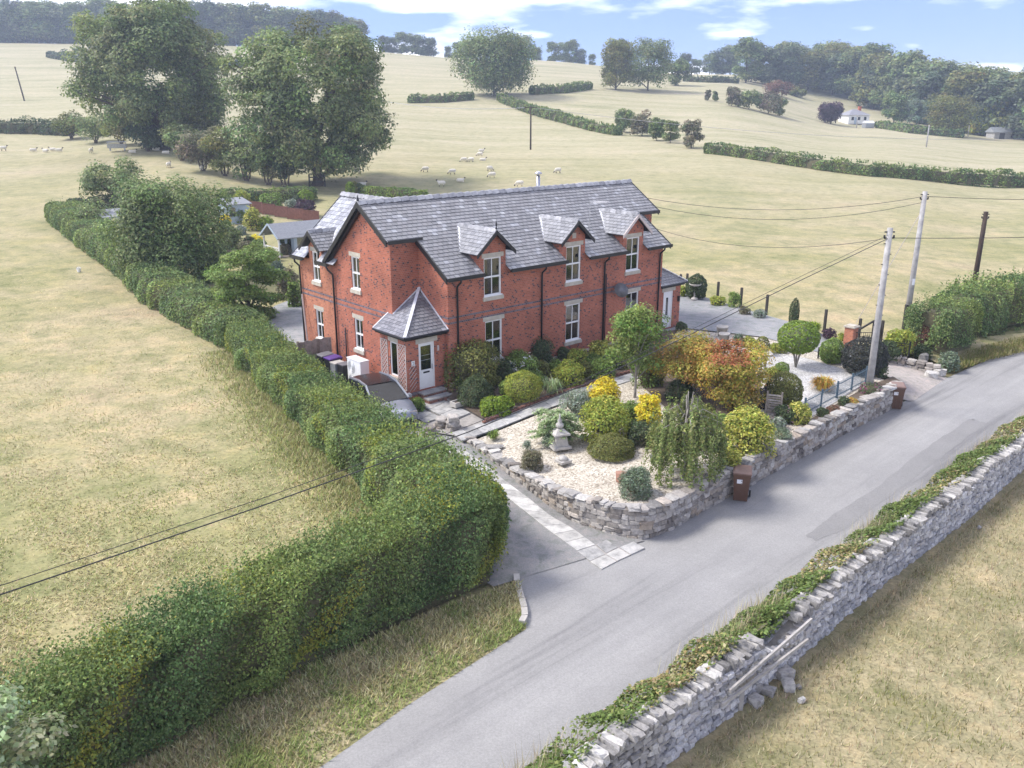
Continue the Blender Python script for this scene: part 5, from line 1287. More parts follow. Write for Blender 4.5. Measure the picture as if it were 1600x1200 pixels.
# ------------------------------------------------------------------ garden shrubs (label, px, top, bottom, width, palette, level, ...)
SH = [
    ('tall dark berry shrub against the wall right of the porch', 738, 528, 612, 88, 'olive', .8, dict(n=6500, leaf=.1, lobes=14)),
    ('leggy shrub in a tub beside the porch steps', 702, 552, 612, 24, 'olive', .6, dict(n=1400, leaf=.09)),
    ('dark clipped dome beside the patio', 744, 590, 633, 56, 'dark', .66, dict(style='mound', n=5200, leaf=.07)),
    ('lime green leafy mound beside the patio path', 777, 622, 651, 50, 'lime', .6, dict(n=3200, leaf=.12, lobes=12)),
    ('round feathery green bush in the house border', 817, 583, 632, 56, 'yellowgreen', .7, dict(style='ball', n=6000, leaf=.08, aspect=.3)),
    ('green shrub topped with white hydrangea flowers', 815, 553, 592, 60, 'bright', .85, dict(n=3200, leaf=.1, flowers=((.85, .85, .8), 26, .13))),
    ('dark climber around the middle downpipe', 845, 528, 572, 44, 'dark', .9, dict(n=2200, leaf=.09)),
    ('yellow-green shrub in the middle of the house border', 888, 566, 606, 50, 'yellowgreen', .8, dict(n=3200, leaf=.1)),
    ('small golden-green shrub below the middle ground floor window', 903, 546, 574, 32, 'yellowgreen', .88, dict(n=1700, leaf=.1)),
    ('sword-leaved clump at the border edge', 862, 590, 620, 34, 'juniper', .78, dict(style='spiky', n=240, leaf=.04)),
    ('pale variegated shrub by the right downpipe', 937, 532, 563, 36, 'variegated', .9, dict(n=1800, leaf=.1)),
    ('low green mound in front of the young tree border', 942, 565, 592, 44, 'bright', .86, dict(n=2200, leaf=.1)),
    ('dark low shrub under the first ground floor window', 787, 560, 600, 30, 'dark', .85, dict(n=1600, leaf=.09)),
    ('feathery bright shrub under the young tree', 1008, 555, 606, 44, 'bright', .88, dict(n=2200, leaf=.1)),
    ('spreading pale green juniper behind the stone lantern', 868, 634, 698, 80, 'juniper', .8, dict(style='spread', n=11000, leaf=.11, name='juniper')),
    ('silver-grey cushion shrub behind the green bush', 901, 611, 652, 54, 'silver', .82, dict(n=3600, leaf=.08)),
    ('bright golden yellow shrub, left of the two in the gravel bed', 943, 592, 648, 56, 'yellow', .84, dict(n=3600, leaf=.1)),
    ('bright golden yellow shrub next to the weeping tree', 1012, 612, 678, 40, 'yellow', .84, dict(n=3000, leaf=.1)),
    ('rounded yellow-green bush in the middle of the gravel bed', 942, 630, 692, 80, 'yellowgreen', .84, dict(n=6200, leaf=.1, lobes=14)),
    ('dark shrub below the golden one beside the weeping tree', 1000, 660, 695, 46, 'dark', .84, dict(n=2000, leaf=.09)),
    ('flat olive-green cushion on the cream gravel', 955, 681, 717, 70, 'olive', .82, dict(style='mound', n=8000, leaf=.06)),
    ('large yellow variegated bush on the corner of the wall', 1166, 638, 716, 78, 'variegated', .86, dict(n=6500, leaf=.11, lobes=14)),
    ('pale variegated sprays trailing over the wall cap', 1138, 700, 736, 36, 'variegated', .86, dict(n=1300, leaf=.09)),
    ('brown-green heather tuft on the gravel near the wall', 830, 704, 738, 38, 'heather', .6, dict(n=3600, leaf=.07, aspect=.35)),
    ('small green grass tuft at the top of the gravel bed', 771, 672, 689, 20, 'bright', .52, dict(style='spiky', n=260, leaf=.02)),
    ('tiny silver tuft on the gravel left of the lantern', 823, 689, 702, 15, 'silver', .7, dict(n=500, leaf=.05)),
    ('low silver plant at the foot of the lantern', 856, 680, 698, 20, 'bluegreen', .76, dict(n=900, leaf=.06)),
    ('blue-green lavender bush beside the red boulder', 993, 733, 783, 54, 'bluegreen', .82, dict(n=5000, leaf=.08, aspect=.35)),
    ('small grey-blue rosette at the edge of the olive cushion', 984, 688, 700, 14, 'bluegreen', .83, dict(n=500, leaf=.06)),
    ('grey-green lavender overhanging the wall top', 1220, 672, 690, 32, 'bluegreen', .93, dict(n=1500, leaf=.07, aspect=.3)),
    ('large clipped dark green dome behind the wooden trellis', 1222, 585, 642, 54, 'olive', .88, dict(style='ball', n=8000, leaf=.07)),
    ('pink-flowered dark shrub right of the wooden trellis', 1226, 634, 662, 34, 'dark', .88, dict(n=1900, leaf=.08, flowers=((.55, .3, .4), 14, .06))),
    ('pale yellow variegated mound at the end of the metal railing', 1247, 628, 663, 34, 'variegated', .88, dict(n=2400, leaf=.09)),
    ('golden bronze grass clump on the white gravel', 1285, 588, 614, 36, 'orange', .88, dict(style='spiky', n=700, leaf=.03)),
    ('small round green topiary beside the dark dome', 1221, 567, 587, 21, 'bright', .88, dict(style='ball', n=1300, leaf=.07)),
    ('pale yellow low plant beside the bird bath', 1205, 575, 590, 22, 'variegated', .88, dict(n=800, leaf=.08)),
    ('clipped green ball right of the tree-stem topiary', 1298, 531, 570, 34, 'bright', .84, dict(style='ball', n=3600, leaf=.09)),
    ('very dark glossy rounded bush beside the grey pole', 1348, 530, 590, 64, 'darkpurple', .85, dict(style='ball', n=7500, leaf=.09)),
    ('green shrub at the foot of the grey pole', 1372, 560, 592, 24, 'dark', .8, dict(n=1300, leaf=.09)),
    ('purple-pink bedding flowers at the grey pole base', 1360, 597, 616, 36, 'dark', .9, dict(n=600, leaf=.07, style='mound', flowers=((.42, .08, .26), 50, .05))),
    ('small dark rockery shrub in the wall border', 1317, 620, 634, 18, 'dark', .9, dict(n=700, leaf=.07)),
    ('russet groundcover in the wall border', 1330, 622, 634, 22, 'orange', .9, dict(style='mound', n=700, leaf=.06)),
    ('dark green rockery plant below the railing', 1284, 638, 651, 18, 'dark', .9, dict(n=700, leaf=.07)),
    ('orange-brown groundcover beside the rockery plant', 1302, 634, 646, 22, 'rust', .9, dict(style='mound', n=600, leaf=.06)),
    ('small shrub beside the stone pot on the gravel garden', 1153, 522, 540, 18, 'bluegreen', .9, dict(n=700, leaf=.09)),
    ('pale yellow shrub between the pots', 1171, 526, 542, 20, 'variegated', .9, dict(n=800, leaf=.09)),
    ('yellow-green shrub behind the tree-stem topiary', 1215, 538, 552, 26, 'yellowgreen', .9, dict(n=900, leaf=.09)),
    ('low green shrub by the right-hand porch steps', 1064, 503, 517, 18, 'dark', .92, dict(n=700, leaf=.09)),
    ('yellow shrub at the far end of the driveway', 1066, 447, 463, 16, 'yellowgreen', .95, dict(n=700, leaf=.12)),
    ('yellow-green shrub under the first fence post', 1121, 464, 477, 24, 'yellowgreen', .95, dict(n=900, leaf=.11)),
    ('upright green shrub by the second fence post', 1146, 456, 480, 20, 'bright', .95, dict(n=1000, leaf=.11)),
    ('cream-flowered low shrub beside the driveway', 1186, 485, 496, 20, 'silver', .94, dict(n=700, leaf=.1)),
    ('brown low plant beside the driveway edge', 1163, 480, 491, 18, 'heather', .94, dict(n=500, leaf=.1)),
    ('slender dark columnar yew beside the driveway', 1239, 469, 511, 14, 'dark', .92, dict(style='ball', n=1500, leaf=.09)),
    ('yellow-green clump beside the columnar yew', 1269, 502, 523, 26, 'lime', .88, dict(style='spiky', n=500, leaf=.04)),
    ('purplish low shrub before the brick pillar', 1295, 515, 529, 22, 'purple', .85, dict(n=900, leaf=.09)),
    ('low green plants left of the brick pillar', 1314, 520, 536, 14, 'yellowgreen', .8, dict(n=500, leaf=.09)),
    ('yellow-green bush right of the gateway', 1405, 512, 553, 42, 'yellowgreen', .55, dict(n=2600, leaf=.12)),
    ('round red-brown bush right of the gateway', 1437, 508, 545, 34, 'rust', .5, dict(style='ball', n=3400, leaf=.09)),
    ('low dark shrub on the gateway rockery', 1440, 540, 560, 26, 'dark', .35, dict(n=1100, leaf=.1)),
    ('pale green bush at the lane end of the rockery', 1480, 551, 581, 32, 'bluegreen', .1, dict(n=1800, leaf=.1)),
    ('dark trimmed hedge bush behind the iron gate', 1385, 536, 563, 36, 'dark', .55, dict(n=2000, leaf=.1)),
    ('lime shrub next to the porch plinth', 618, 600, 628, 26, 'lime', .4, dict(n=1000, leaf=.09)),
    ('small leafy plant at the foot of the porch corner', 650, 622, 644, 26, 'bright', .45, dict(n=1100, leaf=.1)),
    ('clipped dark hedge block with rounded top beside the driveway end', 1087, 431, 468, 30, 'dark', .95, dict(style='ball', n=3200, leaf=.12)),
]
for lab, px, yt, yb, w, pal, z, kw in SH: shrub(lab, px, yt, yb, w, pal, z, **kw)
make_tree('conifer', 'feathery pale green conifer tip in the bottom left corner', 'tree', (-7.55, 9.9, 0), 4.6, (1.25, 1.25), .2, 70, .36, 260, .1, 'juniper', .1, seed=77, limbs=10, holes=.04, flat=.5)
FB = [(722, 600, 22, 'bright'), (770, 600, 24, 'olive'), (792, 612, 20, 'bright'), (800, 585, 26, 'dark'), (835, 600, 24, 'bright'), (846, 586, 24, 'olive'), (868, 582, 22, 'bright'), (880, 560, 20, 'dark'), (918, 588, 24, 'olive'), (925, 572, 22, 'bright'), (955, 575, 24, 'dark'), (968, 560, 24, 'bright'), (985, 575, 26, 'olive'), (990, 545, 24, 'bright'), (1010, 530, 24, 'yellowgreen'), (850, 566, 18, 'silver')]
for k, (px, yb, w, pal) in enumerate(sorted(FB)): shrub(ORD[k] + ' low plant from the porch along the house border, ' + HUE[pal], px, yb - w * .8, yb + 4, w * 1.25, pal, .82, leaf=.1, n=1300, group='border filler plants')
FG = [(985, 655, 34, 'bright'), (1035, 700, 40, 'olive'), (1108, 700, 34, 'dark'), (1100, 660, 30, 'olive'), (1125, 670, 26, 'bright'), (1060, 625, 36, 'dark'), (1020, 600, 30, 'olive'), (1005, 690, 26, 'heather'), (1185, 665, 20, 'dark'), (1215, 668, 18, 'silver')]
for k, (px, yb, w, pal) in enumerate(sorted(FG)): shrub(ORD[k] + ' from the left of the low plants under weeping tree and maples, ' + HUE[pal], px, yb - w * .8, yb + 4, w * 1.2, pal, .87, leaf=.1, n=1500, group='underplanting of the gravel garden')
# tree-stem topiary ball
p = G(1243, 574, .88); t = thing('topiary_tree', 'round clipped topiary ball on thin bare stems over white gravel', 'shrub', p)
n_ = 5200; dd = sph(n_); pts = dd * np.array([.95, .95, .78]) * (.9 + .1 * rng.random(n_))[:, None] + np.array([0, 0, 1.45])
obj('foliage', leaf_mesh('foliage', pts, dd, .1, colmix(n_, GREENS['lime'] + GREENS['bright']), jit=.45), t)
mb = MB()
for k in range(5): a_ = k * 1.26; mb.tube([(0, 0, -.05), (math.cos(a_) * .12, math.sin(a_) * .12, .5), (math.cos(a_) * .35, math.sin(a_) * .35, 1.2)], [.035, .03, .02], 6)
mb.lathe([(.2, .85), (.62, 1.2), (.62, 1.6), (.2, 1.95)], 10); mb.build('stems', 'bark_pale', t, True)
# back garden planting, seated on the terrain
BG = [('rounded variegated green shrub before the red-brown fence', 425, 303, 334, 38, 'bright', 2000, 'dome'), ('bright lime topiary ball near the back hedge', 478, 299, 318, 24, 'lime', 1500, 'ball'), ('dark small ball beside the lime topiary', 464, 306, 318, 11, 'dark', 600, 'ball'),
      ('dark purple shrub behind the summerhouse', 478, 313, 341, 33, 'purple', 2200, 'dome'), ('yellow-green shrub at the left end of the back garden', 380, 302, 324, 28, 'yellowgreen', 1200, 'dome'), ('wispy yellow bush left of the summerhouse', 395, 325, 362, 30, 'variegated', 1500, 'dome'),
      ('lime upright shrub beside the summerhouse roof', 415, 340, 362, 26, 'lime', 1200, 'dome'), ('small rounded tree above the garden bench', 363, 350, 390, 34, 'oak', 2200, 'dome'), ('yellow shrub near the grey shed', 353, 336, 358, 18, 'yellow', 900, 'dome'),
      ('green shrub between shed and summerhouse', 376, 322, 350, 30, 'bright', 1500, 'dome'), ('red-flowered plant behind the cut-leaf maple', 390, 370, 388, 18, 'dark', 700, 'dome'), ('yellow-flowered plant beside the red one', 402, 368, 386, 18, 'yellow', 700, 'dome'),
      ('mauve-grey shrub against the house extension', 452, 418, 470, 34, 'heather', 2200, 'dome'), ('dark shrub under the cut-leaf maple', 345, 455, 500, 44, 'dark', 2200, 'dome'), ('green shrub at the house extension corner', 462, 438, 488, 22, 'bright', 1500, 'dome'),
      ('gold and dark conifer beyond the roof ridge', 548, 286, 308, 14, 'lime', 900, 'ball'), ('green rounded conifer beyond the roof ridge', 562, 288, 306, 14, 'dark', 900, 'ball'), ('dark brown-green conifer between the gold one and the green one', 555, 286, 307, 10, 'olive', 700, 'ball'),
      ('low dark shrub at the field hedge foot near the yard', 402, 480, 512, 60, 'bright', 2000, 'dome'), ('small dark bush at the end of the second oak hedgerow', 335, 395, 440, 36, 'dark', 1700, 'dome'), ('leafy shrub behind the big evergreen tree', 150, 318, 372, 60, 'oak', 2400, 'dome')]
for lab, px, yt, yb, w, pal, n_, st in BG:
    fl = ((.6, .03, .03), 18, .1) if lab.startswith('red-fl') else None
    shrub(lab, px, yt, yb, w, pal, None, leaf=.2, n=n_, style=st, flowers=fl)

XB = [(352, 322, 18, 'bright'), (366, 318, 20, 'olive'), (400, 318, 16, 'yellowgreen'), (440, 312, 14, 'dark'), (455, 326, 16, 'silver'), (368, 338, 20, 'bright'), (386, 345, 18, 'bluegreen'), (402, 356, 16, 'olive'), (352, 366, 22, 'bright'), (376, 368, 16, 'silver'), (345, 385, 22, 'olive'), (352, 405, 22, 'dark'), (386, 395, 20, 'heather'), (405, 392, 20, 'bright'), (420, 410, 26, 'yellowgreen'), (432, 430, 24, 'bluegreen'), (448, 400, 20, 'heather'), (330, 420, 26, 'olive'), (318, 445, 30, 'bright'), (312, 470, 34, 'dark'), (335, 485, 34, 'olive')]
for k, (px, yb, w, pal) in enumerate(sorted(XB)): shrub(ORD[k] + ' from the left of the back garden filler shrubs, ' + HUE[pal], px, yb - w * .85, yb, w * 1.15, pal, None, leaf=.16, n=1300, group='back garden filler shrubs')
# ------------------------------------------------------------------ far hedges, trees and woods
def px_hedge(label, pxs, hpx, pal, dens, leaf, **k):
    P_ = [T(*p) for p in pxs]; h = hpx * mpp(P_[len(P_) // 2])
    return hedge('field_hedge', label, P_, h * .55, h, dens, leaf, pal, shoots=.12, bulge=.32, wave=.12, **k)
px_hedge('long green hedge crossing the pasture on the right', [(1106, 241), (1180, 250), (1260, 262), (1360, 275), (1470, 284), (1600, 292), (1720, 300)], 19, 'hedge', 46, .3)
px_hedge('thin hedge curving down from the lone field tree', [(782, 158), (830, 176), (880, 190), (930, 205), (965, 212)], 12, 'hedge', 26, .4)
px_hedge('short isolated hedge left of the lone field tree', [(640, 161), (690, 160), (737, 156)], 11, 'hedge', 26, .4)
px_hedge('hedge running right from the lone field tree', [(832, 148), (880, 146), (920, 141)], 12, 'hedge', 24, .42)
px_hedge('dark hedge at the left edge below the upper field', [(-60, 207), (0, 208), (60, 208), (110, 210)], 18, 'dark', 36, .35)
px_hedge('low hedge across the upper field at far left', [(78, 91), (110, 96), (160, 101), (220, 106), (300, 108), (390, 103)], 9, 'dark', 8, .8)
px_hedge('hedge along the crest above the upper pasture', [(818, 93), (880, 96), (945, 102)], 9, 'far', 8, .8)
px_hedge('garden hedge in front of the white farmhouse', [(1372, 200), (1420, 208), (1500, 216)], 11, 'hedge', 8, .7)
px_hedge('hedge line on the rise below the distant trees', [(1070, 128), (1110, 130), (1150, 131)], 9, 'far', 8, .8)
def px_tree(name, label, px, yb, yt, w, pal, seed, group=None, bottom=.05, puffs=60, per=120, leafpx=3.0, trunk=.02, cat='tree', holes=.04, shape=.62):
    p = T(px, yb); m_ = mpp(p); H_ = (yb - yt) * m_ * 1.02; r_ = w * m_ / 2 * 1.22
    return make_tree(name, label, cat, p, H_, (r_, r_ * .9), H_ * bottom, puffs, r_ * .3, per, leafpx * m_, pal, H_ * trunk, seed=seed, limbs=5, group=group, holes=holes, shape=shape, barrel=.25 if puffs > 45 else .08)
px_tree('oak_tree', 'lone spreading field tree above the house ridge', 772, 150, 55, 102, 'oak', 31, bottom=.06, puffs=150, per=210, leafpx=3.3)
px_tree('field_tree', 'pale olive tree, left of the pair on the hillside', 962, 141, 68, 50, 'olive', 32, puffs=70)
px_tree('field_tree', 'darker tall tree, right of the pair on the hillside', 1012, 142, 66, 66, 'oak', 33, puffs=90)
px_tree('field_tree', 'small round tree right of the hillside pair', 1058, 134, 96, 34, 'oak', 34, puffs=40)
for k, (px, yb, yt, w) in enumerate([(975, 207, 172, 32), (1003, 213, 176, 34), (1026, 221, 186, 26), (1047, 225, 190, 26), (1080, 233, 188, 34)]):
    px_tree('hawthorn_tree', ['largest hawthorn at the left end of the sloping row', 'second hawthorn from the left in the sloping row', 'middle hawthorn of the sloping row', 'fourth hawthorn of the sloping row, with bare legs', 'separate two-headed hawthorn at the hedge gap'][k], px, yb, yt, w, 'heather' if k in (1, 4) else 'oak', 50 + k, 'hawthorns in a sloping row', puffs=34, per=110)
for k, (px, yb, yt, w) in enumerate([(1143, 166, 138, 24), (1170, 171, 142, 34), (1200, 178, 146, 40), (1215, 180, 155, 26), (1215, 150, 130, 40), (1243, 151, 137, 26), (1105, 157, 140, 8), (1117, 158, 143, 8), (965, 120, 96, 20)]):
    px_tree('gorse_bush', ['upright bush at the left end of the hillside thicket', 'second bush of the hillside thicket', 'largest rounded bush of the hillside thicket', 'rightmost low bush of the hillside thicket', 'rusty gorse above the hillside thicket', 'rusty gorse nearest the wood edge', 'thin sapling left of the hillside thicket', 'thin sapling beside the other, nearer the thicket', 'small shrub before the pale olive hillside tree'][k], px, yb, yt, w, ['heather', 'oak', 'heather', 'oak', 'rust', 'olive', 'heather', 'oak', 'dark'][k], 60 + k, puffs=24, per=90, cat='bush')
px_tree('copper_tree', 'round purple-leaved tree left of the white farmhouse', 1298, 193, 160, 38, 'purple', 71, puffs=40)
px_tree('field_tree', 'green conical tree behind the white farmhouse', 1396, 193, 148, 36, 'hedge', 72, puffs=50)
px_tree('field_tree', 'grey-green tree right of the farmhouse', 1432, 198, 157, 40, 'bluegreen', 73, puffs=50)
px_tree('field_tree', 'pale willow-like tree before the right-hand wood', 1480, 212, 153, 60, 'olive', 74, puffs=70)
px_tree('field_tree', 'yellow-green rounded tree nearest the far shed', 1530, 213, 163, 46, 'yellowgreen', 75, puffs=60)
for k, (px, yb, yt, w) in enumerate([(35, 88, 80, 0), (100, 93, 81, 28), (127, 87, 76, 22), (153, 79, 71, 24)]):
    if w: px_tree('wind_bush', [None, 'leftmost dark bush on the upper left field', 'middle dark bush on the upper left field', 'flat-topped thorn on the upper left field'][k], px, yb, yt, w, 'dark', 80 + k, puffs=16, per=80, cat='bush')
# woods: individual trees copied from a few grown kinds
def proto(seed, pal, H_, r_, bottom=.05, puffs=64, per=85, leaf=.8, shape=.62):
    t = make_tree('wood_tree', 'x', 'tree', (0, 0, 0), H_, (r_, r_), H_ * bottom, puffs, r_ * .34, per, leaf, pal, H_ * .016, seed=seed, limbs=4, holes=.04, shape=shape, barrel=.25); return t
PROTO = [proto(101, 'far', 16, 5.2), proto(102, 'oak', 17, 6.0), proto(103, 'far', 15, 5.6), proto(104, 'olive', 16, 5.4), proto(105, 'oak', 18, 4.8)]
used = [False] * 5
def wood_tree(px, py, scale, kind, label, group, Y=None):
    p = T(px, py) if Y is None else GY(px, py, Y)
    if Y is not None: p[2] = TZ(p[0], p[1]) - .3
    o = PROTO[kind] if not used[kind] else copy_tree(PROTO[kind])
    used[kind] = True
    o.location = tuple(float(v) for v in p); s_ = scale * rnd.uniform(.88, 1.14); o.scale = (s_ * rnd.uniform(1.1, 1.45), s_ * 1.15, s_); o.rotation_euler.z = rnd.uniform(0, 6.28)
    tag(o, label, 'tree', group); return o
lw = 'broadleaf tree in the wood along the upper left skyline'
for r_ in range(3):
    px = -70 + r_ * 9
    while px < 565:
        o = wood_tree(px, 64 + .018 * px, (1.12 - .16 * max(0, px - 250) / 300) * rnd.uniform(.85, 1.1), rnd.choice([0, 1, 2, 2, 3]), lw, 'trees of the upper left wood', Y=436 + 12 * r_)
        px += rnd.uniform(12, 20)
rw = 'broadleaf tree in the wood climbing the right-hand hill'
edge = [(1165, 131), (1195, 133), (1225, 137), (1262, 143), (1300, 150), (1335, 158), (1370, 168), (1410, 182), (1450, 196), (1495, 208), (1545, 215), (1600, 219), (1660, 224), (1720, 230)]
for k, (px, py) in enumerate(edge):
    wood_tree(px, py - 1, (.95 if k < 5 else 1.15) + .04 * (k % 3), rnd.choice([0, 1, 2, 3, 4]), rw, 'trees of the right-hand wood')
    p = T(px, py - 1)
    for r_ in range(1, 5):
        if px < 1240 and r_ > 1: continue
        q = p + np.array([rnd.uniform(-4, 4) + 3 * (r_ % 2), 11 * r_ + rnd.uniform(-2, 2), 0]); 
        o = wood_tree(px, py - 1, .95 if k < 5 else 1.15, rnd.choice([0, 1, 2, 3, 4]), rw, 'trees of the right-hand wood'); o.location = (q[0], q[1], TZ(q[0], q[1]) - .4)
sk = 'far-off rounded tree on the middle skyline'
for px, py, s_ in [(600, 79, .55), (613, 80, .5), (627, 79, .6), (644, 79, .65), (660, 79, .7), (674, 79, .62), (700, 88, .4), (716, 88, .5), (735, 90, .45), (820, 92, .75), (838, 92, .45), (862, 94, .6), (878, 94, .72), (893, 94, .75), (906, 96, .6), (925, 99, .35), (950, 103, .4), (968, 104, .9), (985, 106, .5), (1070, 118, .6), (1085, 120, .45), (1108, 122, .6), (1128, 124, .85), (1140, 126, .8), (1040, 112, .5)]:
    wood_tree(px, py, s_, rnd.choice([0, 1, 2, 4]), sk, 'trees on the middle skyline', Y=455)

# ------------------------------------------------------------------ bins, boxes and heat pump
def wheelie(label, p, rz, body, lid, sticker=False, s=1.0, group=None):
    t = thing('wheelie_bin', label, 'bin', p, rz, group)
    b = MB()
    def ring(w, d0, d1, z): return [(-w, d0, z), (w, d0, z), (w, d1, z), (-w, d1, z)]
    rs = [ring(.22, -.27, .2, .03), ring(.235, -.285, .23, .35), ring(.27, -.33, .3, .93), ring(.285, -.35, .31, .94), ring(.285, -.35, .31, .99)]
    vs = [q for r_ in rs for q in r_]; fs = [(3, 2, 1, 0), (16, 17, 18, 19)]
    for i in range(4):
        for k in range(4): fs.append((i * 4 + k, i * 4 + (k + 1) % 4, (i + 1) * 4 + (k + 1) % 4, (i + 1) * 4 + k))
    b.add([(x * s, y * s, z * s) for x, y, z in vs], fs)
    for sx in (-.27, .27): b.box(sx * s - .012, sx * s + .012, -.29 * s, .25 * s, .84 * s, .9 * s)
    for k in range(3): b.box((-.16 + .16 * k - .012) * s, (-.16 + .16 * k + .012) * s, -.317 * s, -.28 * s, .12 * s, .75 * s)
    bo = b.build('body', body, t)
    l_ = MB(); vs = [(-.3, -.37, .99), (.3, -.37, .99), (.3, .3, .99), (-.3, .3, .99), (-.3, -.37, 1.035), (.3, -.37, 1.035), (.3, .3, 1.05), (-.3, .3, 1.05), (-.24, -.3, 1.06), (.24, -.3, 1.06), (.25, .26, 1.09), (-.25, .26, 1.09)]
    l_.add([(x * s, y * s, z * s) for x, y, z in vs], [(3, 2, 1, 0), (0, 1, 5, 4), (1, 2, 6, 5), (2, 3, 7, 6), (3, 0, 4, 7), (4, 5, 9, 8), (5, 6, 10, 9), (6, 7, 11, 10), (7, 4, 8, 11), (8, 9, 10, 11)])
    l_.build('lid', lid, t)
    MB().tube([(-.26 * s, .34 * s, 1.0 * s), (.26 * s, .34 * s, 1.0 * s)], .018 * s, 8).build('handle', body, t)
    for sx in (-.29, .29):
        MB().tube([(sx * s - .03, .22 * s, .11 * s), (sx * s + .03, .22 * s, .11 * s)], .11 * s, 14).build('wheel', 'rubber', t)
    if sticker:
        MB().box(-.15, .02, -.336, -.326, .66, .8).build('sticker', 'sticker', t)
        MB().box(-.02, .01, -.339, -.333, .74, .77).build('print_mark', 'black_plastic', t)
        MB().box(-.02, .012, -.339, -.333, .672, .69).build('print_mark', 'brown_lid', t)
    return t
wheelie('brown garden waste bin against the stone wall corner nearest the camera', G(1160, 784, .02) + [0, .28, 0], R(-16), 'brown_plastic', 'brown_lid', True, group='brown bins on the lane')
wheelie('brown garden waste bin farther up the lane at the wall end', G(1402, 640, .02) + [0, .28, 0], R(-16), 'brown_plastic', 'brown_lid', True, group='brown bins on the lane')
wheelie('dark wheeled bin next to the plank fence by the house', HW(-8.35, 6.55, .32), HA - R(90), 'black_plastic', 'grey_plastic', group='bins by the house')
wheelie('wheeled bin with purple lid by the house wall', HW(-8.35, 5.85, .32), HA - R(90), 'black_plastic', 'purple_plastic', group='bins by the house')
t = thing('storage_box', 'pale grey recycling box stack between purple bin and heat pump', 'box', HW(-8.55, 5.15, .32), HA)
MB().box(-.25, .25, -.22, .22, 0, .95).build('body', 'galvanised', t); MB().box(-.27, .27, -.24, .24, .95, 1.0).build('rim', 'concrete', t)
t = thing('storage_box', 'black box beside the white heat pump', 'box', HW(-8.5, 4.6, .32), HA)
MB().box(-.24, .24, -.24, .24, 0, 1.0).build('body', 'black_plastic', t); MB().box(-.26, .26, -.26, .26, 1.0, 1.04).build('lid', 'grey_plastic', t)
t = thing('heat_pump', 'white air source heat pump standing against the house wall', 'heat pump', HW(-8.4, 3.6, .32), HA)
MB().box(-.22, .22, -.55, .55, .08, 1.42).build('casing', 'white_paint', t)
MB().box(-.24, .24, -.57, .57, 1.42, 1.46).build('top_panel', 'white_paint', t)
for zc in (.42, 1.08):
    g = MB()
    for k in range(1, 5):
        r_ = .07 * k; n_ = 20
        g.tube([(-.232, .2 + math.cos(2 * math.pi * i / n_) * r_, zc + math.sin(2 * math.pi * i / n_) * r_) for i in range(n_ + 1)], .008, 4)
    g.build('fan_grille', 'galvanised', t)
for y_ in (-.4, .4): MB().box(-.2, .2, y_ - .05, y_ + .05, 0, .08).build('foot', 'black_plastic', t)
# plank fence by the house
t = thing('plank_fence', 'weathered grey plank fence panel between house wall and yard', 'fence', HW(-7.62, 7.25, .3), HA)
for k in range(11):
    o = MB().box(-.155 - k * .155, -.01 - k * .155, -.012 + .006 * (k % 2), .012 + .006 * (k % 2), 0, 1.62 + .02 * ((k * 7) % 3)).build('plank', 'fence_board', t)
for z_ in (.35, 1.3): MB().box(-1.72, -.01, .02, .07, z_, z_ + .09).build('rail', 'fence_board', t)
MB().box(-1.8, -1.72, -.04, .06, 0, 1.7).build('post', 'fence_board', t)

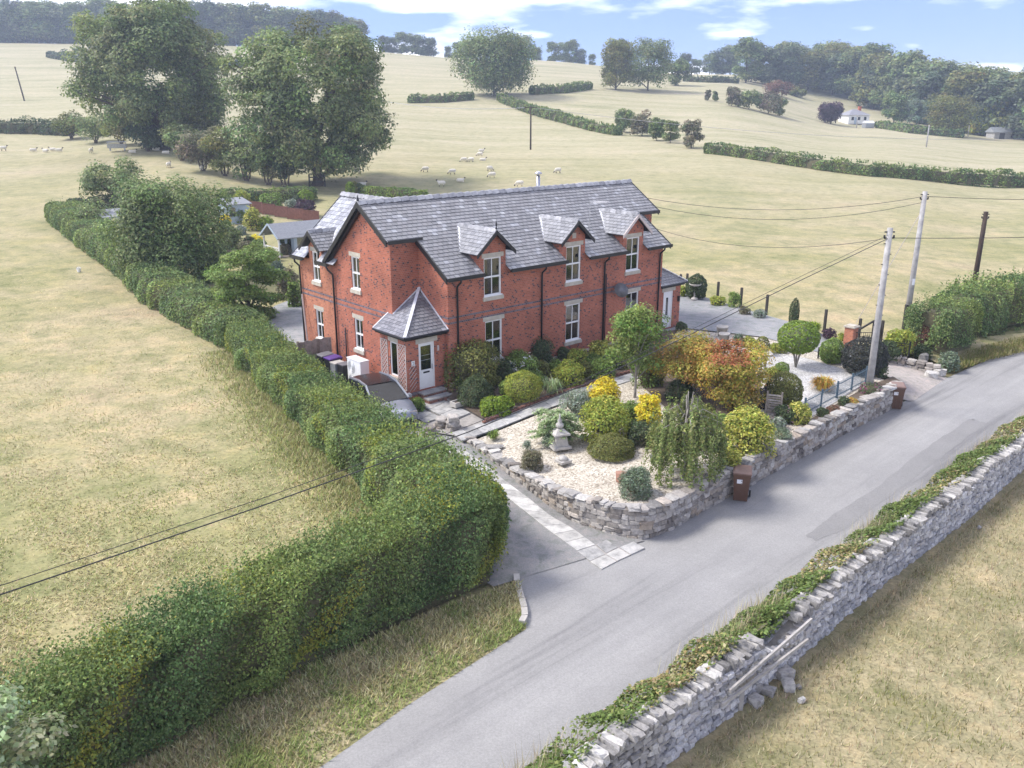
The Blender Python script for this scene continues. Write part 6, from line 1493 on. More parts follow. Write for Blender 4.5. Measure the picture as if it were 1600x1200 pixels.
# ------------------------------------------------------------------ parked car behind the hedge
def car():
    # local x = length (front at +x), y = width
    cpos = (G(640, 652, .15) * .42 + G(548, 600, .95) * 0); cc = np.array([-5.4, 33.2, .26])
    t = thing('parked_car', 'silver-grey car with dark glass roof parked behind the hedge', 'car', cc, R(-58))
    L = [(-2.1, .45, .8, .72), (-2.05, .3, .98, .8), (-1.6, .22, 1.02, .86), (-.6, .2, 1.0, .88), (.6, .2, .97, .88), (1.3, .22, .9, .86), (1.8, .26, .78, .8), (2.08, .36, .66, .66)]
    vs, fs = [], []
    for x, z0, z1, w in L:
        for y, z in ((-w, z0), (-w * 1.03, (z0 + z1) / 2), (-w * .95, z1), (-w * .4, z1 + .05), (w * .4, z1 + .05), (w * .95, z1), (w * 1.03, (z0 + z1) / 2), (w, z0)): vs.append((x, y, z))
    for i in range(len(L) - 1):
        for k in range(7): fs.append((i * 8 + k, i * 8 + k + 1, (i + 1) * 8 + k + 1, (i + 1) * 8 + k))
        fs.append((i * 8 + 7, i * 8, (i + 1) * 8, (i + 1) * 8 + 7))
    fs += [tuple(range(8)), tuple((len(L) - 1) * 8 + k for k in range(7, -1, -1))]
    MB().add(vs, fs).build('body', 'car_paint', t, True)
    C_ = [(-1.95, 1.0, .78, 1.0), (-1.45, 1.42, .66, 1.0), (-.5, 1.52, .66, 1.0), (.2, 1.48, .65, 1.0), (1.05, .99, .78, .96)]
    # roof
    rv, rf = [], []
    for x, z, w, _ in C_[1:4]:
        for y, dz_ in ((-w, 0), (-w * .5, .035), (w * .5, .035), (w, 0)): rv.append((x, y, z + dz_))
    for i in range(2):
        for k in range(3): rf.append((i * 4 + k, i * 4 + k + 1, (i + 1) * 4 + k + 1, (i + 1) * 4 + k))
    MB().add(rv, rf).build('roof', 'car_black', t, True)
    a = C_
    MB().poly([(a[3][0], -a[3][2], a[3][1]), (a[3][0], a[3][2], a[3][1]), (a[4][0], a[4][2], a[4][1]), (a[4][0], -a[4][2], a[4][1])]).build('windscreen', 'car_black', t)
    MB().poly([(a[1][0], -a[1][2], a[1][1]), (a[1][0], a[1][2], a[1][1]), (a[0][0], a[0][2], a[0][1]), (a[0][0], -a[0][2], a[0][1])]).build('rear_window', 'car_black', t)
    for sg in (-1, 1):
        MB().poly([(a[0][0], sg * .78, 1.0), (a[1][0], sg * .66, 1.42), (a[2][0], sg * .66, 1.52), (a[3][0], sg * .65, 1.48), (a[4][0], sg * .78, .99), (-.5, sg * .84, .99)]).build('side_window', 'car_black', t)
        for x0, x1_, z0, z1_, w0, w1 in ((.2, 1.05, 1.5, 1.0, .66, .79), (-.5, .2, 1.535, 1.5, .67, .66), (-1.45, -.5, 1.43, 1.535, .67, .67)): MB().bar((x0, sg * w0, z0), (x1_, sg * w1, z1_), .07).build('roof_pillar', 'car_paint', t)
        MB().box(.75, .95, sg * .9 - .09, sg * .9 + .09, .95, 1.08).build('mirror', 'car_paint', t)
        MB().box(1.78, 2.02, sg * .55 - .16, sg * .55 + .16, .6, .74).build('headlight', 'metal', t)
        for x in (-1.3, 1.3):
            w = MB().tube([(x, sg * .72, .33), (x, sg * .9, .33)], .33, 20).build('wheel', 'rubber', t); MB().tube([(x, sg * .88, .33), (x, sg * .91, .33)], .2, 14).build('rim', 'metal', w)
    MB().box(2.04, 2.1, -.45, .45, .36, .5).build('grille', 'black_plastic', t)
car()

# ------------------------------------------------------------------ poles and cables
def pole(label, base, h, r0, r1, mat, group=None, steps=False, cross=0, tagc=None):
    t = thing('utility_pole', label, 'pole', base, 0, group)
    MB().tube([(0, 0, -.4), (0, 0, h * .5), (0, 0, h)], [r0, (r0 + r1) / 2, r1], 10).build('shaft', mat, t, True)
    if steps:
        for k in range(9): z = h * .42 + k * .42; MB().box(-.02 + (.1 if k % 2 else -.1) - .06, .02 + (.1 if k % 2 else -.1) + .06, -.015, .015, z, z + .03).build('step_iron', 'black_plastic', t)
    for z in (h - .18, h - .42): MB().box(-r1 - .09, r1 + .09, -.03, .03, z, z + .05).build('bracket', 'black_plastic', t)
    if cross: MB().box(-cross / 2, cross / 2, -.06, .06, h - .2, h - .08).build('cross_arm', mat, t)
    for sx in (-1, 1): MB().lathe([(.03, 0), (.045, .05), (.03, .12)], 8, (sx * (r1 + .08), 0, h - .4)).build('insulator', 'black_plastic', t)
    return t
P1, P2, P3 = G(1357, 612, .88), G(1415, 512, .85), G(1517, 475, .4)
pole('nearest grey timber utility pole standing in the gravel garden', P1, 6.9, .15, .11, 'pole_grey', steps=True)
pt = pole('taller grey timber pole beyond the gateway with a white plate', P2, 7.35, .16, .12, 'pole_grey', steps=False)
MB().box(-.07, .07, -.165, -.15, 2.4, 2.75).build('plate', 'sticker', pt); MB().box(-.17, -.08, -.15, .1, -.1, 1.3).build('cable_guard', 'black_plastic', pt)
pole('dark brown creosoted pole in the right-hand hedge', P3, 5.85, .17, .13, 'pole_dark', steps=True)
pf = T(829, 236); pole('dark pole with cross-arm standing in the sheep pasture', pf, 66 * mpp(pf), .17, .13, 'pole_dark', cross=2.2)
pl = T(38, 157); pole('leaning dark pole in the upper field at the far left', pl, 50 * mpp(pl), .2, .15, 'pole_dark').rotation_euler = (0, R(-7), 0)
for px, yb, yt, lab in [(1447, 231, 197, 'pale thin pole in the field right of the farmhouse'), (1512, 214, 190, 'pale pole by the hedge end near the far shed'), (1338, 200, 182, 'thin pole in front of the white farmhouse')]:
    p = T(px, yb); pole(lab, p, (yb - yt) * mpp(p), .16, .12, 'pole_grey')
def cable(label, pts, r=.02, mat='black_plastic', group='overhead cables'):
    pts = [np.array(p, float) for p in pts]; o = pts[0].copy()
    return tag(MB().tube([tuple(p - o) for p in pts], r, 5).build('overhead_cable', mat, None, loc=o), label, 'cable', group)
def sag(a, b, s, n=16): a, b = np.array(a, float), np.array(b, float); return [a + (b - a) * i / n - np.array([0, 0, s * 4 * (i / n) * (1 - i / n)]) for i in range(n + 1)]
def vplane(px, py, S_, E_):
    nn = np.array([-(E_ - S_)[1], (E_ - S_)[0], 0]); d = ray(px, py); t = np.dot(S_ - np.array([0, 0, CAM_H]), nn) / np.dot(d, nn); return np.array([0, 0, CAM_H]) + d * t
top1 = P1 + [0, 0, 6.5]; E1_ = np.array([-12.6, 8.6, 4.75])
cb = [top1, (10.3, 30.2, 6.52), (5.4, 25.7, 5.62), (2.0, 22.5, 5.08), (-1.1, 19.6, 4.78), (-5.2, 15.8, 4.6), (-8.6, 12.6, 4.55), E1_]
cable('lower black cable from the nearest grey pole crossing the hedge and left field', cb, .014)
cable('thinner cable just above and beside the black one over the left field', [np.array(q) + [.1, .1, .16] for q in cb], .008)
top2 = P2 + [0, 0, 7.1]
cable('upper cable from the taller grey pole towards the house roof', sag(top2, HW(9.2, 5.0, 8.0), .9), .012)
cable('cable just below it from the taller grey pole to the house end', sag(top2 - [0, 0, .3], HW(9.6, 4.0, 7.5), 1.0), .012)
cable('cable leaving the taller grey pole to the right', sag(top2, (62, 62, 8.0), .8), .014)
cable('cable leaving the nearest grey pole to the right', sag(top1, (62, 58, 6.2), .6), .014)
cable('thin cable from the nearest grey pole towards the right porch', sag(top1, HW(9.4, 2.0, 6.2), .7), .01)
cable('yellow stay wire of the taller grey pole', [P2 + [-.1, 0, 6.2], P2 + [-2.1, 1.6, -.1]], .018, 'timber_pale')
pa = pf + [0, 0, 66 * mpp(pf) - .1]
cable('pale power line from the pasture pole to the left', sag(pa, GY(560, 150, 200), 1.2), .035, 'metal'); cable('pale power line from the pasture pole to the right', sag(pa, GY(1640, 216, 190), 2.0), .035, 'metal')

# ------------------------------------------------------------------ sheep
def sheep_mesh(pose):
    m = MB()
    def ell(c, r, n=10, rot=0):
        vs, fs = [], []
        for i in range(n + 1):
            a = math.pi * i / n
            for k in range(12):
                b = 2 * math.pi * k / 12; q = Vector((math.cos(a) * r[0], math.sin(a) * math.cos(b) * r[1], math.sin(a) * math.sin(b) * r[2])); q.rotate(Matrix.Rotation(rot, 3, 'Y')); vs.append(q + Vector(c))
        for i in range(n):
            for k in range(12): fs.append((i * 12 + k, i * 12 + (k + 1) % 12, (i + 1) * 12 + (k + 1) % 12, (i + 1) * 12 + k))
        m.add(vs, fs)
    zb = .62 if pose != 'lying' else .3
    ell((0, 0, zb), (.52, .27, .29)); ell((-.3, 0, zb + .02), (.26, .26, .27)); ell((.3, 0, zb), (.26, .24, .27))
    if pose == 'grazing': nk, hd, rot = (.58, 0, .5), (.74, 0, .2), .9
    else: nk, hd, rot = (.55, 0, zb + .2), (.72, 0, zb + .38), .25
    m.tube([(.38, 0, zb + .05), nk, hd], [.17, .12, .09], 10); ell(hd, (.16, .075, .085), 8, rot)
    for s_ in (-1, 1): ell((hd[0] - .08, s_ * .1, hd[2] + .05), (.03, .07, .025), 6)
    if pose != 'lying':
        for x in (-.34, .34):
            for s_ in (-1, 1): m.tube([(x, s_ * .14, .5), (x + .02 * (x < 0), s_ * .14, .28), (x, s_ * .14, 0)], [.085, .05, .04], 8)
    else:
        for s_ in (-1, 1): m.tube([(.35, s_ * .15, .12), (.6, s_ * .15, .06)], [.06, .04], 8)
    m.tube([(-.52, 0, zb + .1), (-.6, 0, zb - .15)], [.05, .03], 6)
    me = m.mesh('body', 'fleece'); o = bpy.data.objects.new('sheep_tmp', me); COL.objects.link(o)
    md = o.modifiers.new('r', 'REMESH'); md.mode = 'VOXEL'; md.voxel_size = .045; md.use_smooth_shade = True
    dg = bpy.context.evaluated_depsgraph_get(); me2 = bpy.data.meshes.new_from_object(o.evaluated_get(dg)); bpy.data.objects.remove(o)
    for a in list(me2.attributes):
        if a.name == 'col': me2.attributes.remove(a)
    co = np.empty(len(me2.vertices) * 3, np.float32); me2.vertices.foreach_get('co', co); co = co.reshape(-1, 3)
    dark = (np.linalg.norm((co - np.array(hd)) * [1, 1.3, 1.1], axis=1) < .2) | ((co[:, 2] < .26) & (pose != 'lying'))
    c4 = np.where(dark[:, None], np.array([.06, .05, .045]), np.array([.66, .62, .53])); a = me2.attributes.new('col', 'FLOAT_COLOR', 'POINT'); a.data.foreach_set('color', np.concatenate([c4, np.ones((len(c4), 1))], 1).astype(np.float32).ravel())
    me2.materials.clear(); me2.materials.append(MATS['fleece']); me2.name = 'sheep'
    return me2
SM = {k: sheep_mesh(k) for k in ('grazing', 'standing', 'lying')}
SHEEP = [(665, 269, 'grazing', 3.1, 'white sheep grazing farthest left in the pasture behind the roof'), (707, 273, 'grazing', 3.4, 'white sheep grazing second from left behind the roof'), (725, 254, 'grazing', 3.2, 'left of two sheep grazing side by side below the lone tree'), (736, 254, 'grazing', 2.9, 'right of two sheep grazing side by side below the lone tree'),
         (752, 240, 'standing', 0.3, 'upper sheep of the far pair near the pasture pole'), (750, 245, 'grazing', 3.0, 'lower sheep of the far pair near the pasture pole'), (754, 252, 'lying', .2, 'sheep lying just below the far pair'), (765, 268, 'grazing', .6, 'sheep facing right in the middle of the pasture'), (769, 278, 'grazing', 3.1, 'larger sheep grazing left above the ridge'),
         (690, 292, 'standing', 3.14, 'white sheep standing just above the roof ridge'), (719, 285, 'lying', .1, 'white sheep lying near the standing one above the ridge'), (812, 292, 'grazing', 3.2, 'sheep half hidden behind the ridge left of the flue'), (872, 271, 'grazing', 3.5, 'lone sheep right of the flue'), (558, 272, 'grazing', 3.0, 'sheep under the right branches of the second oak'), (566, 291, 'lying', .4, 'dark-headed sheep beside the conifers beyond the roof'),
         (6, 236, 'standing', .2, 'sheep at the extreme left edge'), (52, 237, 'lying', .4, 'sheep lying in the left field, left of the group'), (72, 238, 'lying', 2.9, 'dark-faced sheep lying first in the left field group'), (83, 236, 'lying', 3.2, 'sheep lying in the middle of the left field group'), (92, 237, 'lying', .3, 'sheep lying at the right of the left field group'),
         (143, 240, 'standing', 1.6, 'dark-headed sheep standing between the group and the trough'), (207, 240, 'lying', .3, 'sheep lying right of the metal trough'), (244, 236, 'lying', .4, 'sheep resting under the leftmost oak'), (259, 241, 'lying', .2, 'sheep lying in the shade right of the leftmost oak'), (264, 263, 'standing', 1.5, 'white sheep walking below the leftmost oak'), (316, 268, 'standing', 1.7, 'white sheep below the hedgerow between the oaks')]
for px, py, pose, rz, lab in SHEEP:
    p = T(px, py); o = obj('sheep', SM[pose], None, p, rz); o.scale = (.85, .85, .85); tag(o, lab, 'sheep', 'flock of sheep')
p = T(184, 236); t = thing('feed_trough', 'grey metal feeder standing in the left field by the oak', 'trough', p, R(15))
MB().prism([(-.45, .4), (.45, .4), (.6, 1.0), (-.6, 1.0)], -1.3, 1.3, 1).build('tray', 'galvanised', t).rotation_euler.z = R(90)
for x in (-1, 1): MB().box(x - .05, x + .05, -.4, .4, 0, .42).build('leg', 'galvanised', t)
MB().box(-1.35, 1.35, -.7, .7, 1.25, 1.3).build('cover', 'galvanised', t)
for x in (-1.2, 1.2): MB().box(x - .04, x + .04, -.04, .04, .9, 1.26).build('strut', 'galvanised', t)

# ------------------------------------------------------------------ back garden buildings
p = T(438, 404); t = thing('summerhouse', 'pale blue-grey summerhouse with felt roof behind the house', 'summerhouse', p, HA)
Lh, Wd, Hh = 5.0, 2.7, 1.75
m = MB(); cells(m, 't', 0, [(1.3, Lh, 0, Hh)], [(1.6 + k * .9, 2.3 + k * .9, .8, 1.8) for k in range(4)], .06); cells(m, 's', 1.3, [(0, Wd, 0, Hh)], [(.5, 1.2, .3, 1.85), (1.6, 2.5, .8, 1.8)], .06)
m.poly([(Lh, 0, 0), (Lh, Wd, 0), (Lh, Wd, Hh), (Lh, Wd / 2, Hh + .85), (Lh, 0, Hh)]); m.poly([(1.3, Wd, 0), (Lh, Wd, 0), (Lh, Wd, Hh), (1.3, Wd, Hh)]); m.poly([(1.3, 0, Hh), (1.3, Wd, Hh), (1.3, Wd / 2, Hh + .85)])
m.build('wall', 'summerhouse_paint', t)
for k in range(4): MB().box(1.6 + k * .9, 2.3 + k * .9, .03, .04, .8, 1.8).build('pane', 'glass', t)
for a, b_, c, d in ((.5, 1.2, .3, 1.85), (1.6, 2.5, .8, 1.8)): MB().box(1.33, 1.34, a, b_, c, d).build('pane', 'glass', t)
for sg in (0, 1):
    y0, y1 = (-.25, Wd / 2) if sg == 0 else (Wd + .25, Wd / 2)
    m = MB(); m.add([(-.2, y0, Hh - .15), (Lh + .2, y0, Hh - .15), (Lh + .2, y1, Hh + .9), (-.2, y1, Hh + .9), (-.2, y0, Hh - .21), (Lh + .2, y0, Hh - .21), (Lh + .2, y1, Hh + .84), (-.2, y1, Hh + .84)], [(0, 1, 2, 3), (7, 6, 5, 4), (0, 4, 5, 1), (0, 3, 7, 4), (1, 5, 6, 2)]); m.build('roof', 'felt', t)
    MB().bar((-.23, y0, Hh - .17), (-.23, y1, Hh + .88), .05, .14).build('bargeboard', 'summerhouse_paint', t)
for y_ in (.05, Wd - .05): MB().box(-.05, .05, y_ - .05, y_ + .05, 0, Hh).build('post', 'white_paint', t)
for z_ in (.75, .2): MB().box(-.03, .03, .1, Wd - .1, z_, z_ + .07).build('rail', 'white_paint', t)
m = MB()
for k in range(16): m.box(-.015, .015, .2 + k * .17, .25 + k * .17, .27, .75)
m.build('balusters', 'white_paint', t); MB().box(-.1, 1.3, 0, Wd, -.02, .1).build('deck', 'fence_board', t)
p = T(356, 352); t = thing('garden_shed', 'small grey-roofed shed half hidden behind the big evergreen', 'shed', p, HA)
m = MB(); m.box(0, 2.4, 0, 1.8, 0, 1.9); m.build('wall', 'summerhouse_paint', t); MB().prism([(-.2, 1.85), (2.0, 2.3), (2.0, 2.36), (-.2, 1.91)], -.2, 2.6, 0).build('roof', 'felt', t); MB().box(.3, .9, -.02, -.003, .8, 1.6).build('window', 'glass', t)
p = T(168, 372); t = thing('garden_shed', 'pale-sided hut between the clipped hedge and the big evergreen', 'shed', p, HA)
MB().box(0, 2.2, 0, 2.2, 0, 1.8).build('wall', 'farm_white', t); MB().prism([(-.2, 1.75), (2.4, 2.2), (2.4, 2.26), (-.2, 1.81)], -.2, 2.4, 0).build('roof', 'felt', t)
# red-brown panel fence
def panel_fence(label, pts, h, mat, cap=True):
    P_ = [T(*q) for q in pts]; t = thing('panel_fence', label, 'fence', P_[0]); o_ = P_[0]
    for a, b_ in zip(P_[:-1], P_[1:]):
        L = np.linalg.norm((b_ - a)[:2]); n = max(1, round(L / 1.85)); ang = math.atan2(b_[1] - a[1], b_[0] - a[0])
        for k in range(n):
            q = a + (b_ - a) * (k + .5) / n - o_; w = L / n
            obj_ = MB(); obj_.box(-w / 2 + .06, w / 2 - .06, -.02, .02, .1, h)
            for j in range(int(w / .15)): obj_.box(-w / 2 + .06 + j * .15, -w / 2 + .18 + j * .15, -.032, -.018, .12, h - .02)
            obj_.build('panel', mat, t, loc=q, rz=ang)
            MB().box(-.05, .05, -.05, .05, 0, h + .12).build('post', mat, t, loc=a + (b_ - a) * k / n - o_, rz=ang)
            MB().box(-w / 2, w / 2, -.05, .05, h, h + .04).build('rail', mat, t, loc=q, rz=ang)
    return t
panel_fence('red-brown timber panel fence behind the summerhouse', [(392, 332), (450, 343), (500, 350)], 1.15, 'red_board')
# bench
p = T(368, 412); t = thing('garden_bench', 'weathered grey bench below the small rounded tree', 'bench', p, R(-10))
for k in range(3): MB().box(-.8, .8, .0 + k * .14, .11 + k * .14, .42, .46).build('seat_slat', 'fence_board', t)
for k in range(3): MB().box(-.8, .8, .42, .45, .55 + k * .14, .66 + k * .14).build('back_slat', 'fence_board', t)
for x in (-.75, .75):
    for y_ in (.03, .4): MB().box(x - .04, x + .04, y_ - .04, y_ + .04, 0, .42 if y_ < .1 else .98).build('leg', 'fence_board', t)
t = thing('bucket', 'pale plastic bucket lying in the field beside the clipped hedge', 'bucket', T(124, 426)); o = MB().lathe([(.12, 0), (.16, .28), (.175, .3), (.15, .28), (.11, .03)], 14).build('tub', 'white_paint', t); MB().tube([(-.165, 0, .29), (0, .07, .42), (.165, 0, .29)], .012, 5).build('handle', 'metal', t)
# field gate remains by the oak
a, b_ = T(484, 292), T(508, 292); t = thing('field_rail', 'two-bar wooden rail beside the second oak trunk', 'fence', a)
for z_ in (.6, 1.15): MB().bar((0, 0, z_), tuple(b_ - a + [0, 0, z_]), .06, .14).build('rail', 'post_wood', t)
for q in (a, b_): MB().box(-.08, .08, -.08, .08, 0, 1.5).build('post', 'post_wood', t, loc=q - a)
# ------------------------------------------------------------------ driveway fence, pillar, gates
posts = [(1063, 445, 429), (1073, 448, 428), (1121, 466, 441), (1157, 478, 450), (1197, 490, 461), (1288, 514, 484), (1342, 522, 498), (1363, 530, 503), (1376, 531, 501), (1437, 505, 488)]
W_ = ['first', 'second', 'third', 'fourth', 'fifth', 'sixth', 'seventh', 'eighth', 'ninth', 'tenth']
for k, (px, yb, yt) in enumerate(posts):
    p = G(px, yb, .9); t = thing('fence_post', W_[k] + ' dark fence post from the house along the pasture edge', 'post', p, HA, 'posts between driveway and pasture')
    MB().box(-.06, .06, -.06, .06, -.2, (yb - yt) * mpp(p) * 1.02).build('shaft', 'post_wood', t)
    MB().prism([(-.06, 0), (.06, 0), (0, .03)], -.06, .06, 1).build('cap', 'post_wood', t, loc=(0, 0, (yb - yt) * mpp(p) * 1.02))
    if k == 7: MB().bar((0, 0, 1.0), (-1.0, .5, .45), .08).build('brace', 'post_wood', t)
    if k == 8: MB().bar((0, 0, .3), (-.7, -.2, .9), .08).build('brace', 'post_wood', t)
p = G(1327, 543, .7); t = thing('gate_pillar', 'square red brick gate pillar with pale stone cap', 'pillar', p, HA)
MB().box(-.24, .24, -.24, .24, 0, 1.08).build('shaft', 'new_brick', t); MB().box(-.3, .3, -.3, .3, 1.08, 1.15).box(-.22, .22, -.22, .22, 1.15, 1.19).build('cap', 'stone_trim', t)
def iron(label, a, b_, h, name='iron_gate', mat='black_paint', cat='gate', gap=.12, posts=0, spikes=False):
    a, b_ = np.array(a), np.array(b_); t = thing(name, label, cat, a); d = b_ - a; L = np.linalg.norm(d)
    for z_ in (.12, h - .06): MB().bar((0, 0, z_), tuple(d + [0, 0, z_]), .025, .03).build('rail', mat, t)
    m = MB()
    for k in range(int(L / gap) + 1):
        q = d * k * gap / L; m.bar((q[0], q[1], .02 + q[2]), (q[0], q[1], h + q[2] + (.05 if spikes else -.04)), .014)
    m.build('bars', mat, t)
    for k in range(posts + 1 if posts else 2):
        q = d * k / (posts if posts else 1); MB().box(-.03, .03, -.03, .03, -.05, h + .1).build('post', mat, t, loc=q)
    return t
iron('low blue-grey metal railing between white gravel and stone wall', G(1256, 650, .88), G(1352, 598, .88), .66, 'railing', 'iron_blue', 'railing', .11, 4, True)
iron('open black iron driveway gate leaf by the brick pillar', G(1329, 546, .65), G(1362, 546, .6), .95)
iron('black iron driveway gate leaf folded against the hedge', G(1366, 556, .55), G(1418, 566, .35), .95)
iron('black iron railing along the edge of the white gravel garden', G(1278, 560, .86), G(1330, 572, .84), .45, 'railing', 'black_paint', 'railing', .11, 3)
# rockery wall beyond the entrance
base = [G(1395, 568, .32), G(1420, 574, .22), G(1448, 583, .1), G(1462, 586, .05)]
t = thing('low_wall', 'low rubble wall along the far side of the drive entrance', 'stone wall', base[0]); o0 = base[0]
for loc, rot, sc, pi in stone_items([q - o0 for q in base], [.75 - o0[2], .68 - o0[2], .6 - o0[2], .55 - o0[2]], .16, (.2, .5), .35, .1):
    o = obj('stone', GST[pi], t, loc, rot); o.scale = sc
for k, (px, py) in enumerate([(1428, 552), (1442, 562), (1466, 585), (1455, 590)]):
    p = G(px, py, .35 if k < 2 else .1); o = obj('boulder', FST[k], None, p + [0, 0, .12], k); o.scale = (.55, .4, .35)
    tag(o, ['pale boulder under the red-brown bush', 'pale boulder on the rockery beside the low dark shrub', 'upright stone at the lane end of the low rubble wall', 'stone at the corner of the drive entrance'][k], 'boulder')
# brick edging of the house border
base = [G(756, 660, .58), G(800, 645, .6), G(850, 625, .68), G(905, 606, .78), G(985, 582, .88)]
t = thing('border_edging', 'low dark brick edging wall of the border before the house', 'edging', base[0]); o0 = base[0]
for a, b_ in zip(base[:-1], base[1:]):
    L = np.linalg.norm(b_ - a); n = int(L / .235)
    for k in range(n):
        for r_ in range(2):
            q = a + (b_ - a) * (k + .5 * (r_ % 2) + .25) / n - o0
            MB.proto = getattr(MB, 'proto', None) or MB().box(-.11, .11, -.055, .055, -.034, .034).mesh('brick', 'edging_brick')
            obj('brick', MB.proto, t, q + [0, 0, .02 + r_ * .075], math.atan2((b_ - a)[1], (b_ - a)[0]))
# stone gate stumps by the patio
for k, (px, py, s_, h_) in enumerate([(690, 668, .5, .42), (708, 672, .5, .62), (672, 676, .42, .25)]):
    p = G(px, py, .36); t = thing('stone_stump', ['squat rough stone gate stump left of the path steps', 'taller rough stone stump with hollow top by the path steps', 'flat pale stone beside the drive and patio corner'][k], 'stone post', p, HA)
    nst = 3 if h_ > .3 else 2
    for j in range(nst):
        o = obj('stone', GST[(k + j) % 7], t, (0, 0, h_ * (j + .5) / nst), j * .5); o.scale = (s_, s_ * .85, h_ / nst * 1.08)
# ------------------------------------------------------------------ garden ornaments
p = G(874, 698, .78); t = thing('stone_lantern', 'grey stone pagoda ornament with pointed finial on the gravel', 'ornament', p, R(20))
MB().box(-.34, .34, -.34, .34, 0, .08).build('base', 'concrete', t)
m = MB(); m.add([(-.25, -.25, .08), (.25, -.25, .08), (.25, .25, .08), (-.25, .25, .08), (-.19, -.19, .5), (.19, -.19, .5), (.19, .19, .5), (-.19, .19, .5)], [(0, 1, 5, 4), (1, 2, 6, 5), (2, 3, 7, 6), (3, 0, 4, 7), (4, 5, 6, 7)]); m.build('pedestal', 'concrete', t)
m = MB(); m.box(-.3, .3, -.3, .3, .5, .56); m.add([(-.28, -.28, .56), (.28, -.28, .56), (.28, .28, .56), (-.28, .28, .56), (-.1, -.1, .72), (.1, -.1, .72), (.1, .1, .72), (-.1, .1, .72)], [(0, 1, 5, 4), (1, 2, 6, 5), (2, 3, 7, 6), (3, 0, 4, 7), (4, 5, 6, 7)]); m.build('roof', 'concrete', t)
MB().lathe([(.09, .72), (.15, .8), (.13, .88), (.06, .94), (.09, 1.0), (.03, 1.1), (.04, 1.16), (.01, 1.26)], 14).build('finial', 'concrete', t, True)
p = G(880, 722, .75); t = thing('stone_ornament', 'domed pale stone on a square slab in the gravel', 'ornament', p, R(35)); MB().box(-.22, .22, -.2, .2, 0, .09).build('slab', 'concrete', t); MB().lathe([(.17, .09), (.16, .16), (.1, .22), (.02, .245)], 14).build('dome', 'concrete', t, True)
p = G(972, 752, .82); o = obj('boulder', GST[2], None, p + [0, 0, .14], .5); o.scale = (.28, .42, .36); o.data = GST[2].copy(); o.data.materials.clear(); o.data.materials.append(MATS['terracotta']); tag(o, 'reddish-brown boulder behind the blue-green lavender', 'boulder')
for k, (px, py, s_) in enumerate([(772, 703, .6), (1022, 716, .35), (985, 672, .3), (1085, 640, .4)]):
    p = G(px, py, .45 if k == 0 else .84); o = obj('boulder', FST[k + 1], None, p + [0, 0, .07], k); o.scale = (s_, s_ * .6, s_ * .4)
    tag(o, ['flat pale rock at the top of the gravel bed wall', 'grey stone under the weeping tree', 'small grey standing stone behind the olive cushion', 'pale stone at the foot of the nearer-house maple'][k], 'boulder')
def bath(label, px, py, z, s=1.0, mat='concrete'):
    t = thing('bird_bath', label, 'bird bath', G(px, py, z)); MB().lathe([(.18 * s, 0), (.16 * s, .06 * s), (.07 * s, .14 * s), (.06 * s, .55 * s), (.09 * s, .62 * s)], 12).build('pedestal', mat, t, True); MB().lathe([(.05 * s, .62 * s), (.28 * s, .72 * s), (.3 * s, .78 * s), (.24 * s, .75 * s), (.02 * s, .68 * s)], 16).build('bowl', mat, t, True)
bath('pale stone bird bath in front of the rounded hedge block', 1085, 468, .95, 1.3); bath('grey stone bird bath on the white gravel behind the maple', 1194, 580, .88, 1.1)
def pot(label, px, py, z, r_, h, mat='terracotta', plant=None):
    t = thing('plant_pot', label, 'pot', G(px, py, z)); MB().lathe([(r_ * .7, 0), (r_, h * .85), (r_ * 1.08, h * .86), (r_ * 1.08, h), (r_ * .9, h), (r_ * .85, h * .9)], 16).build('bowl', mat, t, True)
    if plant: dd = sph(700); dd[:, 2] = np.abs(dd[:, 2]); obj('plant', leaf_mesh('plant', dd * [r_ * 1.2, r_ * 1.2, r_ * 1.9] + [0, 0, h], dd, .09, colmix(700, GREENS[plant])), t)
pot('round stone pot with leafy shrub on the white gravel', 1190, 554, .9, .3, .34, 'concrete', 'olive'); pot('stone urn at the driveway edge', 1128, 524, .92, .3, .5, 'concrete'); pot('tall stone urn beside the other by the maple top', 1131, 534, .9, .28, .45, 'concrete')
pot('round terracotta pot beside the porch steps', 708, 616, .56, .26, .3, 'terracotta')
t = thing('stone_trough', 'shallow stone trough on the patio beside the dark dome', 'trough', G(718, 633, .58), HA); MB().box(-.36, .36, -.2, .2, 0, .06).box(-.36, .36, -.2, -.14, .06, .2).box(-.36, .36, .14, .2, .06, .2).box(-.36, -.3, -.14, .14, .06, .2).box(.3, .36, -.14, .14, .06, .2).build('basin', 'concrete', t); MB().box(-.3, .3, -.14, .14, .06, .15).build('soil', 'soil', t)
# wooden slatted screen
p = G(1196, 652, .88); t = thing('trellis_screen', 'weathered wooden slatted screen in front of the clipped dome', 'screen', p, R(-22))
for k in range(9): MB().box(.04, .5, -.012, .012, .1 + k * .1, .165 + k * .1).build('slat', 'fence_board', t)
for x in (0, .54): MB().box(x - .035, x + .035, -.035, .035, 0, 1.08).build('post', 'fence_board', t)
p = G(1186, 645, .88); t = thing('trellis_screen', 'second dark slatted screen panel left of the wooden one', 'screen', p, R(55))
for k in range(9): MB().box(.04, .5, -.012, .012, .1 + k * .1, .165 + k * .1).build('slat', 'post_wood', t)
for x in (0, .54): MB().box(x - .035, x + .035, -.035, .035, 0, 1.02).build('post', 'post_wood', t)
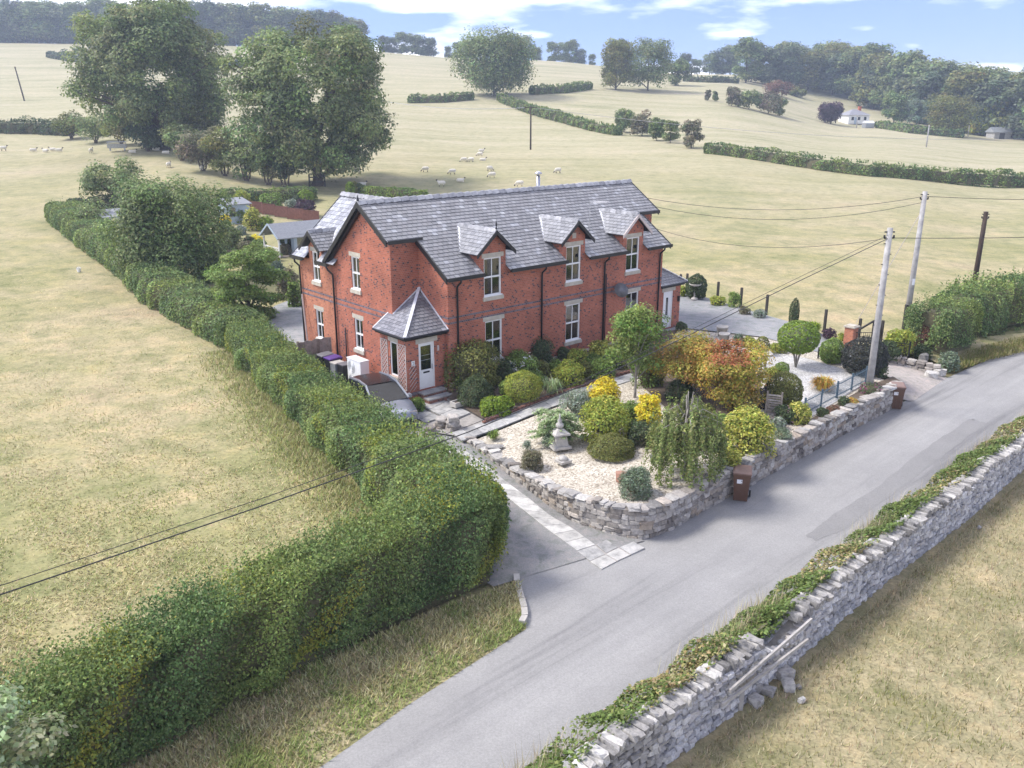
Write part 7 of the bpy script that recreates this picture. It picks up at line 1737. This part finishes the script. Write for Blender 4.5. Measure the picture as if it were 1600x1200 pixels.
# ------------------------------------------------------------------ far farmhouse and sheds
p = T(1325, 194); m_ = mpp(p); t = thing('farmhouse', 'white rendered farmhouse with grey hipped roof before the wood', 'house', p, R(12))
w, d, h = 36 * m_, 6.0, 2.7
MB().box(0, w, 0, d, 0, h).build('wall', 'farm_white', t)
r_ = MB(); e = .4; r_.add([(-e, -e, h), (w + e, -e, h), (w + e, d + e, h), (-e, d + e, h), (d / 2, d / 2, h + 1.9), (w - d / 2, d / 2, h + 1.9)], [(0, 1, 5, 4), (1, 2, 5), (2, 3, 4, 5), (3, 0, 4), (3, 2, 1, 0)]); rf = r_.build('roof', 'farm_roof', t)
MB().box(w * .68, w * .68 + .8, d / 2 - .4, d / 2 + .4, h + 1.4, h + 2.8).build('chimney', 'brick_red', rf)
for x in (.12, .42, .72):
    f_ = MB().box(w * x, w * x + 1.1, -.05, .02, 1.1, 2.3).build('window', 'white_paint', t); MB().box(w * x + .1, w * x + 1.0, -.07, -.051, 1.2, 2.2).build('pane', 'car_black', f_)
MB().box(w * .28, w * .28 + .95, -.05, .02, 0, 2.1).build('door', 'summerhouse_paint', t)
p = T(1352, 200); t = thing('greenhouse', 'small glazed greenhouse in front of the farmhouse', 'greenhouse', p, R(12))
MB().box(0, 3, 0, 2, 0, 1.4).build('frame', 'galvanised', t); MB().prism([(-.05, 1.4), (2.05, 1.4), (1, 2.1)], -.05, 3.05, 0).build('roof', 'lead', t)
p = T(1553, 218); m_ = mpp(p); t = thing('field_shelter', 'grey timber field shelter at the right edge of the far field', 'shed', p, R(8))
w = 28 * m_; MB().box(0, w, 0, 4, 0, 2.2).build('wall', 'pole_grey', t); MB().prism([(-.4, 2.1), (2, 3.6), (4.4, 2.1)], -.4, w + .4, 0).build('roof', 'galvanised', t); MB().box(w * .3, w * .62, -.03, .0, 0, 1.9).build('door', 'post_wood', t)

# ------------------------------------------------------------------ grass, ivy and ground cover
def blades(name, pts, h, w, cols, lean=.5, kind='stuff', parent=None):
    N = len(pts); th = rng.random(N) * 6.283; hh = h * (.5 + .9 * rng.random(N)); d = np.stack([np.cos(th), np.sin(th), np.zeros(N)], 1); sd = np.stack([-np.sin(th), np.cos(th), np.zeros(N)], 1) * w
    tip = pts + d * (hh * lean * (.3 + rng.random(N)))[:, None] + np.array([0, 0, 1]) * hh[:, None]
    o = obj(name, quads_mesh(name, np.stack([pts - sd * .5, pts + sd * .5, tip], 1), cols, 'grass_blade', 3), parent); tag(o, kind=kind); return o
def patchy(P_, s): return np.sin(P_[:, 0] * s + 1.1) * np.sin(P_[:, 1] * s * 1.2 + .4) + .6 * np.sin(P_[:, 0] * s * 2.3 + P_[:, 1] * s * 1.7)
STRAW = [(.4, .34, .21), (.47, .41, .27), (.33, .285, .16), (.27, .26, .12), (.21, .22, .08)]
n_ = 60000; a = rng.uniform(6, 44, n_); nn = -7.9 + 13 * rng.random(n_) ** 1.5
pts = np.stack([WD[0] * a + WN[0] * nn, WD[1] * a + WN[1] * nn, np.full(n_, -.44)], 1)
g_ = patchy(pts, .7) + .5 * rng.normal(size=n_); col = colmix(n_, STRAW, [.3, .25, .25, .12, .08]); mk = g_ > .9; col[mk] = colmix(int(mk.sum()), [(.16, .18, .05), (.24, .23, .08)])
tag(blades('dry_grass', pts, .13, .022, col, .9), 'dry straw grass of the near right field', 'grass')
n_ = 90000; px = rng.uniform(-150, 700, n_); v_ = rng.random(n_) ** .7; py = 430 + 640 * v_
dr = np.array([(px - 800) / FPX, CP - (py - 600) / FPX * SP, -SP - (py - 600) / FPX * CP]); tt = -CAM_H / dr[2]
pts = np.stack([dr[0] * tt, dr[1] * tt, np.zeros(n_)], 1)
hx = np.interp(pts[:, 1], [11, 13.8, 15.6, 17.3, 18.9, 20.4, 23.2, 28.6, 35.2, 44.5, 61, 78], [-10.2, -8.6, -7.2, -5.7, -4.4, -3.9, -3.6, -6.4, -10.2, -15.5, -26, -37])
ok = pts[:, 0] < hx - .2; pts = pts[ok]; pts[:, 2] = terrain(pts[:, 0], pts[:, 1]); g_ = patchy(pts, .45) + .6 * rng.normal(size=len(pts))
keep = (patchy(pts, .9) + .5 * rng.normal(size=len(pts))) > -.5; pts, g_ = pts[keep], g_[keep]
col = colmix(len(pts), [(.46, .41, .22), (.54, .46, .28), (.4, .37, .17), (.33, .34, .13)]); mk = g_ > .8; col[mk] = colmix(int(mk.sum()), [(.28, .31, .1), (.36, .36, .14)])
tag(blades('pasture_grass', pts, .06, .035, col, 1.6), 'short patchy grass of the left field', 'grass')
# rough verge growth along hedge foot and lane
n_ = 26000; u = rng.random(n_); k = u * (len(ve) - 1.001); i = k.astype(int); f = (k - i)[:, None]; A_ = np.array(ve); B_ = np.array(vb)
e0 = A_[i] * (1 - f) + A_[i + 1] * f; e1 = B_[i] * (1 - f) + B_[i + 1] * f; w = rng.random(n_)[:, None] ** .8; pts = e0 * (1 - w) + e1 * w; pts[:, 2] = .03 + .1 * w[:, 0]
g_ = patchy(pts, 1.8) + .5 * rng.normal(size=n_); col = colmix(n_, [(.46, .42, .23), (.52, .47, .28), (.38, .34, .17), (.34, .33, .14)]); mk = (g_ + 1.1 * (.5 - w[:, 0])) > .35; col[mk] = colmix(int(mk.sum()), [(.26, .32, .1), (.34, .38, .14), (.2, .25, .08)])
tag(blades('verge_grass', pts, .085, .03, col, 1.2), 'rough brown and green growth on the lane verge', 'grass')
n_ = 15000; u = rng.random(n_); k = u * (len(HP) - 1.001); i = k.astype(int); f = (k - i)[:, None]; A_ = np.array(HP); c2 = A_[i] * (1 - f) + A_[i + 1] * f; d2 = unit(A_[i + 1] - A_[i])
c2 = c2 + np.stack([d2[:, 1], -d2[:, 0]], 1) * (1.0 + .9 * np.abs(rng.normal(size=n_)))[:, None] * 1.0
pts = np.concatenate([c2, terrain(c2[:, 0], c2[:, 1])[:, None]], 1); tag(blades('hedge_foot_grass', pts, .16, .04, colmix(n_, [(.34, .35, .13), (.46, .41, .22), (.28, .32, .11)]), 1.0), 'longer weeds along the field side of the hedge', 'grass')
# ivy and grasses on the lane side of the field wall
n_ = 52000; a = rng.uniform(5, 47, n_); cl = np.sin(a * 1.1) + .6 * np.sin(a * 2.7 + 1) + .35 * rng.normal(size=n_); keep = cl > -.95; a = a[keep]; n_ = len(a)
nn = rng.uniform(-9.55, -8.4, n_); wob = .12 * np.sin(a * 3.1) + .1 * np.sin(a * 1.3)
zt = np.clip(.45 + (nn + 9.55) / 1.15 * .72 + wob, .05, 1.15); zz_ = zt * (.72 + .3 * rng.random(n_)); gap = np.exp(-((a - 16.4) / .7) ** 2); zz_ = zz_ * (1 - .4 * gap)
pts = np.stack([WD[0] * a + WN[0] * nn, WD[1] * a + WN[1] * nn, zz_], 1)
br = np.sin(a * .9 + 2) + .5 * rng.normal(size=n_); col = colmix(n_, [(.13, .19, .05), (.17, .24, .065), (.22, .28, .085), (.1, .14, .035)]); mk = br > .75; col[mk] = colmix(int(mk.sum()), [(.38, .34, .14), (.45, .39, .22), (.3, .24, .12)])
t = thing('ivy', 'green ivy and weeds smothering the lane side of the field wall', 'ivy', (0, 0, 0)); t.location = tuple(wp(20, -8.9, 0)); o_ = np.array(t.location)
obj('foliage', leaf_mesh('foliage', pts - o_, np.tile([-WN[0] * .6, -WN[1] * .6, .8], (n_, 1)), .1, col), t)
m = MB(); aa = np.arange(5, 47.1, 1.0); vs = []
for q in aa: vs += [wp(q, -9.35, .0) - o_, wp(q, -9.2, .35) - o_, wp(q, -8.6, .7) - o_]
m.add(vs, [(i * 3 + k, i * 3 + k + 1, i * 3 + k + 4, i * 3 + k + 3) for i in range(len(aa) - 1) for k in range(2)]); m.build('inner_stems', 'twig', t)
n_ = 9000; a = rng.uniform(5, 47, n_); a = a[(np.sin(a * .8 + 1) + .4 * rng.normal(size=n_)) > 0]; n_ = len(a); nn = rng.uniform(-9.75, -8.9, n_)
pts = np.stack([WD[0] * a + WN[0] * nn, WD[1] * a + WN[1] * nn, np.where(nn > -9.2, .4, .02)], 1); tag(blades('wall_grass', pts, .5, .014, colmix(n_, [(.5, .43, .26), (.58, .5, .33), (.4, .35, .2)]), .5), 'tall bleached grass stems along the field wall', 'grass')
n_ = 9000; px = rng.uniform(1380, 1640, n_); yy = np.interp(px, [1380, 1450, 1490, 1545, 1640], [548, 566, 582, 563, 541]) - rng.random(n_) * 22
pts = np.array([G(a_, b_, .12) for a_, b_ in zip(px, yy)]); tag(blades('bank_grass', pts, .22, .04, colmix(n_, [(.3, .25, .12), (.2, .2, .06), (.14, .17, .04)]), .7), 'rough grass at the foot of the right-hand hedge', 'grass')

# ------------------------------------------------------------------ the air
hz = MB().box(-900, 900, -60, 640, -4, 90).build('haze', 'mortar'); hz['kind'] = 'stuff'
m = bpy.data.materials.new('haze'); m.use_nodes = True; nt = m.node_tree; nt.nodes.clear()
o_ = nt.nodes.new('ShaderNodeOutputMaterial'); v_ = nt.nodes.new('ShaderNodeVolumePrincipled')
v_.inputs['Color'].default_value = (.70, .82, 1.0, 1); v_.inputs['Density'].default_value = .0006; v_.inputs['Anisotropy'].default_value = .2
nt.links.new(v_.outputs[0], o_.inputs['Volume']); hz.data.materials.clear(); hz.data.materials.append(m)
